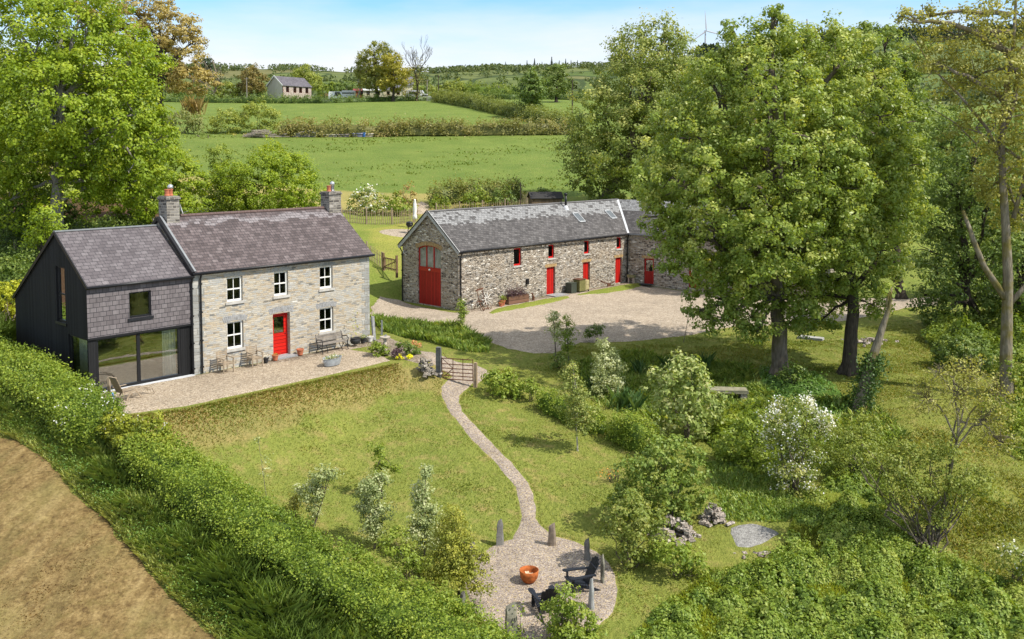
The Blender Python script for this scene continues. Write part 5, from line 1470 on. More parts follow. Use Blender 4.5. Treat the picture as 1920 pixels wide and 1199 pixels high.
# the dry bank under the terrace, and ragged edges of the gravel
def edge_pts(P, n, sd, closed=True):
    P = np.array([p[:2] for p in P]); 
    if closed: P = np.concatenate([P, P[:1]])
    L_ = np.concatenate([[0], np.cumsum(np.linalg.norm(np.diff(P, axis=0), axis=1))])
    t = rng.random(n) * L_[-1]
    return np.stack([np.interp(t, L_, P[:, 0]), np.interp(t, L_, P[:, 1])], -1) + rng.normal(0, sd, (n, 2))
q = edge_pts(TERR[:6], 16000, .1, False); off_ = np.abs(rng.normal(0, .9, len(q))); q = q + np.stack([off_ * .45, -off_ * .9], -1)
q = q[(poly_dist(TERR, q[:, 0], q[:, 1]) > .02) & (poly_dist(TERR, q[:, 0], q[:, 1]) < 2)]
gsel = rng.random(len(q)) < .42 + .4 * (wob(q[:, 0], q[:, 1], .8, 7) > .1)
blades('bank_grass', q[gsel], .10, .03, GRASSL, rng, .9, lab='greener grass growing through the dry bank below the terrace', cat='grass')
q = q[~gsel]
blades('bank_grass', q, .10, .026, GRASSD, rng, .9, np.clip(rng.normal(.42, .25, len(q)) - .3 * np.clip(wob(q[:, 0], q[:, 1], .9), 0, 1), 0, 1), lab='dry tussocky grass on the bank below the terrace', cat='grass')
es = np.concatenate([edge_pts(bad[1], 5200, .07), edge_pts(circ, 3200, .07), edge_pts(drive, 9000, .1), edge_pts(TERR[:6], 2500, .05, False)])
for b in (circ, bad[1]):
    es = es[~(poly_dist([p[:2] for p in b], es[:, 0], es[:, 1]) < 1e-6)]
es = es[~((es[:, 1] > 60) & (es[:, 0] > 3) & (es[:, 0] < 9.2))]
eb_ = edge_pts(TERR[:6], 3600, .07, False)
blades('edge_grass', eb_, .09, .03, GRASSL, rng, .9, np.clip(rng.normal(.62, .25, len(eb_)), 0, 1), lab='longer grass hanging over the terrace lip', cat='grass')
blades('edge_grass', es, .05, .028, GRASSL, rng, .9, np.clip(rng.normal(.45, .2, len(es)), 0, 1), lab='grass fringing the gravel edges', cat='grass')
tg = pxy((700, 600), (740, 612), (800, 614), (860, 622), (912, 645), (918, 662), (870, 660), (800, 640), (720, 622))
q = scatter(tg, 9000, rng)
blades('tall_grass', q, .5 * (1 + .5 * wob(q[:, 0], q[:, 1], .6)), .045, GRASST, rng, .6, lab='lush long grass between the gravel drive and the garden gate', cat='grass')
pg = pxy((1060, 690), (1180, 660), (1400, 690), (1440, 740), (1640, 760), (1700, 820), (1560, 900), (1440, 860), (1280, 800), (1120, 760))
q = scatter(pg, 26000, rng)
q = q[rng.random(len(q)) < .35 + .65 * (wob(q[:, 0], q[:, 1], 1.2, 5) > 0)]
blades('rough_grass', q, .34 * (1 + .6 * wob(q[:, 0], q[:, 1], .9)), .045, GRASST, rng, .8, lab='rough green grass in the damp hollow below the big sycamore', cat='grass')
q = scatter(pxy((1320, 870), (1450, 860), (1530, 940), (1470, 980), (1360, 980)), 6000, rng)
blades('rough_grass', q, .2, .04, GRASST, rng, .8, lab='fresh grass around the pale stone dust patch', cat='grass')
q = scatter([(-60, 97), (60, 97), (75, 142), (-75, 142)], 22000, rng); q = q[wob(q[:, 0], q[:, 1], 2.5, 3) > .25]
blades('pasture_tufts', q, .22, .16, fol("pasture_tuft", (.07, .12, .02), (.095, .14, .026), (.13, .16, .04)), rng, .8, lab='tufts in the nearer pasture', cat='grass')

# bramble thicket
def thicket(name, label, poly, hmax, leafm, n, seed, leaf=.12, cell=1.1):
    """a tangle of overlapping bush-sized domes with hollows between them"""
    rng = np.random.default_rng(seed)
    P = np.array([p[:2] for p in poly]); lo, hi = P.min(0), P.max(0)
    def pdist(x, y):
        d = np.full(np.shape(x), 9.0)
        for i in range(len(P)):
            a, b = P[i], P[(i + 1) % len(P)]; ab = b - a; rx, ry = x - a[0], y - a[1]
            t = np.clip((rx * ab[0] + ry * ab[1]) / (ab @ ab), 0, 1)
            d = np.minimum(d, np.hypot(rx - t * ab[0], ry - t * ab[1]))
        return d
    area = abs(sum(P[i][0] * P[(i + 1) % len(P)][1] - P[(i + 1) % len(P)][0] * P[i][1] for i in range(len(P)))) / 2
    nd = max(6, int(area * 1.15 / cell ** 2))
    c = scatter(poly, nd, rng)
    rad = cell * (.55 + .75 * rng.random(nd)); hh = hmax * (.5 + .6 * rng.random(nd)); hue = rng.normal(0, .14, nd); lsz = .75 + .65 * rng.random(nd)
    ed0 = np.clip(pdist(c[:, 0], c[:, 1]) / .9, .3, 1); hh *= ed0; rad *= .6 + .4 * ed0
    def dome(x, y):
        sh = x.shape; x = x.ravel(); y = y.ravel(); best = np.full(len(x), .06); who = np.zeros(len(x), int)
        for k in range(nd):
            q = ((x - c[k, 0]) ** 2 + (y - c[k, 1]) ** 2) / rad[k] ** 2
            h = hh[k] * np.clip(1 - q, 0, 1) ** .7 * (1 + .34 * wob(x, y, cell * .3, k % 13))
            m = h > best; best[m] = h[m]; who[m] = k
        return best.reshape(sh), who.reshape(sh)
    q = scatter(poly, n, rng)
    top, who = dome(q[:, 0], q[:, 1])
    z = T(q[:, 0], q[:, 1]) + top * (1 - .4 * rng.random(len(q)) ** 2) + rng.normal(0, .05, len(q))
    C = np.stack([q[:, 0], q[:, 1], z], -1)
    N = unit(np.stack([(q[:, 0] - c[who, 0]) / rad[who], (q[:, 1] - c[who, 1]) / rad[who], np.full(len(q), .75)], -1) + rng.normal(size=C.shape) * .42)
    cl = np.floor(q / .2); hsh = np.abs(np.sin(cl[:, 0] * 12.9898 + cl[:, 1] * 78.233) * 43758.5453) % 1
    t = np.clip(.36 + .26 * hsh + hue[who] + rng.normal(0, .13, len(q)), 0, 1)
    # stray shoots standing out of the mass
    ns = nd * 3; sp = scatter(poly, ns, rng); st, sw_ = dome(sp[:, 0], sp[:, 1]); k = 14
    u = rng.random((ns, k)) * (.6 + .8 * rng.random((ns, 1))); dr = rng.normal(0, .35, (ns, 1, 2))
    SX = np.stack([sp[:, :1] + dr[..., 0] * u * .6 + rng.normal(0, .03, (ns, k)), sp[:, 1:] + dr[..., 1] * u * .6 + rng.normal(0, .03, (ns, k)), (T(sp[:, 0], sp[:, 1]) + st)[:, None] + u * .45 - .1], -1).reshape(-1, 3)
    C = np.concatenate([C, SX]); N = np.concatenate([N, unit(rng.normal(size=SX.shape) + [0, 0, .6])])
    t = np.concatenate([t, np.clip(rng.normal(.62, .15, len(SX)), 0, 1)]); ls = np.concatenate([leaf * lsz[who], np.full(len(SX), leaf * .8)])
    o = link(name, leaf_mesh(name, C, N, ls * (.6 + .8 * rng.random(len(C))), t, rng, .72), leafm)
    tag(o, label, 'undergrowth', kind='stuff')
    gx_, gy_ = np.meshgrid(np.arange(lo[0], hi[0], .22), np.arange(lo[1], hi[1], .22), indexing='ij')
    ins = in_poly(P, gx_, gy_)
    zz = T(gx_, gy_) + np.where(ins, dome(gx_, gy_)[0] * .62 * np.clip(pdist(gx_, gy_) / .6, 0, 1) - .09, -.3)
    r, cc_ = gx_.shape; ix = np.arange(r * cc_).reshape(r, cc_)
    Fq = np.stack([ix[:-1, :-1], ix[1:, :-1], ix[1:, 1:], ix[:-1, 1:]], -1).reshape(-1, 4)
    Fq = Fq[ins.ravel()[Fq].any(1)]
    link('undergrowth_core', np_mesh('undergrowth_core', np.stack([gx_, gy_, zz], -1).reshape(-1, 3), Fq, np.full(len(Fq), .1), True), leafm, o)  # added opaque sheet under the leaves; dark tint paints the shaded depth
    return o
thicket('bramble_undergrowth', 'spreading mass of green brambles and low weeds filling the corner below the hawthorn', pxy((1170, 1215), (1240, 1140), (1330, 1080), (1420, 1060), (1470, 1030), (1490, 965), (1530, 925), (1580, 880), (1640, 880), (1700, 990), (1760, 1040), (1850, 1080), (1960, 1130), (1990, 1199), (1900, 1260), (1500, 1260)), .7, BRAMB, 150000, 51, .082, .62)
thicket('bramble_undergrowth', 'low tangled green weeds between the whitebeam and the flowering hawthorn', pxy((1300, 800), (1390, 770), (1450, 790), (1460, 870), (1420, 900), (1350, 860)), .7, SHRUBG, 8000, 52, .13)
thicket('weed_undergrowth', 'leafy weeds in the hollow under the two sycamores', pxy((1420, 690), (1500, 690), (1560, 720), (1600, 770), (1560, 780), (1440, 760)), .4, NETTLE, 6000, 53, .12)

q = scatter(pxy((1640, 770), (1760, 760), (1920, 740), (1990, 800), (1990, 1140), (1880, 1090), (1790, 1040), (1700, 950), (1640, 860)), 42000, rng)
q = q[rng.random(len(q)) < np.clip(.45 + .6 * wob(q[:, 0], q[:, 1], 1.1, 9), .08, 1)]
blades('rough_grass', q, np.clip(.13 + .13 * wob(q[:, 0], q[:, 1], 1.3, 2), .05, .5), .03, fol("meadow_grass", (.07, .11, .022), (.14, .175, .036), (.26, .22, .08)), rng, .85, lab='tussocky meadow grass round the hazel thicket', cat='grass')
q = scatter(pxy((1060, 660), (1200, 642), (1400, 625), (1560, 640), (1740, 620), (1800, 720), (1640, 760), (1430, 690), (1200, 690)), 30000, rng)
q = q[wob(q[:, 0], q[:, 1], .9, 3) > -.1]
blades('rough_grass', q, .09, .03, GRASSL, rng, .9, lab='short shaded turf between the drive and the two sycamores', cat='grass')
thicket('weed_undergrowth', 'weedy growth along the frame edge below the tall thinly leaved tree', pxy((1830, 760), (1930, 730), (2000, 800), (1990, 900), (1880, 850)), .8, SHRUBG, 9000, 55, .12, .9)
def sh(label, base, bl, leafm, cat='shrub', name='shrub', dY=0, **k):
    b = G(*base); b = np.array([b[0], b[1], T1(b[0], b[1])])
    Y = b[1] + dY
    B = [blob(*(t[:3]), Y, ((i * 7) % 5 - 2) * .12, *(t[3:4])) for i, t in enumerate(bl)]
    return shrub(name, label, cat, b, B, leafm, **k)
sh('glossy rounded evergreen bush beside the garden gate', (948, 742), [(940, 715, 26), (962, 728, 22), (925, 712, 15)], SHRUBG, 'bush', 'evergreen_bush', seed=60, leaf=.13, dens=1.3)
sh('small thin-stemmed bush standing between evergreen bush and low hedge', (998, 752), [(1000, 728, 14), (990, 720, 9)], SHRUBG, seed=61, leaf=.1, clump=.2)
hedge('low_hedge', 'loose upper stretch of low hedge passing behind the white-stemmed birch', [G(1012, 762)[:2], G(1050, 780)[:2], G(1095, 800)[:2], G(1136, 815)[:2]], .8, [1.0, .8, 1.05, .95], HEDGEF, seed=62, leaf=.08, clump=.2, lpc=34, bumps=.3)
hedge('low_hedge', 'clipped block of low hedge at the lower end of the garden', [G(1150, 820)[:2], G(1180, 833)[:2], G(1232, 858)[:2]], 1.05, 1.25, HEDGEF, seed=63, leaf=.08, clump=.2, lpc=34)
def sap(label, base, bl, leafm, barkm=BARK, r=.03, name='sapling', seed=1, **k):
    b = G(*base); Y = b[1]
    kw = dict(cull=False, leaf=.085, clump=.24, dens=1.1, lpc=28, twigs=3, shell=(.2, 1.1), lift=.6)
    kw.update(k)
    rs = k.get('rs', 1.3); kw.pop('rs', 0)
    B = [blob(t[0], t[1], t[2] * rs, Y, ((i * 5) % 3 - 1) * .12, *[q * 1.1 for q in t[3:4]]) for i, t in enumerate(bl)]
    top = min(t[1] for t in bl)
    tp = bl[int(np.argmin([t[1] for t in bl]))]
    pts = [at(base[0], base[1] + 6, Y), at(base[0], base[1] - 2, Y)] + [at(base[0] + (tp[0] - base[0]) * u, base[1] + (top - base[1]) * u, Y) for u in (.2, .4, .6, .8, 1.0)]
    return tree(name, label, 'sapling', b, B, leafm, barkm, r, trunk_pts=pts, seed=seed, **kw)
sap('white-stemmed birch sapling on the lawn beside the low hedge', (1083, 846), [(1078, 735, 22), (1085, 765, 26), (1070, 705, 14), (1090, 790, 20), (1075, 685, 8)], fol("birch", (.07, .10, .025), (.14, .19, .05), (.35, .36, .15)), BARKP, .03, seed=70)
sap('pale silvery-leaved sapling in the hollow behind birch', (1140, 745), [(1135, 670, 18), (1145, 690, 24), (1130, 648, 11), (1130, 715, 22), (1150, 722, 15)], SILVER, seed=71)
sap('narrow upright sapling at the drive edge with the barn corner behind', (864, 626), [(865, 572, 7, 9), (866, 590, 8, 10), (864, 606, 9, 8)], SHRUBG, seed=72, dens=1.5)
sap('thin sapling on the gravel edge, taller of the close pair', (1042, 668), [(1038, 592, 8, 12), (1040, 612, 13), (1046, 632, 9)], SILVER, seed=73)
sap('leafier sapling of the close pair on the gravel edge', (1066, 676), [(1062, 602, 8, 10), (1064, 622, 12), (1066, 645, 12)], SHRUBG, seed=74)
sap('small crooked sapling with dark leaves against the tree shadow on the gravel', (1118, 642), [(1112, 622, 13, 9), (1102, 628, 9, 6), (1122, 615, 8)], DARKG, seed=75, dens=1.2)
sap('bare spindly sapling alone on the verge below the drive', (1282, 642), [(1292, 585, 8, 10), (1295, 572, 5)], OLIVE, BARKT, .018, seed=76, dens=.25, lpc=6)
sh('dark low clump of leaves at the foot of the close pair of saplings', (1048, 690), [(1048, 676, 15)], DARKG, 'plant', 'leafy_clump', seed=77, leaf=.12)
sh('large pale-leaved whitebeam bush in the middle of the hollow', (1288, 825), [(1285, 715, 48), (1245, 730, 30), (1325, 755, 36), (1285, 690, 26), (1310, 795, 38), (1262, 775, 40), (1290, 760, 50), (1230, 705, 16)], fol("whitebeam_leaf", (.075, .12, .03), (.15, .21, .06), (.42, .45, .26)), 'bush', 'whitebeam', seed=78, leaf=.17, clump=.38, dens=1.1, stems=9)
sh('hawthorn bush smothered in white may blossom', (1492, 925), [(1490, 790, 40), (1452, 830, 28), (1505, 835, 42), (1532, 800, 24), (1490, 885, 46), (1450, 790, 22), (1520, 765, 16), (1465, 760, 16)], ASH, 'bush', 'hawthorn', seed=79, leaf=.095, clump=.3, dens=1.3, lpc=32, stems=8, flowers=(MAY, .62, .075, .5))
sh('broad olive-green hazel thicket with many fanning stems', (1745, 1040), [(1700, 905, 52), (1780, 900, 55), (1742, 960, 45), (1655, 880, 42), (1835, 905, 38), (1620, 850, 30), (1700, 850, 35), (1760, 850, 35)], fol("hazel", (.06, .09, .018), (.118, .162, .028), (.21, .245, .06)), 'bush', 'hazel_bush', seed=80, leaf=.085, clump=.34, dens=1.5, lpc=34, stems=26, shell=(.3, 1.08))
sap('half-bare twiggy tree with pale branches rising from the hazel thicket', (1752, 1030), [(1790, 735, 52), (1850, 785, 46), (1735, 745, 34), (1872, 735, 36), (1820, 700, 34), (1880, 830, 34), (1760, 700, 20)], OLIVE, BARKT, .07, 'twiggy_tree', 81, leaf=.085, clump=.3, dens=.75, lpc=14, twigs=34)
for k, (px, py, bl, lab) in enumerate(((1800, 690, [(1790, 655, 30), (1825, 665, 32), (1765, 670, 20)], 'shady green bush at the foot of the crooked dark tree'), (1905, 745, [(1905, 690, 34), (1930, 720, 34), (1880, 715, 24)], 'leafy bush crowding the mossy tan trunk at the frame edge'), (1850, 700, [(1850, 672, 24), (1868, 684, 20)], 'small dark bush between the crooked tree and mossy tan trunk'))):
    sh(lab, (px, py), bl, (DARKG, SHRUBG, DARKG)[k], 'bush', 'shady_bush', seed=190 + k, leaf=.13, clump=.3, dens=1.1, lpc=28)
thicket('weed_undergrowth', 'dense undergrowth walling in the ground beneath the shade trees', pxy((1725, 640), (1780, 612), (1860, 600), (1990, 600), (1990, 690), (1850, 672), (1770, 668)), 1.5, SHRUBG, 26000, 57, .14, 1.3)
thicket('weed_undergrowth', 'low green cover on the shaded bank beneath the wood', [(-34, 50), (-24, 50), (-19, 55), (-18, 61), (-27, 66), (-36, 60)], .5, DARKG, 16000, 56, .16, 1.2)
sh('olive scrub between hawthorn and hazel thicket', (1600, 900), [(1580, 830, 36), (1620, 800, 30), (1600, 865, 34), (1560, 870, 26), (1640, 840, 26)], fol("hazel", (.06, .09, .018), (.118, .162, .028), (.21, .245, .06)), 'bush', 'olive_scrub', seed=180, leaf=.085, clump=.3, dens=1.3, lpc=30, stems=12)
sh('low dark thicket under the wood at the edge of the leaf-strewn bank', (30, 520), [(30, 450, 34), (70, 470, 24), (5, 430, 34), (50, 425, 26)], DARKG, 'bush', 'dark_thicket', seed=181, dY=10, leaf=.16, clump=.4)
sh('white-flowering bush at the frame edge above the brambles', (1905, 1100), [(1905, 1050, 30), (1930, 1080, 28), (1890, 1035, 16)], ASH, 'bush', 'flowering_bush', seed=82, leaf=.11, flowers=(MAY, .12, .08, .1))
sh('ivy bush around the foot of the huge sycamore', (1490, 725), [(1485, 700, 20), (1505, 712, 18), (1470, 715, 14)], DARKG, 'bush', 'ivy_bush', seed=83, leaf=.13)
sh('dark shady bush by the drive behind the huge sycamore', (1522, 618), [(1520, 598, 20), (1540, 600, 16), (1500, 600, 14)], fol("holly", (.012, .028, .012), (.025, .05, .02), (.07, .1, .05)), 'bush', 'holly_bush', seed=84, leaf=.13)
sh('bushy mound between whitebeam and hawthorn with mixed leaves', (1400, 875), [(1400, 820, 36), (1432, 850, 30), (1365, 840, 28), (1410, 780, 22)], SHRUBG, 'bush', 'elder_bush', seed=85, leaf=.13, dens=1.1)
sh('drooping willow bush next to fire circle, under the ivy mound', (1182, 1062), [(1180, 965, 42), (1150, 985, 30), (1208, 1005, 40), (1185, 1025, 34), (1230, 975, 26)], fol("willow", (.06, .095, .018), (.12, .165, .035), (.24, .26, .08)), 'bush', 'willow_bush', seed=86, leaf=.10, clump=.24, dens=1.2, stems=9, droop=.1)
sh('large rounded mound of ivy and bramble above the stone piles', (1245, 985), [(1225, 880, 50), (1280, 870, 45), (1250, 925, 52), (1185, 920, 40), (1292, 925, 34), (1255, 965, 34), (1250, 845, 30), (1160, 945, 24)], fol("ivy_mound", (.05, .09, .018), (.105, .165, .03), (.22, .26, .07)), 'bush', 'ivy_mound', seed=87, leaf=.12, clump=.26, dens=1.25, stems=4)
sh('low dense bush between the stone piles and fire circle', (1270, 1080), [(1262, 1035, 30), (1295, 1050, 26), (1235, 1030, 22), (1315, 1065, 18)], SHRUBG, 'bush', 'low_bush', seed=88, leaf=.11, dens=1.2)
sh('leafy young bush in front of the slatted garden chairs', (1062, 1210), [(1062, 1120, 24), (1050, 1160, 34), (1085, 1165, 34), (1060, 1200, 40), (1100, 1200, 30)], SHRUBG, 'bush', 'young_bush', seed=89, leaf=.085, clump=.18, dens=1.2, stems=12, flowers=(MAY, .002, .05, .2))
sh('sparse rust-orange plant on the lawn above willow bush', (1150, 900), [(1148, 885, 22, 10)], fol("rust", (.28, .13, .02), (.42, .22, .04), (.5, .33, .1)), 'plant', 'rusty_plant', seed=90, leaf=.06, dens=.35, lpc=8, stems=14)
SB = fol("silver_sapling", (.07, .11, .04), (.16, .21, .09), (.40, .44, .30), trans=.3)
sap('wispy silver-leaved sapling, first along the clipped hedge from the house', (588, 990), [(606, 890, 15), (590, 908, 15), (578, 928, 12), (622, 884, 9), (560, 918, 8), (586, 945, 11, 16), (596, 930, 10), (588, 965, 8, 12)], SB, seed=91, leaf=.08, dens=1.2)
sap('bushy silver-leaved sapling behind the clipped hedge, below the dark slim one', (702, 1030), [(702, 910, 20), (688, 945, 22), (708, 960, 20), (700, 990, 18), (716, 890, 10)], SB, seed=92, leaf=.08, dens=1.7)
sap('slim dark green sapling alone on the lower lawn', (716, 935), [(712, 840, 9, 14), (712, 872, 11), (738, 880, 8, 5), (705, 890, 8)], SHRUBG, BARKD, .03, seed=93, leaf=.10, dens=1.3)
sap('tall silver-leaved sapling with whitish tips next to the yellow-green one', (796, 1050), [(798, 885, 9, 16), (790, 930, 18, 24), (800, 960, 20), (785, 990, 20), (805, 1015, 18)], SB, seed=94, leaf=.08, dens=1.8)
sap('yellow-green feathery sapling with spreading side shoots at the fire circle edge', (862, 1140), [(850, 965, 16), (842, 1005, 26), (850, 1050, 32), (880, 1075, 26, 18), (828, 1065, 24), (865, 1030, 20), (900, 1100, 18, 10), (905, 1045, 16, 8)], fol("feathery", (.075, .10, .015), (.16, .19, .03), (.31, .32, .07)), BARKD, .04, seed=95, leaf=.07, dens=1.7, lpc=38, rs=1.4)
sh('low leafy growth between the tall silver-leaved sapling and the clipped hedge', (770, 1085), [(735, 1020, 20), (765, 1045, 24), (805, 1065, 26), (830, 1090, 24), (750, 1000, 14)], SHRUBG, 'bush', 'leafy_growth', seed=195, leaf=.085, clump=.22, dens=1.1, lpc=26)
sap('thin wand of a sapling with a few white leaves near the terrace bank', (500, 935), [(500, 868, 5, 14), (484, 825, 4, 6), (497, 890, 5, 8)], SB, BARKT, .012, seed=96, dens=.5, lpc=5)
sap('little green conifer-like sapling by the wispy silver one', (553, 970), [(552, 942, 9, 20), (550, 965, 11)], OLIVE, seed=97, dens=1.4)
sap('sparse shoot rising through the gravel near the tall mossy stone', (975, 1199), [(976, 1150, 4, 10), (974, 1180, 6)], SHRUBG, BARKD, .012, seed=98, dens=.5, lpc=5)
sh('yellow-leaved bush beside the black gable end', (20, 660), [(20, 560, 30), (10, 600, 30), (45, 535, 14), (40, 590, 22), (-50, 540, 40), (-90, 500, 45), (-130, 540, 50)], YELLOWG, 'bush', 'golden_bush', seed=99, dY=3.5, leaf=.13, dens=1.1)
# plants by the pond
def sword_plant(label, px, py, h, n, seed, name='iris_clump', cat='plant', mat=None, spread=.2, w=.05):
    rng = np.random.default_rng(seed); b = G(px, py)
    root = thing(name, label, cat, b)
    pts = b[:2] + rng.normal(0, spread, (n, 2))
    o = blades('leaves', pts, h, w, mat or IRISF, rng, .55, kind=None, parent=root)
    for v in o.data.vertices: v.co -= Vector(b)
    return root
sword_plant('upright iris clump on the far bank of the hollow, near the whitebeam', 1200, 702, .75, 60, 1)
sword_plant('iris clump on the far bank, middle of the three', 1256, 694, .7, 50, 2)
sword_plant('iris clump on the far bank, beside the sycamore shade', 1312, 690, .85, 70, 3)
sword_plant('large arching clump of sword leaves in front of the hollow', 1175, 768, .95, 90, 4, w=.08, spread=.28)
sword_plant('rushy clump beside the pale silvery sapling', 1120, 735, .8, 70, 5)
sword_plant('spiky agave-like plant at the foot of the barn wing wall', 1254, 538, .8, 60, 6, 'spiky_plant', mat=PURPLE, w=.07, spread=.12)
# planting bed
sh('leafy green bed plant around the foot of the sundial', (715, 668), [(708, 655, 12), (722, 660, 10), (700, 648, 9)], SHRUBG, 'plant', 'bed_plant', seed=110, leaf=.1, clump=.18)
sh('low purple-leaved plant by the sundial', (744, 672), [(742, 662, 9), (748, 656, 6)], PURPLE, 'plant', 'purple_plant', seed=111, leaf=.08, clump=.14)
sh('mixed green shrub in the middle of the stony bed', (768, 666), [(765, 652, 12), (780, 658, 10), (752, 648, 8)], DARKG, 'plant', 'bed_shrub', seed=112, leaf=.09, clump=.16)
YEL = fol("yellow_flower", (.55, .38, .01), (.75, .55, .015), (.85, .7, .05))
for k, (px, lab) in enumerate(((750, 'yellow flower cushion next to the purple-leaved plant'), (768, 'brighter yellow flower cushion nearer the gate'))):
    sh(lab, (px, 673), [(px, 669, 7, 4)], YEL, 'flowers', 'yellow_flowers', seed=113 + k, leaf=.06, clump=.1, group='yellow flower cushions in the bed')
sh('reddish heather-like plant at the back of the stony bed', (790, 652), [(785, 646, 8, 4), (775, 642, 6, 3)], fol("heather", (.25, .10, .07), (.4, .2, .13), (.35, .33, .1)), 'plant', 'heather', seed=116, leaf=.06, clump=.12)

# ------------------------------------------------------------------ garden furniture and objects
WEATH = m_boards("weathered_teak", (.40, .315, .225), .06, var=.2, rough=.85)
OLDWOOD = plain("grey_old_timber", (.25, .22, .19), .9, var=.4, scale=7)
POSTW = plain("brown_timber", (.21, .13, .075), .9, var=.4, scale=6)
RUST = plain("rust", (.13, .055, .03), .9, var=.5, scale=14)
CORTEN = plain("corten_steel", (.42, .115, .025), .85, var=.45, scale=7)
NAVY = m_boards("blue_black_slats", (.020, .023, .032), .07, var=.25, rough=.5)
STANDS = m_wall("standing_slate", [(0, (.12, .115, .11)), (.5, (.21, .20, .185)), (1, (.33, .31, .27))], (.2, .19, .17), .9, .5, .002, .1)
def menhir(label, px, py, h, w, t, rz, seed, lean=0.0, top='point', mat=STANDS):
    b = G(px, py); rnd = random.Random(seed)
    o_ = MB()
    n = 6
    prof = []
    for k in range(n + 1):
        u = k / n; s = 1 - .28 * u - (.25 * max(0, u - .8) / .2 if top == 'point' else 0)
        prof.append((u * h, w / 2 * s * rnd.uniform(.93, 1.06), t / 2 * s * rnd.uniform(.9, 1.08)))
    rings = []
    for z, a, c in prof:
        ring = [(-a, -c), (-a * .3, -c * 1.12), (a * .55, -c * 1.05), (a, -c * .4), (a * .92, c * .7), (a * .2, c * 1.1), (-a * .8, c)]
        rings.append([(x + lean * z + rnd.uniform(-.012, .012), y + rnd.uniform(-.012, .012), z - .15 + (.09 * x / w * 2 if z == h else 0)) for x, y in ring])
    V = [p for r in rings for p in r]; k7 = 7; Fs = []
    for i in range(n):
        for j in range(k7): Fs.append((i * k7 + j, i * k7 + (j + 1) % k7, (i + 1) * k7 + (j + 1) % k7, (i + 1) * k7 + j))
    Fs.append(tuple(n * k7 + j for j in range(k7)))
    o_.add(V, Fs)
    o = o_.build('standing_stone', mat, None, bevel=.012)
    o.location = tuple(b); o.rotation_euler = (0, 0, rz)
    tag(o, label, 'standing stone', 'standing stones round the fire circle')
LICH = m_wall("lichened_slate", [(0, (.13, .125, .1)), (.5, (.26, .245, .19)), (1, (.42, .40, .31))], (.24, .22, .17), .7, .35, .002, .12)
menhir('tall dark slate standing stone by the path mouth, on the house side', 937, 1023, 1.0, .28, .2, .2, 1)
menhir('brown tapering flat-topped standing stone just across the path mouth', 1035, 1024, .88, .3, .2, -.2, 2, top='flat', mat=plain("brown_stone", (.24, .19, .145), .9, var=.4, scale=5))
menhir('pointed slate standing stone behind the slatted chair that faces the bowl', 1101, 1052, .88, .22, .14, -.9, 3)
menhir('thin mossy standing stone nearest the outer rim of the circle', 1130, 1094, 1.05, .2, .1, -1.35, 4, mat=LICH)
menhir('pale grey standing stone half hidden behind the leafy young bush', 1109, 1142, 1.05, .26, .14, -1.5, 5, mat=plain("pale_stone", (.34, .34, .33), .9, var=.3, scale=5))
menhir('big mossy lichened standing stone at the bottom of the circle', 958, 1197, 1.08, .4, .28, .3, 6, top='flat', mat=LICH)
menhir('dark stubby standing stone behind the feathery sapling', 868, 1150, .75, .24, .2, .8, 7)
menhir('pale standing stone glimpsed through the feathery sapling', 885, 1052, .7, .25, .2, .5, 8, top='flat', mat=LICH)
# fire bowl
fb = G(992, 1094)
root = thing('fire_bowl', 'rusty hemispherical steel fire bowl in the middle of the gravel circle', 'fire pit', fb, .3)
pf = [(.10, .03), (.19, .08), (.255, .18), (.285, .30), (.295, .43)]
MB().lathe(pf + [(.275, .43), (.262, .30), (.23, .19), (.17, .11), (.02, .07)], 28, cap=False).build('bowl', CORTEN, root, smooth=True)
MB().lathe([(.16, .0), (.16, .02), (.13, .025), (.12, .06)], 24).build('stand', BLACK, root)
m = MB(); rnd = random.Random(5)
for k in range(6):
    a = rnd.random() * 3.1; x, y = rnd.uniform(-.08, .08), rnd.uniform(-.08, .08)
    dx, dy = .13 * math.cos(a), .13 * math.sin(a)
    m.bar((x - dx, y - dy, .17 + .02 * k), (x + dx, y + dy, .22 + .02 * k), .05, .05)
o = m.build('kindling', plain("split_wood", (.62, .50, .34), .8, var=.35), None); o.location = tuple(fb); tag(o, 'pale split kindling heaped inside the rusty bowl', 'firewood')
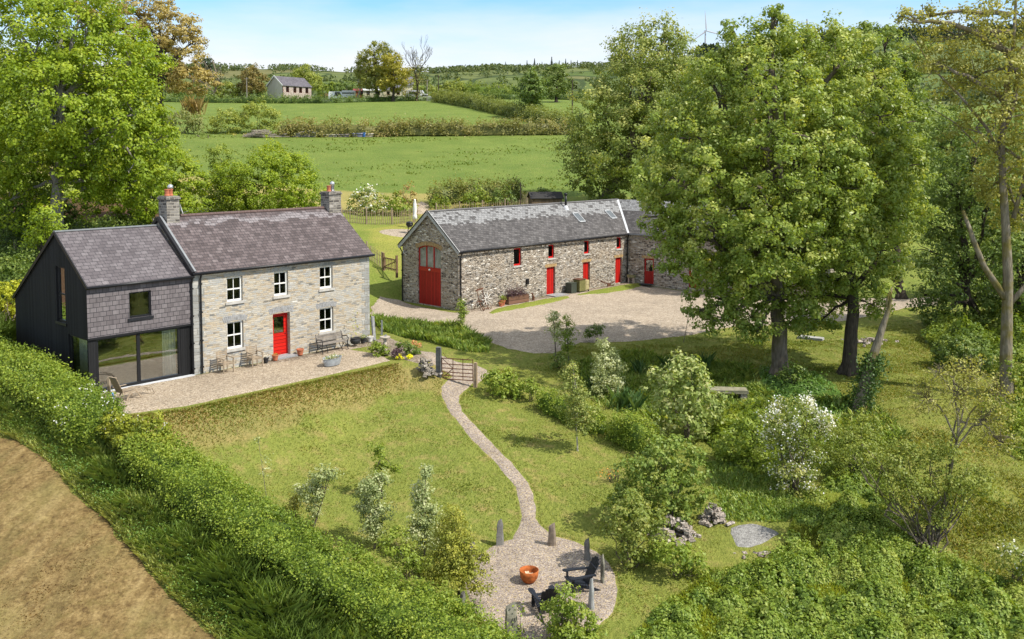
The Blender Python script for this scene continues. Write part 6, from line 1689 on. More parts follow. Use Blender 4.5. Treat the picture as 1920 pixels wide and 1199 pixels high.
# slatted low chairs round the fire
def adirondack(label, px, py, rz):
    t = thing('garden_chair', label, 'chair', G(px, py) , rz, 'slatted chairs by the fire bowl')
    for s in (-1, 1):
        MB().bar((s * .25, -.36, .0), (s * .25, -.36, .54), .035, .1).build('front_leg', NAVY, t)
        MB().extrude([(-.42, .30), (-.40, .40), (.10, .26), (.62, .0), (.50, 0)], s * .21 - .016, s * .21 + .016, 'yz').build('rear_leg', NAVY, t)
        a = MB().extrude([(s * .23, -.44), (s * .30, -.48), (s * .38, -.47), (s * .40, -.38), (s * .37, -.1), (s * .30, .36), (s * .23, .36)], .54, .57, 'xy').build('armrest', NAVY, t)
        MB().lathe([(.045, 0), (.045, .004)], 14).build('cup_holder', BLACK, a).location = (s * .32, -.38, .571)
    m = MB()
    for k in range(7):
        y = -.42 + k * .082; z = .385 - max(0, k - 1) * .026
        m.bar((-.27, y, z), (.27, y, z - .0), .068, .02)
    m.build('seat', NAVY, t)
    m = MB()
    for k in range(5):
        x = -.2 + k * .1; h = .86 + .10 * (1 - ((k - 2) / 2) ** 2); w = .088
        zb = .22; ya = .13; yb = .13 + .36
        m.bar((x * .82, ya, zb), (x, ya + (h - .2) * .52, zb + (h - .2)), w, .022, (1, 0, 0) if False else (0, -1, .3))
    m.build('backrest', NAVY, t)
    m = MB().bar((-.3, .33, .535), (.3, .33, .535), .05, .03).bar((-.25, .2, .30), (.25, .2, .30), .05, .03).bar((-.24, .38, .74), (.24, .38, .74), .05, .02)
    m.build('back_rail', NAVY, t)
    return t
adirondack('blue-black slatted low chair side-on to the view, facing the fire bowl', 1090, 1108, R(-72))
adirondack('blue-black slatted low chair with its back to the view, half behind young bush', 1022, 1150, R(-165))
# armchairs against the house wall
def teak_chair(label, x, y, rz):
    t = thing('wooden_armchair', label, 'armchair', HW(x, y, .03), HT + rz, 'weathered armchairs along the farmhouse wall')
    for s in (-1, 1):
        MB().bar((s * .26, -.25, 0), (s * .26, -.25, .63), .05, .05).build('leg', WEATH, t)
        MB().tube([(s * .26, .25, 0), (s * .26, .24, .45), (s * .26, .31, .92)], .028, 4).build('leg', WEATH, t)
        MB().bar((s * .26, -.3, .645), (s * .26, .27, .66), .065, .03).build('armrest', WEATH, t)
        MB().bar((s * .26, -.25, .36), (s * .26, .25, .36), .03, .06).build('side_rail', WEATH, t)
    m = MB()
    for k in range(6): m.bar((-.25, -.24 + k * .09, .43), (.25, -.24 + k * .09, .42), .072, .022)
    m.bar((-.25, -.25, .385), (.25, -.25, .385), .03, .06)
    m.build('seat', WEATH, t)
    m = MB()
    for k in range(5):
        z = .52 + k * .085; m.bar((-.25, .25 + (z - .45) * .14, z), (.25, .25 + (z - .45) * .14, z), .018, .055)
    m.build('backrest', WEATH, t)
teak_chair('weathered slatted armchair closer to the black downpipe', 1.18, -.62, .05)
teak_chair('weathered slatted armchair under the ground-floor window, closer to the red door', 2.72, -.6, -.05)
# bench with iron ends
t = thing('garden_bench', 'slatted garden bench with scrolled black iron ends under the farmhouse window', 'bench', HW(7.15, -.62, .05), HT)
for s in (-1, 1):
    x = s * .78
    e = MB().tube([(x, -.28, 0), (x, -.2, .2), (x, -.24, .42), (x, -.28, .55), (x, -.18, .66), (x, .05, .64), (x, .2, .62)], .022, 6).tube([(x, .26, 0), (x, .14, .2), (x, .18, .42), (x, .25, .65), (x, .32, .86)], .022, 6).tube([(x, -.22, .40), (x, .18, .40)], .02, 6).tube([(x, -.2, .2), (x, 0, .28), (x, .14, .2)], .015, 6)
    e.build('iron_end', BLACK, t)
m = MB()
for k in range(5): m.bar((-.84, -.2 + k * .09, .43), (.84, -.2 + k * .09, .43), .07, .025)
m.build('seat', OLDWOOD, t)
m = MB()
for k in range(4):
    z = .54 + k * .085; m.bar((-.84, .2 + (z - .42) * .22, z), (.84, .2 + (z - .42) * .22, z), .02, .07)
m.build('backrest', OLDWOOD, t)
MB().tube([(-.45, -.24, 0), (-.4, -.1, .25), (-.4, 0, .4)], .018, 6).tube([(.45, -.24, 0), (.4, -.1, .25), (.4, 0, .4)], .018, 6).build('brace', BLACK, t)
# pots
POTP = [(.11, 0), (.12, .01), (.165, .24), (.185, .24), (.185, .30), (.16, .30), (.15, .26)]
def pot(label, loc, s, mat, plant=None, seed=1, name='plant_pot', prof=POTP, group=None):
    t = thing(name, label, 'pot', loc, 0, group, s)
    MB().lathe(prof, 18).build('body', mat, t, smooth=False)
    MB().lathe([(.15, .25), (.01, .265)], 14).build('soil', S_BED, t)
    if plant:
        rng = np.random.default_rng(seed); mat2, h, n, lf = plant
        C = np.array([0, 0, .28 + h * .5]) + rng.normal(size=(n, 3)) * np.array([.12, .12, h * .33])
        link('plant', leaf_mesh('plant', C, unit(rng.normal(size=C.shape) + [0, 0, .8]), np.full(n, lf), np.clip(rng.normal(.5, .2, n), 0, 1), rng, .6), mat2, t)
    return t
POTB = plain("black_pot", (.03, .03, .032), .6); POTG = plain("zinc", (.40, .44, .48), .5, .4, var=.25); POTW = plain("white_pot", (.68, .66, .62), .7)
pot('terracotta pot beside the doorstep, on the armchair side', HW(3.95, -.42, .06), .9, TERRA, (SHRUBG, .12, 30, .06), 1)
pot('terracotta pot on the bench side of the red door', HW(5.42, -.35, .07), 1.0, TERRA)
pot('small dark tub holding white flowers between armchair and terracotta pot', HW(3.42, -.45, .05), .8, POTB, (MAY, .2, 40, .07), 2)
pot('black iron cauldron with a thin yellow-leaved shrub beyond the bench', HW(8.65, -.55, .06), 1.35, POTB, (YELLOWG, .9, 50, .07), 3, 'cauldron', [(.08, .05), (.17, .1), (.2, .2), (.18, .28), (.2, .3), (.17, .3), (.15, .27)])
pot('small black pot with green leaves near the house corner', HW(9.35, -.3, .05), .9, POTB, (SHRUBG, .2, 60, .08), 4)
pot('white pot with reddish flowers at the house corner', HW(9.82, -.3, .05), 1.0, POTW, (fol("geranium", (.06, .1, .02), (.12, .16, .04), (.5, .14, .1)), .12, 40, .06), 5)
t = thing('tin_bath', 'oval galvanised tub planted with white flowers on the terrace gravel', 'planter', at_z(623, 684, .04), HT + .2)
m = MB(); q = []
for k, (a, b, z) in enumerate(((.46, .26, 0), (.50, .30, .16), (.54, .33, .33), (.56, .35, .35), (.52, .31, .35), (.50, .29, .27))):
    q.append([(a * math.cos(u), b * math.sin(u), z) for u in np.linspace(0, 2 * math.pi, 29)[:-1]])
V = [p for r in q for p in r]; Fs = []
for i in range(5):
    for j in range(28): Fs.append((i * 28 + j, i * 28 + (j + 1) % 28, (i + 1) * 28 + (j + 1) % 28, (i + 1) * 28 + j))
m.add(V, Fs); m.build('body', POTG, t, smooth=False)
MB().add([p for p in q[5]], [tuple(range(28))]).build('soil', S_BED, t)
for s in (-1, 1): MB().tube([(s * .54, -.08, .26), (s * .60, -.06, .23), (s * .60, .06, .23), (s * .54, .08, .26)], .012, 6).build('handle', POTG, t)
rng = np.random.default_rng(3); C = np.array([0, 0, .35]) + rng.normal(size=(170, 3)) * [.24, .13, .06]
link('plant', leaf_mesh('plant', C, unit(rng.normal(size=C.shape) + [0, 0, 1]), np.full(170, .08), rng.random(170), rng, .7), fol("tub_flower", (.07, .12, .03), (.12, .18, .05), (.25, .3, .1), flower=(.85, .82, .75)), t)
# sundial pedestal, posts
STN = plain("carved_stone", (.44, .38, .31), .9, var=.3, scale=9)
t = thing('sundial', 'carved stone pedestal sundial standing in the planting bed', 'sundial', at_z(722, 664, .02), .4)
MB().box(-.26, .26, -.26, .26, 0, .08).box(-.21, .21, -.21, .21, .08, .15).build('plinth', STN, t, bevel=.015)
MB().lathe([(.17, .15), (.18, .18), (.12, .24), (.085, .34), (.12, .46), (.115, .52), (.075, .6), (.085, .72), (.14, .78)], 18).build('baluster', STN, t, smooth=True)
MB().lathe([(.15, .78), (.24, .80), (.26, .84), (.25, .87), (.02, .87)], 20).build('dial', STN, t)
MB().extrude([(-.08, .87), (.08, .87), (.08, 1.0)], -.008, .008).build('gnomon', LEAD, t)
def slab_post(label, loc, h, w, d, tilt, rz, mat, name='stone_post'):
    o = MB().box(-w / 2, w / 2, -d / 2, d / 2, -.1, h, taper=.01).build(name, mat, None, bevel=.012, jitter=.008)
    o.location = tuple(map(float, loc)); o.rotation_euler = (tilt, 0, rz); tag(o, label, 'post')
slab_post('tall slate post leaning on the farmhouse corner', HW(10.25, -.12, 0), 1.3, .22, .09, R(-4), HT + .3, SLATE_V)
slab_post('short grey metal post in the grass behind the sundial', G(716, 628), .8, .1, .1, 0, .3, LEAD, 'marker_post')
# steamer chair by the sliding door
t = thing('steamer_chair', 'weathered reclining steamer chair outside the wide sliding door', 'lounger', at_z(237, 748, .03), HT + R(12))
for s in (-1, 1):
    MB().bar((-.2, s * .27, .0), (.05, s * .27, .34), .035, .05).build('leg', WEATH, t)
    MB().bar((.25, s * .27, .34), (.5, s * .27, .0), .035, .05).build('leg', WEATH, t)
    MB().bar((-.42, s * .29, .52), (.22, s * .29, .5), .06, .025).build('armrest', WEATH, t)
    MB().bar((-.35, s * .25, .3), (.5, s * .25, .36), .03, .05).build('side_rail', WEATH, t)
    MB().tube([(.5, s * .2, .36), (.8, s * .2, .33), (1.1, s * .2, .22), (1.2, s * .2, .02)], .02, 6).build('foot_rail', WEATH, t)
m = MB()
for k in range(7): m.bar((-.3 + k * .12, -.25, .33), (-.3 + k * .12, .25, .33), .085, .02)
m.build('seat', WEATH, t)
m = MB()
for k in range(7):
    y = -.2 + k * .067; m.bar((-.3, y, .33), (-.62, y, 1.0), .05, .02, (1, 0, .4))
m.bar((-.62, -.24, 1.0), (-.62, .24, 1.0), .06, .03)
m.build('backrest', WEATH, t)
m = MB()
for k in range(5): m.bar((.6 + k * .11, -.2, .35 - .012 * k * k), (.6 + k * .11, .2, .35 - .012 * k * k), .06, .018)
m.build('footrest', WEATH, t)
o = MB().tube([at_z(211, 738, .9), at_z(213, 745, .55), at_z(212, 760, .3), at_z(208, 772, .04), at_z(214, 778, .04)], .028, 8).build('blue_hose', plain("blue_plastic", (.10, .35, .75), .4), None, smooth=True); tag(o, 'bright blue hose hanging beside the steamer chair', 'hose')
o = MB().box(-.05, .05, -.05, .05, -.1, .95).build('hose_post', WEATH, None, bevel=.01); o.location = tuple(at_z(205, 752, 0)); tag(o, 'pale wooden post holding up the blue hose', 'post')
# field gate
gl_, gr_ = G(824, 706), G(889, 727)
gv = gr_ - gl_; gang = math.atan2(gv[1], gv[0]); gw_ = float(np.hypot(gv[0], gv[1]))
t = thing('field_gate', 'rusty iron six-barred field gate across the garden path', 'gate', (gl_[0], gl_[1], (gl_[2] + gr_[2]) / 2 + .0), gang)
dzg = gr_[2] - gl_[2]
x0, x1 = .12, gw_ - .06
m = MB()
for z in (.12, .28, .44, .62, .82, 1.08): m.tube([(x0, 0, z), (x1, 0, z - .02)], .023, 6)
m.build('bars', RUST, t)
m = MB()
for x in (x0, x0 + (x1 - x0) * .36, x0 + (x1 - x0) * .68, x1): m.tube([(x, 0, .08), (x, 0, 1.1)], .018, 6)
m.build('uprights', RUST, t)
MB().tube([(x0, .01, .13), (x0 + (x1 - x0) * .36, .01, .62)], .02, 6).tube([(x0, .01, 1.08), (x0 + (x1 - x0) * .36, .01, .62)], .014, 6).build('brace', RUST, t)
MB().tube([(x0 + .02, 0, 1.08), (x0 + .25, 0, 1.08), (x0 + .05, 0, 1.35)], .012, 6).tube([(x1 - .3, 0, 1.07), (x1 - .1, 0, 1.2)], .012, 6).build('latch', RUST, t)
slab_post('tall blackened slate gatepost on the terrace side of field gate', gl_ + np.array([-.02, 0, 0]), 1.38, .24, .2, R(2), gang, plain("black_slate_post", (.12, .12, .115), .85, var=.5, scale=6), 'gatepost')
slab_post('pale sawn timber gatepost at the latch end of field gate', gr_ + np.array([.06, .03, 0]), 1.15, .16, .15, R(-1), gang, plain("tan_timber", (.36, .26, .17), .9, var=.35, scale=5), 'gatepost')
def rubble(name, label, cen, n, spread, hmax, size, mat, cat, seed, flat=.5):
    """a built or tumbled heap of individual stones, one dry-laid mass"""
    rnd = random.Random(seed); m = MB()
    for k in range(n):
        x, y = rnd.gauss(0, spread[0]), rnd.gauss(0, spread[1])
        q = max(0, 1 - (x / (2.1 * spread[0])) ** 2 - (y / (2.1 * spread[1])) ** 2)
        z = rnd.random() * hmax * q
        a, b, c = (size * rnd.uniform(.5, 1.25) for _ in range(3)); c *= flat
        M = Matrix.Translation((x, y, z)) @ Matrix.Rotation(rnd.random() * 6.3, 4, 'Z') @ Matrix.Rotation(rnd.gauss(0, .25), 4, 'X')
        m.box(-a, a, -b * .7, b * .7, -c, c, M, taper=size * .18)
    o = m.build(name, mat, None, bevel=.012, jitter=.008)
    o.location = tuple(map(float, cen)); return tag(o, label, cat)
STW = m_rubble("fieldstone", [(0, (.14, .12, .10)), (.4, (.30, .26, .21)), (.8, (.42, .37, .31)), (1, (.6, .56, .5))], (.3, .27, .22), 4, 6)
rubble('dry_stone_wall', 'stub of tumbled dry stone wall against the blackened gatepost', G(797, 701) + [0, 0, .05], 55, (.24, .2), .8, .125, STW, 'wall', 1)
STP = m_rubble("pale_fieldstone", [(0, (.22, .18, .15)), (.4, (.38, .32, .27)), (.8, (.5, .44, .38)), (1, (.66, .61, .55))], (.35, .3, .26), 4, 6)
rubble('stone_pile', 'heap of flat pale stones below the ivy mound, larger of the two', G(1262, 1002), 90, (.34, .25), .62, .16, STP, 'stone pile', 2, .35)
rubble('stone_pile', 'smaller heap of pale stones on the grassy side of the ivy mound', G(1338, 975), 55, (.22, .18), .6, .13, STP, 'stone pile', 3, .4)
rubble('stone_pile', 'few pale stones at the lower edge of the stone dust patch', G(1415, 1040), 14, (.4, .2), .06, .1, STP, 'stone pile', 4, .4)
rubble('stone_pile', 'scatter of stones and rubble between the two sycamore trunks', G(1630, 640), 30, (.6, .4), .2, .13, STP, 'stone pile', 5, .5)
# stone footbridge in the hollow
bb = G(1362, 752)
t = thing('stone_footbridge', 'mossy stone slab footbridge over the dark ditch', 'footbridge', bb + [0, 0, .0], R(-4))
MB().box(-.95, .95, -.35, .35, .45, .58).build('slab', plain("mossy_slab", (.27, .25, .17), .9, var=.4, scale=4), t, bevel=.02, jitter=.015)
for s in (-1, 1): MB().box(s * .75 - .15, s * .75 + .15, -.33, .33, -.3, .447).build('abutment', STW, t, jitter=.015)
rgn = np.random.default_rng(1)
o = MB().box(-.55, .55, -.45, .45, -.06, .06).build('stone_slab', plain("grey_slab", (.36, .35, .33), .85, var=.3, scale=5), None, bevel=.015, jitter=.01)
g_ = G(1520, 636); o.location = (g_[0], g_[1], g_[2] + .06); o.scale = (1.25, .6, 1); o.rotation_euler = (0, 0, R(-28)); tag(o, 'flat grey stone slab lying on the shaded grass', 'slab')
# ---- along the barn wall
t = thing('planter_box', 'long brown timber trough planted with purple leaves against the barn wall', 'planter', BW(4.75, -.62, .03), BT)
m = MB(); m.box(-1.0, 1.0, -.3, -.25, 0, .52).box(-1.0, 1.0, .25, .3, 0, .52).box(-1.0, -.95, -.25, .25, 0, .52).box(.95, 1.0, -.25, .25, 0, .52)
m.build('trough', m_boards("sleeper_wood", (.20, .105, .07), .24, True, var=.3), t)
MB().box(-.95, .95, -.25, .25, .3, .46).build('soil', S_BED, t)
rng = np.random.default_rng(8); n = 1400
C = np.stack([rng.uniform(-.85, .85, n), rng.normal(.0, .16, n), .46 + np.abs(rng.normal(0, .26, n))], -1)
link('purple_plant', leaf_mesh('purple_plant', C, unit(rng.normal(size=C.shape) + [0, 0, .7]), np.full(n, .09), rng.random(n), rng, .6), PURPLE, t)
t = thing('wagon_wheel', 'weathered spoked wagon wheel propped against the barn wall', 'wheel', BW(2.3, -.42, .02), BT)
RW = .52
ring = [(RW * math.cos(a), 0, RW + RW * math.sin(a)) for a in np.linspace(0, 2 * math.pi, 33)]
tilt = Matrix.Rotation(R(-16), 4, 'X')
MB().tube([tilt @ Vector(p) for p in ring], .035, 6, False).build('rim', OLDWOOD, t)
m = MB()
for k in range(10):
    a = 2 * math.pi * k / 10; m.tube([tilt @ Vector((.06 * math.cos(a), 0, RW + .06 * math.sin(a))), tilt @ Vector((RW * math.cos(a), 0, RW + RW * math.sin(a)))], .03, 5)
m.build('spokes', plain("silvered_wood", (.66, .63, .58), .85), t)
MB().tube([tilt @ Vector((0, -.1, RW)), tilt @ Vector((0, .08, RW))], .085, 12).build('hub', OLDWOOD, t)
t = thing('rusty_implement', 'tall rusty iron farm implement standing at the barn corner', 'farm implement', BW(1.15, -.75, .0), BT + .2)
m = MB()
for s in (-1, 1):
    m.tube([(s * .3, -.55, 0), (s * .3, -.2, .5), (s * .28, 0, 1.35)], .025, 6); m.tube([(s * .3, .25, 0), (s * .3, .0, .6)], .025, 6)
m.build('frame', RUST, t)
MB().bar((-.42, 0, 1.33), (.42, 0, 1.37), .06, .1).build('top_beam', RUST, t)
MB().bar((-.3, 0, .55), (.3, 0, .55), .06, .06).tube([(-.4, -.5, .12), (.4, -.5, .12)], .03, 6).build('axle', RUST, t)
for s in (-1, 1):
    MB().tube([(s * .4, -.5 + .16 * math.cos(a), .17 + .16 * math.sin(a)) for a in np.linspace(0, 6.283, 17)], .02, 5, False).build('wheel', RUST, t)
pot('large terracotta pot with a bay plant next to the timber trough', BW(3.3, -.75, .03), 1.15, TERRA, (SHRUBG, .35, 120, .08), 11)
pot('medium terracotta pot between wagon wheel and timber trough', BW(2.95, -.95, .03), .85, TERRA, (SHRUBG, .12, 30, .06), 12)
t = thing('rusty_ornament', 'small rusty garden ornament beyond the timber trough', 'ornament', BW(6.35, -.75, .03), BT)
MB().tube([(0, 0, 0), (.04, 0, .2), (-.03, 0, .36)], [.07, .1, .05], 8).build('body', RUST, t)
MB().tube([(-.03, 0, .36), (-.1, 0, .5), (-.17, 0, .46)], [.045, .06, .02], 8).build('neck', RUST, t)
MB().box(-.12, .12, -.09, .09, 0, .03).build('base', RUST, t)
CREAM = plain("olive_enamel", (.17, .16, .06), .5, var=.3); CREAM2 = plain("cream_enamel", (.42, .36, .19), .5, var=.35)
t = thing('old_range_cooker', 'old olive and cream enamel range cooker outside the barn doors', 'range cooker', BW(11.55, -.62, .03), BT)
MB().box(-.34, .34, -.3, .3, .08, .92).build('cabinet', CREAM, t, bevel=.02)
MB().box(.346, .80, -.28, .3, .12, .84).build('oven', CREAM2, t, bevel=.015)
for z0, z1 in ((.16, .45), (.5, .8)): MB().box(.4, .76, -.305, -.283, z0, z1).lathe([(.07, 0), (.07, .01)], 14, (.58, -.3, 0), False).build('oven_door', CREAM2, t, bevel=.008)
MB().box(-.4, .4, -.34, .34, .92, .97).build('hotplate', RUST, t, bevel=.008)
m = MB()
for x, y in ((-.3, -.25), (-.3, .25), (.75, -.24), (.75, .24)): m.box(x - .03, x + .03, y - .03, y + .03, 0, .12)
m.build('feet', BLACK, t)
o = MB().box(-.3, .3, -.28, .28, 0, .72).box(-.32, .32, -.3, .3, .72, .76).build('dark_bin', plain("dark_green_metal", (.05, .06, .045), .6), None, bevel=.015); o.location = tuple(BW(10.75, -.5, .03)); o.rotation_euler = (0, 0, BT); tag(o, 'dark metal bin beside the old range cooker', 'bin')
o = MB().box(-.75, .75, -.45, .45, 0, .09).build('doorstep_slab', SLATE_V, None, bevel=.012, jitter=.006); o.location = tuple(BW(9.15, -.55, .01)); o.rotation_euler = (0, 0, BT); tag(o, 'broad slate slab before the first small red barn door', 'doorstep')
t = thing('rusty_plough', 'low rusty plough lying between the two further red barn doors', 'plough', BW(15.1, -.5, .03), BT)
MB().tube([(-.9, 0, .55), (-.3, 0, .3), (.3, 0, .22), (.9, .05, .3)], .03, 6).build('beam', RUST, t)
MB().tube([(-1.2, .1, .7), (-.6, 0, .35), (0, 0, .2)], .022, 6).build('handle', RUST, t)
MB().tube([(.55, .18 * math.cos(a), .2 + .18 * math.sin(a)) for a in np.linspace(0, 6.283, 15)], .02, 5, False).build('wheel', RUST, t)
MB().extrude([(-.1, 0), (.35, 0), (.25, .2), (.0, .22)], -.03, .06).build('share', RUST, t)
MB().box(6.42, 6.62, -.14, -.003, 1.05, 1.45).build('meter_box', BLACK, barn, bevel=.01)
t = thing('plant_trough', 'small mossy trough on a stand in the corner of barn and wing', 'trough', WW(.55, -.35, 0), WT)
MB().box(-.32, .32, -.15, .15, .45, .68).build('basin', plain("mossy_stone", (.24, .235, .12), .9, var=.4), t, bevel=.015)
for s in (-1, 1): MB().box(s * .2 - .05, s * .2 + .05, -.12, .12, 0, .447).build('leg', STN, t)
o = MB().box(-.5, .5, -.32, .32, 0, .03).build('doormat', plain("dark_mat", (.03, .035, .04), .95), None); o.location = tuple(WW(1.87, -.45, .02)); o.rotation_euler = (0, 0, WT); tag(o, 'dark doormat before the half-glazed red door of barn wing', 'doormat')
# ---- fences, shed and things behind
PALE = plain("cleft_chestnut", (.34, .26, .18), .9, var=.4, scale=3)
def paling(label, pts, h, gap, name='paling_fence', posts=2.2, seed=1):
    rnd = random.Random(seed)
    P = np.array([p[:2] for p in pts]); L_ = np.concatenate([[0], np.cumsum(np.linalg.norm(np.diff(P, axis=0), axis=1))])
    F = lambda t: (np.interp(t, L_, P[:, 0]), np.interp(t, L_, P[:, 1]))
    b = np.array([*P[0], T1(*P[0])]); t_ = thing(name, label, 'fence', b)
    m = MB(); s = 0
    while s < L_[-1]:
        x, y = F(s); z = T1(x, y)
        hh = h * rnd.uniform(.88, 1.06); dx, dy = rnd.gauss(0, .03), rnd.gauss(0, .03)
        m.tube([np.array([x, y, z - .05]) - b, np.array([x + dx, y + dy, z + hh]) - b], [.03, .02], 4)
        s += gap * rnd.uniform(.8, 1.25)
    m.build('palings', PALE, t_)
    s = 0
    while s <= L_[-1]:
        x, y = F(s); z = T1(x, y)
        MB().tube([np.array([x, y - .05, z - .2]) - b, np.array([x, y - .05, z + h * 1.12]) - b], .06, 7).build('post', PALE, t_); s += posts
    for k in (.3, .75):
        q = [np.array([*F(s), T1(*F(s)) + h * k]) - b for s in np.linspace(0, L_[-1], 8)]
        MB().tube(q, .012, 4).build('wire', RUST, t_)
paling('chestnut paling fence enclosing the lawn behind the farmhouse', [at(640, 428, 82)[:2], at(700, 421, 82)[:2], at(745, 412, 82.5)[:2], at(786, 400, 84)[:2]], 1.3, .17, seed=1)
paling('chestnut paling fence running above the barn ridge to the shed', [at(818, 398, 86)[:2], at(880, 390, 87)[:2], at(940, 383, 88)[:2], at(992, 378, 89)[:2]], 1.2, .2, seed=2)
paling('short run of low palings between farmhouse and barn', [at(688, 470, 71)[:2], at(715, 488, 69.5)[:2], at(722, 496, 69)[:2]], 1.1, .2, seed=3)
g0, g1 = at(719, 498, 69), at(744, 512, 67.2); g0[2] = T1(g0[0], g0[1]); g1[2] = T1(g1[0], g1[1])
t = thing('picket_gate', 'brown wooden gate leading to the lawn behind the farmhouse', 'gate', g0, math.atan2(g1[1] - g0[1], g1[0] - g0[0])); wg = float(np.hypot(*(g1 - g0)[:2]))
m = MB()
for k in range(9): m.bar((.1 + k * (wg - .2) / 8, 0, .1), (.1 + k * (wg - .2) / 8, 0, 1.0), .05, .02)
m.build('palings', POSTW, t)
MB().bar((.05, .03, .25), (wg - .05, .03, .25), .03, .09).bar((.05, .03, .95), (wg - .05, .03, .95), .03, .09).bar((.05, .035, .3), (wg - .05, .035, .9), .03, .07).build('rails', POSTW, t)
for x in (0, wg): MB().box(x - .07, x + .07, -.07, .07, -.3, 1.3).build('post', POSTW, t)
u = at(778, 412, 81); u[2] = T1(u[0], u[1])
t = thing('closed_parasol', 'furled white parasol standing by the paling fence', 'parasol', u)
MB().tube([(0, 0, 0), (0, 0, 2.5)], .03, 8).build('pole', OLDWOOD, t)
MB().lathe([(.05, .75), (.2, .8), (.17, 1.1), (.12, 1.2), (.17, 1.6), (.14, 2.1), (.08, 2.35), (.1, 2.42), (.03, 2.5)], 14).build('canopy', WHITE, t, smooth=True)
MB().lathe([(.28, 0), (.28, .06), (.05, .1)], 14).build('base', BLACK, t)
u = at(768, 432, 78.5); u[2] = T1(u[0], u[1])
t = thing('barbecue', 'black kettle barbecue on legs by the round patio', 'barbecue', u)
MB().lathe([(.02, .55), (.2, .6), (.3, .72), (.31, .8)], 16).build('bowl', BLACK, t, smooth=True); MB().lathe([(.31, .81), (.27, .95), (.12, 1.03), (.02, 1.04)], 16).build('lid', BLACK, t, smooth=True)
for k in range(3): MB().tube([(.16 * math.cos(k * 2.1), .16 * math.sin(k * 2.1), .62), (.33 * math.cos(k * 2.1), .33 * math.sin(k * 2.1), 0)], .018, 5).build('leg', BLACK, t)
u = at(1022, 398, 90); u[2] = T1(u[0], u[1]) + .0
t = thing('garden_shed', 'low dark-roofed timber shed behind the barn ridge', 'shed', u, R(10))
m = MB().wall(-1.45, 1.45, -.2, 1.2, [], .1, lambda x, y, z: (x, y - .9, z)); m.poly((1.45, -.9, -.2), (1.45, .9, -.2), (1.45, .9, 1.2), (1.45, 0, 1.65), (1.45, -.9, 1.2)); m.poly((-1.45, .9, -.2), (-1.45, -.9, -.2), (-1.45, -.9, 1.2), (-1.45, 0, 1.65), (-1.45, .9, 1.2)); m.poly((1.45, .9, -.2), (-1.45, .9, -.2), (-1.45, .9, 1.2), (1.45, .9, 1.2))
m.build('wall', m_boards("shed_boards", (.16, .11, .07), .14, var=.3), t)
m = MB(); roof_slope(m, (-1.6, -1.05, 1.14), (1.6, -1.05, 1.14), (1.6, 0, 1.72), (-1.6, 0, 1.72)); roof_slope(m, (1.6, 1.05, 1.14), (-1.6, 1.05, 1.14), (-1.6, 0, 1.72), (1.6, 0, 1.72)); m.build('roof', plain("roofing_felt", (.035, .033, .033), .9), t)
u = at(976, 384, 91); u[2] = T1(u[0], u[1])
t = thing('lamp_pole', 'short dark pole with a side arm behind the barn ridge', 'pole', u)
MB().tube([(0, 0, 0), (0, 0, 2.3)], .06, 7).build('post', BARKD, t); MB().tube([(0, 0, 2.1), (.5, 0, 1.85)], .03, 5).build('arm', BARKD, t)
# shrubs behind the fence
def behind(label, Y, py, bl, mat, seed, name='shrub', cat='shrub', **k):
    b = at(bl[0][0], py, Y); b[2] = T1(b[0], b[1])
    return shrub(name, label, cat, b, [blob(*t_, Y, ((i * 3) % 3 - 1) * .3) for i, t_ in enumerate(bl)], mat, seed=seed, leaf=k.pop('leaf', .22), clump=k.pop('clump', .5), **k)
behind('white-flowering hawthorn bush behind the paling fence', 87, 400, [(690, 378, 24), (668, 385, 18), (708, 385, 18), (685, 395, 22)], ASH, 121, 'hawthorn', 'bush', flowers=(MAY, .22, .17, .1))
behind('rounded green bush next to the white-flowering hawthorn behind fence', 87, 400, [(742, 380, 22), (758, 388, 14), (735, 392, 16)], SHRUBG, 122, 'rounded_bush', 'bush')
behind('brownish twiggy bush at the track end of the paling fence', 89, 395, [(762, 366, 16), (772, 378, 12)], fol("twiggy", (.13, .11, .05), (.22, .18, .08), (.2, .24, .06)), 123, 'twiggy_bush', 'bush', dens=.8)
hedge('field_hedge', 'ragged brown-green hedge between the barn ridge and the pasture', [at(806, 392, 92)[:2], at(850, 385, 93)[:2], at(905, 380, 94)[:2], at(978, 374, 95)[:2]], 1.8, [1.7, 1.9, 1.7], HEDGEH, seed=124, leaf=.2, clump=.42, dens=1.0, spiky=.5)
for k, (px, py, r, mat, lab) in enumerate(((825, 378, 14, SHRUBG, 'green bush at the track end of the ragged hedge'), (895, 372, 20, SHRUBG, 'glossy green bush in front of the ragged hedge, middle of it'), (945, 370, 18, DARKG, 'dark bush in front of the ragged hedge near the lamp pole'), (1020, 356, 7, DARKG, 'tiny dark bush behind the garden shed'))):
    behind(lab, 90.5 + (k == 3) * 5, py + 22, [(px, py, r), (px + r * .7, py + 5, r * .7), (px - r * .7, py + 5, r * .7)], mat, 130 + k, 'green_bush', 'bush')
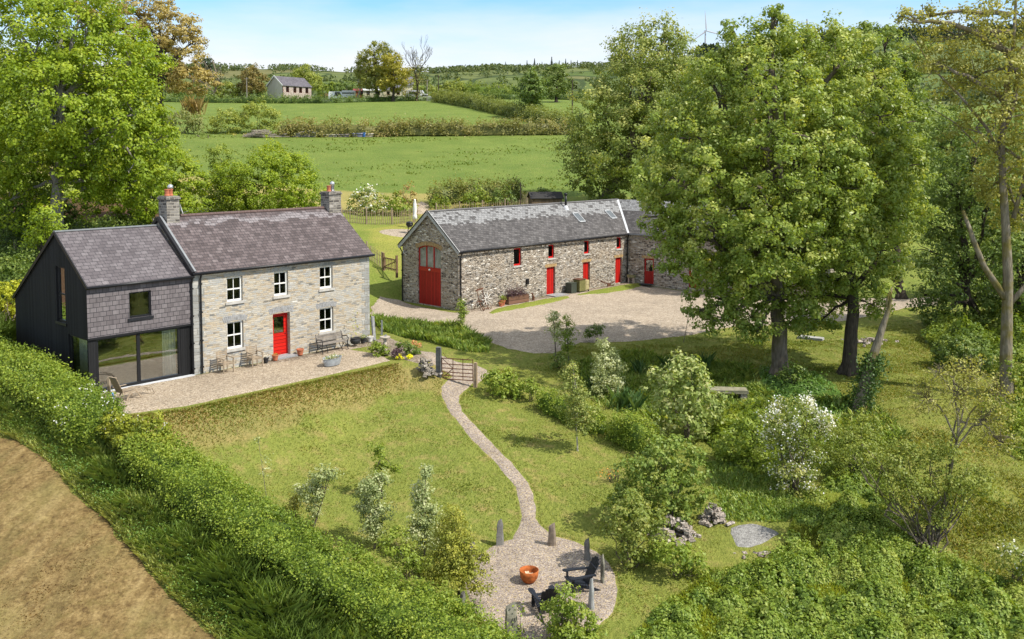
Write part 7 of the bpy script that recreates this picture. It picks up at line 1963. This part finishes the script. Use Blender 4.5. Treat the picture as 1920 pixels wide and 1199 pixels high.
# ------------------------------------------------------------------ the fields and farm beyond
GF = lambda px, py, ym=420: ground(px, py, ym)
def fpath(*pts): return [GF(*p)[:2] for p in pts]
FH = dict(leaf=.26, clump=.65, lpc=32, bumps=.2, spiky=.4)
hedge('field_hedge', 'long ragged hedge dividing the two pastures', fpath((520, 256), (640, 256), (760, 255), (900, 254), (1000, 253), (1075, 252)), 2.2, [2.0, 2.1, 2.0], fol("field_hedge", (.075, .085, .025), (.135, .15, .045), (.24, .21, .085)), seed=201, dens=.9, **FH)
hedge('field_hedge', 'trimmed dark hedge along the top of the upper pasture in front of the farm', fpath((290, 191), (400, 193), (520, 194), (600, 194), (700, 191), (808, 189)), 1.9, [1.15, 1.25, 1.1], DARKG, seed=202, dens=.8, **FH)
hedge('field_hedge', 'overgrown hedge slanting down the pasture past the round trees', fpath((818, 191), (870, 199), (930, 212), (990, 226), (1050, 240), (1090, 246)), 2.4, [1.8, 2.5, 1.9, 2.4, 1.9], fol("far_green", (.06, .085, .02), (.11, .145, .035), (.19, .22, .06)), seed=203, dens=.9, **FH)
hedge('field_hedge', 'low hedge at the far side of the small field beyond the slanting hedge', fpath((880, 186), (960, 187), (1030, 187), (1100, 189)), 2.0, 1.6, DARKG, seed=204, dens=.7, **FH)
hedge('field_hedge', 'leafy hedge top just above the low far hedge', fpath((850, 181), (900, 180), (990, 179)), 3.0, [3.0, 3.6, 3.0], SHRUBG, seed=205, dens=.7, **FH)
def far_bush(label, px, py, bl, mat, seed, name='bush', cat='bush', ym=420, dY=0, **k):
    b = GF(px, py, ym); Y = b[1] + dY
    kw = dict(leaf=.28, clump=.75, dens=1.0, lpc=32); kw.update(k)
    return shrub(name, label, cat, b, [blob(*t_, Y, ((i * 3) % 3 - 1) * .6) for i, t_ in enumerate(bl)], mat, seed=seed, **kw)
WIL = fol("willow_far", (.075, .11, .018), (.15, .195, .035), (.25, .28, .07))
far_bush('grey-green willow bush at the end of the pasture hedge, nearest the copper oak', 345, 250, [(345, 228, 22), (325, 235, 16), (370, 232, 16)], fol("grey_willow", (.07, .095, .03), (.13, .16, .055), (.2, .22, .09)), 210)
far_bush('mid-height willow bush between the grey-green one and the tallest', 425, 250, [(425, 226, 24), (405, 236, 16), (440, 232, 18)], WIL, 211)
far_bush('tallest bright willow bush at the pasture hedge', 485, 250, [(485, 215, 26), (470, 225, 24), (505, 222, 22), (490, 236, 22)], WIL, 212)
far_bush('low yellowish scrub in front of the willow bushes', 390, 262, [(350, 256, 14, 7), (390, 258, 20, 7), (430, 257, 20, 7), (330, 260, 14, 7), (455, 258, 14, 6)], fol("scrub", (.11, .12, .025), (.2, .21, .045), (.28, .26, .08)), 213, 'scrub')
sw = GF(365, 215); root = thing('dry_reeds', 'straw-coloured dry reeds standing beside the willow bushes', 'reeds', sw)
o = blades('stems', sw[:2] + np.random.default_rng(2).normal(0, .7, (140, 2)), 3.2, .12, GRASSD, np.random.default_rng(3), .5, kind=None, parent=root)
for v in o.data.vertices: v.co -= Vector(sw)
sw = GF(487, 258); m = MB(); rnd = random.Random(9)
for k in range(130):
    a = rnd.gauss(0, .4); x, y = rnd.gauss(0, 1.0), rnd.gauss(0, .5); q = max(.05, 1.1 - abs(x) * .55)
    m.bar((x - 1.1 * math.cos(a), y - .5 * math.sin(a), rnd.random() * q), (x + 1.1 * math.cos(a), y + .5 * math.sin(a), rnd.random() * q + .1), .06, .06)
o = m.build('brushwood_pile', plain("bleached_brush", (.42, .36, .29), .95, var=.4), None); o.location = tuple(sw); tag(o, 'pale heap of cut brushwood against the pasture hedge', 'brushwood')
for k, (px, w, h, c, lab) in enumerate(((533, 1.0, .45, (.2, .19, .17), 'low grey stack at the brushwood end of the row by the pasture hedge'), (557, 1.2, .6, (.3, .28, .25), 'pale-topped stack second in the row by the pasture hedge'), (573, 1.3, .85, (.25, .23, .21), 'tallest stack in the row by the pasture hedge'), (589, 1.0, .75, (.28, .27, .25), 'square stack next after the tallest one'),
                                        (620, 1.9, .35, (.3, .28, .22), 'long low heap of boards beyond the square stack'), (645, 1.5, .4, (.22, .19, .17), 'dark low heap of boards in the middle of the row'), (671, 1.4, .55, (.2, .2, .26), 'bluish stack with a bright blue drum beside it'), (690, 1.5, .5, (.38, .34, .27), 'pale stack at the far end of the row by the pasture hedge'))):
    b = GF(px, 257); t = thing('board_stack', lab, 'stack', b, rnd.uniform(-.15, .15), 'stacks of old boards along the pasture hedge')
    mt = plain("stack_%d" % k, c, .9, var=.35, scale=3)
    MB().box(-w / 2, w / 2, -.4, .4, 0, h * .8).build('boards', mt, t, jitter=.03); MB().box(-w / 2 - .1, w / 2 + .1, -.48, .48, h * .8 + .004, h).build('top_sheet', plain("sheet_%d" % k, tuple(min(1, q * 1.6) for q in c), .7, var=.3), t, jitter=.02)
    if k == 6:
        o = MB().lathe([(.25, 0), (.26, .02), (.26, .6), (.25, .62), (.02, .62)], 14).build('blue_drum', plain("blue_drum", (.05, .16, .45), .5), None); o.location = tuple(b + [.95, -.1, 0]); tag(o, 'bright blue plastic drum by the bluish board stack', 'drum')
# trees round the farm
def far_tree(label, px, py, bl, mat, bark, r, seed, Y=None, name='farm_tree', **k):
    b = GF(px, py) if Y is None else at(px, py, Y)
    if Y is not None: b[2] = T1(b[0], b[1])
    kw = dict(leaf=.42, clump=1.05, dens=1.1, lpc=34, twigs=4); kw.update(k)
    bl = [(t_[0], t_[1], t_[2] * 1.15, *t_[3:]) for t_ in bl]
    return tree(name, label, 'tree', b, [blob(*t_, b[1], ((i * 5) % 3 - 1) * 1.2) for i, t_ in enumerate(bl)], mat, bark, r, seed=seed, **kw)
far_tree('large windswept farm tree, the green one of the close pair beside farm buildings', 708, 190, [(705, 112, 21), (690, 125, 19), (722, 106, 19), (702, 98, 16), (688, 145, 18), (715, 135, 22), (698, 152, 16), (730, 118, 16), (678, 132, 12), (712, 155, 16), (684, 112, 12)], fol("farm_green", (.07, .095, .018), (.13, .155, .03), (.22, .22, .06)), BARKD, .5, 220, dens=1.0)
far_tree('yellow-green farm tree, right-leaning mate of the windswept tree', 737, 191, [(738, 118, 17), (750, 132, 17), (735, 140, 18), (754, 148, 13), (742, 160, 14), (728, 128, 13), (725, 155, 13)], fol("farm_yellow", (.10, .115, .015), (.18, .185, .025), (.28, .26, .05)), BARKD, .35, 221, dens=1.0)
far_tree('brown-leaved round tree beside the lone farmhouse on the hill', 470, 186, [(472, 145, 16), (462, 155, 14), (484, 152, 13), (473, 162, 16), (472, 134, 9)], fol("farm_brown", (.08, .075, .025), (.13, .115, .035), (.2, .16, .06)), BARKD, .3, 222)
far_tree('dark columnar tree next to the brown-leaved round tree', 489, 186, [(489, 160, 9, 16), (490, 172, 10)], DARKG, BARKD, .2, 223)
far_tree('bright lime tree rising behind the lone farmhouse roof', 575, 180, [(572, 142, 16), (560, 148, 12), (588, 150, 12), (576, 158, 16), (596, 160, 8)], WIL, BARKD, .3, 224, Y=268)
far_tree('round dark tree with a pointed top standing in the slanting hedge', 997, 224, [(997, 150, 14), (985, 162, 15), (1010, 162, 14), (997, 172, 18), (990, 185, 12), (1004, 188, 12), (997, 140, 9), (1015, 150, 8)], DARKG, BARKD, .3, 225, leaf=.4, clump=.85)
far_tree('broad round tree beyond the small field, behind the pointed dark one', 1043, 192, [(1040, 140, 16), (1028, 152, 15), (1056, 152, 15), (1042, 162, 18), (1060, 166, 10), (1030, 170, 11), (1048, 132, 10)], fol("mid_green", (.045, .08, .018), (.085, .13, .03), (.15, .19, .05)), BARKD, .35, 226)
for k, (px, bl, mat, lab) in enumerate(((425, [(425, 165, 14), (440, 170, 12), (412, 172, 12)], WIL, 'soft green willow beyond the trimmed dark hedge'), (448, [(450, 172, 10), (458, 168, 9)], fol("grey_green", (.08, .1, .05), (.14, .16, .08), (.2, .22, .12)), 'grey-green bush at the foot of the brown-leaved tree'),
                                        (365, [(350, 172, 12), (370, 170, 14), (388, 174, 11), (335, 174, 11)], DARKG, 'dark thicket beneath the copper oak'), (612, [(605, 172, 10), (618, 168, 12)], SHRUBG, 'bush between the lone farmhouse and the white trailer'), (640, [(632, 166, 12), (648, 164, 12), (662, 168, 10)], DARKG, 'dark trees behind the white trailer'),
                                        (603, [(600, 181, 9, 5), (612, 180, 8, 5)], fol("reddish_bush", (.15, .1, .05), (.24, .17, .08), (.28, .24, .1)), 'low reddish bush beside the lone farmhouse'), (845, [(840, 170, 16), (858, 166, 14), (830, 178, 14), (870, 175, 14), (812, 172, 10)], WIL, 'pale green scrub behind the top of the slanting hedge'), (765, [(768, 160, 14), (758, 170, 12), (780, 168, 12)], SHRUBG, 'green trees between the farm buildings and tall bare tree'))):
    far_bush(lab, px, 186, bl, mat, 230 + k, dY=4, name='farm_bush', leaf=.42, clump=.9)
def bare_tree(label, px, py, top, seed, mat, spread, r=.25, name='bare_tree', leafm=None):
    rng = np.random.default_rng(seed)
    b = GF(px, py); Y = b[1]; h = (py - top) * Y / FPX
    root = thing(name, label, 'tree', b); m = MB()
    def grow(p, d, L_, rr, lev):
        q = p + d * L_
        pts = wiggle(p, q, rng, 3, .07)
        m.tube(pts, list(np.linspace(rr, rr * .6, 4)), 6, False)
        if lev == 0: return
        for k in range(3 if lev > 1 else 4):
            nd = unit(d + rng.normal(size=3) * spread + np.array([0, 0, .25]))
            grow(pts[-1] if k else pts[2], nd, L_ * rng.uniform(.55, .85), rr * .55, lev - 1)
    grow(np.array([0, 0, -.3]), np.array([.0, 0, 1.0]), h * .38, r, 4)
    m.build('trunk', mat, root)
    if leafm:
        C = rng.normal(size=(700, 3)) * [h * .1, h * .1, h * .2] + [0, 0, h * .35]
        link('crown', leaf_mesh('crown', C, unit(rng.normal(size=C.shape)), np.full(700, .4), rng.random(700), rng), leafm, root)
bare_tree('pale dead tree with bleached forking limbs beside the farm buildings', 672, 189, 108, 240, plain("bleached_wood", (.42, .38, .32), .9), .45, .3)
bare_tree('tall bare dark tree with an ivy-clad lower trunk at the end of the farm', 781, 190, 84, 241, BARKD, .3, .32, leafm=fol("ivy_far", (.07, .08, .02), (.12, .13, .035), (.18, .18, .06)))
bare_tree('bare dark tree beside the copper oak above the trimmed hedge', 402, 186, 108, 242, BARKD, .5, .28)
# lone farmhouse
a0, a1 = GF(530, 186.5), GF(583, 187)
YH = a0[1] + 3
h0 = at(530, 185, YH); h1 = at(584, 183.5, YH + 7.5); zb = min(T1(*h0[:2]), T1(*h1[:2]))
ang = math.atan2(h1[1] - h0[1], h1[0] - h0[0]); FL = float(np.hypot(*(h1 - h0)[:2]))
zt = at(530, 160, YH)[2] - zb; zrg = zt + 2.5; DW = 6.2
RENDER_G = plain("grey_render", (.58, .55, .50), .9, var=.12, scale=.8)
t = thing('grey_farmhouse', 'lone farmhouse with a grey rendered gable and slate roof on the far hill', 'farmhouse', (h0[0], h0[1], zb), ang)
fw_ = [(FL * u - .5, FL * u + .5, z0, z1) for u in (.17, .42, .62, .84) for z0, z1 in ((zt - 1.75, zt - .25), (zt - 4.0, zt - 2.9))]
m = MB().wall(0, FL, -1, zt, fw_, .25)
m.poly((FL, 0, -1), (FL, DW, -1), (FL, DW, zt), (FL, DW / 2, zrg - .1), (FL, 0, zt)); m.poly((FL, DW, -1), (0, DW, -1), (0, DW, zt), (FL, DW, zt))
m.build('wall', m_wall("pink_stone", [(0, (.36, .27, .23)), (.5, (.5, .4, .35)), (1, (.62, .53, .47))], (.5, .44, .4), .5, .2, .015), t)
MB().poly((0, DW, -1), (0, 0, -1), (0, 0, zt), (0, DW / 2, zrg - .1), (0, DW, zt)).build('gable_wall', RENDER_G, t)
BRN = plain("brown_frames", (.10, .03, .02), .6)
for w in fw_: sash(t, *w, .08, cols=2, mat=BRN, fw=.12, transom=False, sill=False)
m = MB(); roof_slope(m, (-.2, -.3, zt - .1), (FL + .2, -.3, zt - .1), (FL + .2, DW / 2, zrg), (-.2, DW / 2, zrg)); roof_slope(m, (FL + .2, DW + .3, zt - .1), (-.2, DW + .3, zt - .1), (-.2, DW / 2, zrg), (FL + .2, DW / 2, zrg))
m.build('roof', m_slate("far_slate", [(0, (.075, .07, .08)), (.5, (.12, .11, .125)), (1, (.19, .175, .19))], .5, .35), t)
MB().bar((-.24, -.3, zt - .15), (-.24, DW / 2, zrg), .08, .3).bar((-.24, DW + .3, zt - .15), (-.24, DW / 2, zrg), .08, .3).build('bargeboard', WHITE, t)
MB().tube([(.1, -.12, zt - .2), (.1, -.12, -.2)], .07, 6).build('downpipe', plain("rust_pipe", (.2, .06, .04), .6), t)
# farm buildings, vehicles
CRM = plain("cream_render", (.55, .50, .38), .9, var=.15, scale=1)
def small_building(label, px, w, d, h, rise, wallm, roofm, name='farm_building', dy=5, wins=2, rz=.1, cat='farm building'):
    b = at(px, 186, GF(px, 189)[1] + dy); b[2] = T1(b[0], b[1])
    t = thing(name, label, cat, b, rz)
    hs = [(-w / 2 + w * (k + .5) / wins - .4, -w / 2 + w * (k + .5) / wins + .4, 1.2, 2.1) for k in range(wins)] if h > 2.2 else []
    m = MB().wall(-w / 2, w / 2, -1, h, hs, .2)
    m.poly((w / 2, 0, -1), (w / 2, d, -1), (w / 2, d, h), (w / 2, d / 2, h + rise), (w / 2, 0, h)); m.poly((-w / 2, d, -1), (-w / 2, 0, -1), (-w / 2, 0, h), (-w / 2, d / 2, h + rise), (-w / 2, d, h)); m.poly((w / 2, d, -1), (-w / 2, d, -1), (-w / 2, d, h), (w / 2, d, h))
    m.build('wall', wallm, t)
    for q in hs: sash(t, *q, .08, cols=1, mat=BRN, fw=.1, transom=False, sill=False)
    m = MB(); roof_slope(m, (-w / 2 - .2, -.25, h - .05), (w / 2 + .2, -.25, h - .05), (w / 2 + .2, d / 2, h + rise + .08), (-w / 2 - .2, d / 2, h + rise + .08)); roof_slope(m, (w / 2 + .2, d + .25, h - .05), (-w / 2 - .2, d + .25, h - .05), (-w / 2 - .2, d / 2, h + rise + .08), (w / 2 + .2, d / 2, h + rise + .08))
    m.build('roof', roofm, t)
FSL = plain("far_slate_grey", (.13, .13, .16), .7, var=.2); TINW = plain("white_tin", (.62, .62, .60), .5, var=.15); TINR = plain("red_tin", (.24, .035, .03), .6, var=.3)
small_building('dark red tin shed next to the white trailer', 679, 4.2, 4, 2.3, .5, TINR, TINR, wins=1)
small_building('low cream outbuilding with white fascia behind the pale dead tree', 700, 5.0, 4, 2.4, .4, CRM, TINW)
small_building('long cream farm building with dark windows beneath the windswept tree', 728, 7.5, 5, 2.5, 1.6, CRM, FSL, dy=8, wins=3)
small_building('cream cottage with a grey-blue slate roof among the farm trees', 752, 6, 6, 3.6, 2.4, CRM, FSL, dy=14)
small_building('cream gabled house half hidden behind the tall bare tree', 768, 5, 8, 3.0, 2.0, CRM, TINW, dy=18, rz=1.3)
b = at(654, 187, GF(654, 190)[1] + 4); b[2] = T1(b[0], b[1]) + .1
t = thing('livestock_trailer', 'white box trailer parked by the farm hedge', 'trailer', b)
MB().box(-1.5, 1.5, -.9, .9, .5, 2.3).build('body', TINW, t, bevel=.06); MB().box(-1.5, 1.5, -.915, -.903, 1.5, 1.8).build('vent', BLACK, t)
for x in (-.5, .4): MB().tube([(x, -.95, .35), (x, .95, .35)], .34, 12).build('wheel', BLACK, t)
MB().bar((-1.5, 0, .5), (-2.6, 0, .45), .1, .1).build('drawbar', BLACK, t)
def car(label, px, col, L_=4.0, h=1.4, name='parked_car', cat='car', dy=4, rz=0.1, van=False):
    b = at(px, 187, GF(px, 190)[1] + dy); b[2] = T1(b[0], b[1]) + .1
    t = thing(name, label, cat, b, rz)
    prof = [(-L_ / 2, .35), (-L_ / 2, .85), (-L_ / 2 + .2, h if van else .9), (-.9, h), (.6 if not van else .9, h), (1.2, .92), (L_ / 2 - .1, .8), (L_ / 2, .35)]
    MB().extrude(prof, -.85, .85).build('body', col, t, bevel=.05)
    MB().extrude([(-.8, .92), (-.7, h - .1), (.5, h - .1), (.95, .92)], -.862, .862).build('windows', plain("dark_car_glass", (.02, .025, .03), .15), t)
    for x in (-L_ / 2 + .75, L_ / 2 - .75):
        for s in (-1, 1): MB().tube([(x, s * .88, .32), (x, s * .68, .32)], .32, 14).build('wheel', BLACK, t)
PAINTW = plain("white_car_paint", (.72, .73, .74), .25, var=.03)
car('white van at the house end of the farm hedge', 634, PAINTW, 4.6, 2.0, 'parked_van', 'van', van=True)
car('white car just visible over the hedge by the tall bare tree', 797, PAINTW)
b = at(778, 187, GF(778, 190)[1] + 6); b[2] = T1(b[0], b[1]) + .1
t = thing('caravan', 'pale grey caravan behind the foot of the tall bare tree', 'caravan', b)
MB().extrude([(-2.2, .5), (-2.3, 1.2), (-1.9, 2.3), (1.9, 2.3), (2.3, 1.4), (2.2, .5)], -1, 1).build('body', plain("caravan_grey", (.5, .5, .54), .4, var=.06), t, bevel=.06)
MB().box(-1.3, 1.3, -1.02, -1.004, 1.3, 1.9).build('window', BLACK, t); MB().tube([(0, -.9, .32), (0, .9, .32)], .32, 12).build('wheel', BLACK, t)
def pole(label, px, pb, pt, mat=OLDWOOD, wires=True):
    b = GF(px, pb); h = (pb - pt) * b[1] / FPX
    t = thing('utility_pole', label, 'utility pole', b)
    MB().tube([(0, 0, -.3), (0, 0, h)], [.15, .11], 7).build('post', mat, t)
    MB().bar((-.5, 0, h - .3), (.5, 0, h - .3), .09, .1).build('crossarm', mat, t)
pole('pale wooden pole in front of the brown-leaved tree', 463, 189, 146)
pole('pale pole by the track, between tall bare tree and slanting hedge', 801, 188, 150)
pole('dark pole at the top of the slanting hedge', 822, 190, 142, BARKD)
pole('dark thin pole in the small field beyond the slanting hedge', 1073, 212, 150, BARKD)
pole('short pale pole beyond the low far hedge', 935, 186, 160)
b = GF(808, 190); t = thing('farm_gate', 'small grey metal gate where the farm hedge meets the slanting hedge', 'gate', b)
m = MB()
for z in (.2, .5, .8, 1.1): m.bar((-.9, 0, z), (.9, 0, z), .06, .06)
m.build('bars', LEADL, t)
for x in (-.95, .95): MB().box(x - .08, x + .08, -.08, .08, -.3, 1.4).build('post', OLDWOOD, t)

# ------------------------------------------------------------------ hills
HG = lambda px, py: ground(px, py, 2600)
rng = np.random.default_rng(301)
n = 60000
y = rng.uniform(640, 1990, n); x = (rng.random(n) * 1.6 - .8) * y
mask = (wob(x, y, 75, 2) + .55 * wob(x, y, 24, 7)) > .82
lines = (np.abs(wob(x, y, 120, 11)) < .018) | (np.abs(wob(x, y, 150, 4)) < .014)
a = x / y
ridge = (y > 1860) & (wob(x, y, 60, 9) > -.1) & (a < .25)
k = mask | (lines & (rng.random(n) < .8)) | ridge
x, y = x[k][:9500], y[k][:9500]
def woodland(name, label, x, y, h, mat, rng, lpc=12, conical=False):
    n = len(x); z = T(x, y); H = h * (.6 + .7 * rng.random(n))
    C = np.repeat(np.stack([x, y, z], -1), lpc, 0); Hr = np.repeat(H, lpc)
    u = rng.random(n * lpc)
    r = (1 - u) * .22 if conical else .36 * np.sqrt(np.maximum(0, 1 - (2 * u - 1) ** 2)) + .04
    t = rng.random(n * lpc) * 6.283
    C = C + np.stack([np.cos(t) * r * Hr, np.sin(t) * r * Hr, Hr * (.08 + .92 * u)], -1)
    N = unit(np.stack([np.cos(t), np.sin(t), np.full(len(t), .5)], -1) + rng.normal(size=C.shape) * .4)
    tint = np.clip(np.repeat(rng.normal(.5, .2, n), lpc) + rng.normal(0, .12, n * lpc), 0, 1)
    return tag(link(name, leaf_mesh(name, C, N, Hr * (.34 if not conical else .26), tint, rng, .9), mat), label, 'woodland', kind='stuff')
FARW = fol("hill_wood", (.028, .05, .018), (.055, .085, .028), (.10, .125, .045))
x = np.concatenate([x, (rng.uniform(850, 990, 260) - 960) / FPX * 1960]); y = np.concatenate([y, rng.uniform(1900, 1990, 260)])
woodland('hillside_woodland', 'hedgerow trees and copses over the distant hills', x, y, 9, FARW, rng)
# spruce plantation on the higher ridge
pa = []
for px0, px1, cnt, py0, py1 in ((1300, 1345, 110, 103, 116), (1480, 1660, 420, 70, 82), (1660, 1960, 700, 66, 84), ):
    for _ in range(cnt):
        px = rng.uniform(px0, px1); yy = rng.uniform(1800, 2000); xx = (px - 960) / FPX * yy * 1.005
        pa.append((xx, yy))
pa = np.array(pa)
woodland('spruce_plantation', 'dark spruce plantation along the distant ridge', pa[:, 0], pa[:, 1], 17, CONIF, rng, 22, True)
def conifer(label, px, Y, h, name='conifer_tree', group=None):
    b = at(px, 279, Y); b[2] = T1(b[0], b[1]); root = thing(name, label, 'tree', b, 0, group)
    MB().tube([(0, 0, -1), (0, 0, h)], [h * .02, h * .003], 5).build('trunk', BARKD, root)
    r_ = np.random.default_rng(int(px)); n = 420; u = r_.random(n) ** 1.3; t = r_.random(n) * 6.283; rr = (1 - u) * h * .2 * (.5 + .5 * r_.random(n))
    C = np.stack([np.cos(t) * rr, np.sin(t) * rr, h * (.06 + .94 * u)], -1)
    link('crown', leaf_mesh('crown', C, unit(np.stack([np.cos(t), np.sin(t), np.full(n, .6)], -1)), np.full(n, h * .09), r_.random(n), r_), CONIF, root)
conifer('dark conifer standing on the skyline behind the lone farmhouse roof', 542, 900, 15)
for px, h in ((948, 16), (975, 14), (988, 19), (1002, 22), (1016, 15), (1034, 25), (1048, 17), (1060, 19), (1070, 15), (1082, 14)):
    conifer('dark spruce tree on the distant skyline beyond the two round trees', px, 1960, h, 'skyline_spruce', 'spruces on the skyline beyond the round trees')
far_bush('dark conifer clump on the skyline beside the copper oak', 385, 186, [(385, 118, 11), (392, 126, 9), (378, 126, 9)], CONIF, 260, 'conifer_clump', dY=60, leaf=.7, clump=1.3)
# wind turbine
b = at(1322, 110, 1985); zb = T1(b[0], b[1]); hub = at(1322, 59, 1985)
t = thing('wind_turbine', 'pale three-bladed wind turbine on the ridge above the tall dense tree', 'wind turbine', (b[0], b[1], zb), .25)
hh = hub[2] - zb
TW = plain("turbine_grey", (.42, .43, .46), .5, var=.03)
MB().tube([(0, 0, 0), (0, 0, hh)], [2.1, 1.2], 12).build('tower', TW, t)
MB().tube([(0, -3.4, hh + .4), (0, 3.5, hh + .4)], [1.5, 1.7], 10).build('nacelle', TW, t)
MB().tube([(0, -3.4, hh + .4), (0, -4.6, hh + .4), (0, -5.2, hh + .4)], [1.5, 1.1, .2], 10).build('hub', TW, t)
for a in (95, 215, -12):
    d_ = Vector((math.cos(R(a)), 0, math.sin(R(a)))); p0 = Vector((0, -4.4, hh + .4)); s_ = Vector((-d_.z, 0, d_.x))
    Lb = 42; m = MB(); V = []
    for u, w, tk in ((0.02, .8, .8), (.15, 1.6, .5), (.5, 1.1, .3), (.85, .6, .15), (1, .15, .06)):
        c = p0 + d_ * Lb * u
        V += [c + s_ * w, c + Vector((0, -tk, 0)), c - s_ * w, c + Vector((0, tk, 0))]
    m.add(V, [(i * 4 + j, i * 4 + (j + 1) % 4, (i + 1) * 4 + (j + 1) % 4, (i + 1) * 4 + j) for i in range(4) for j in range(4)])
    m.build('blade', TW, t)
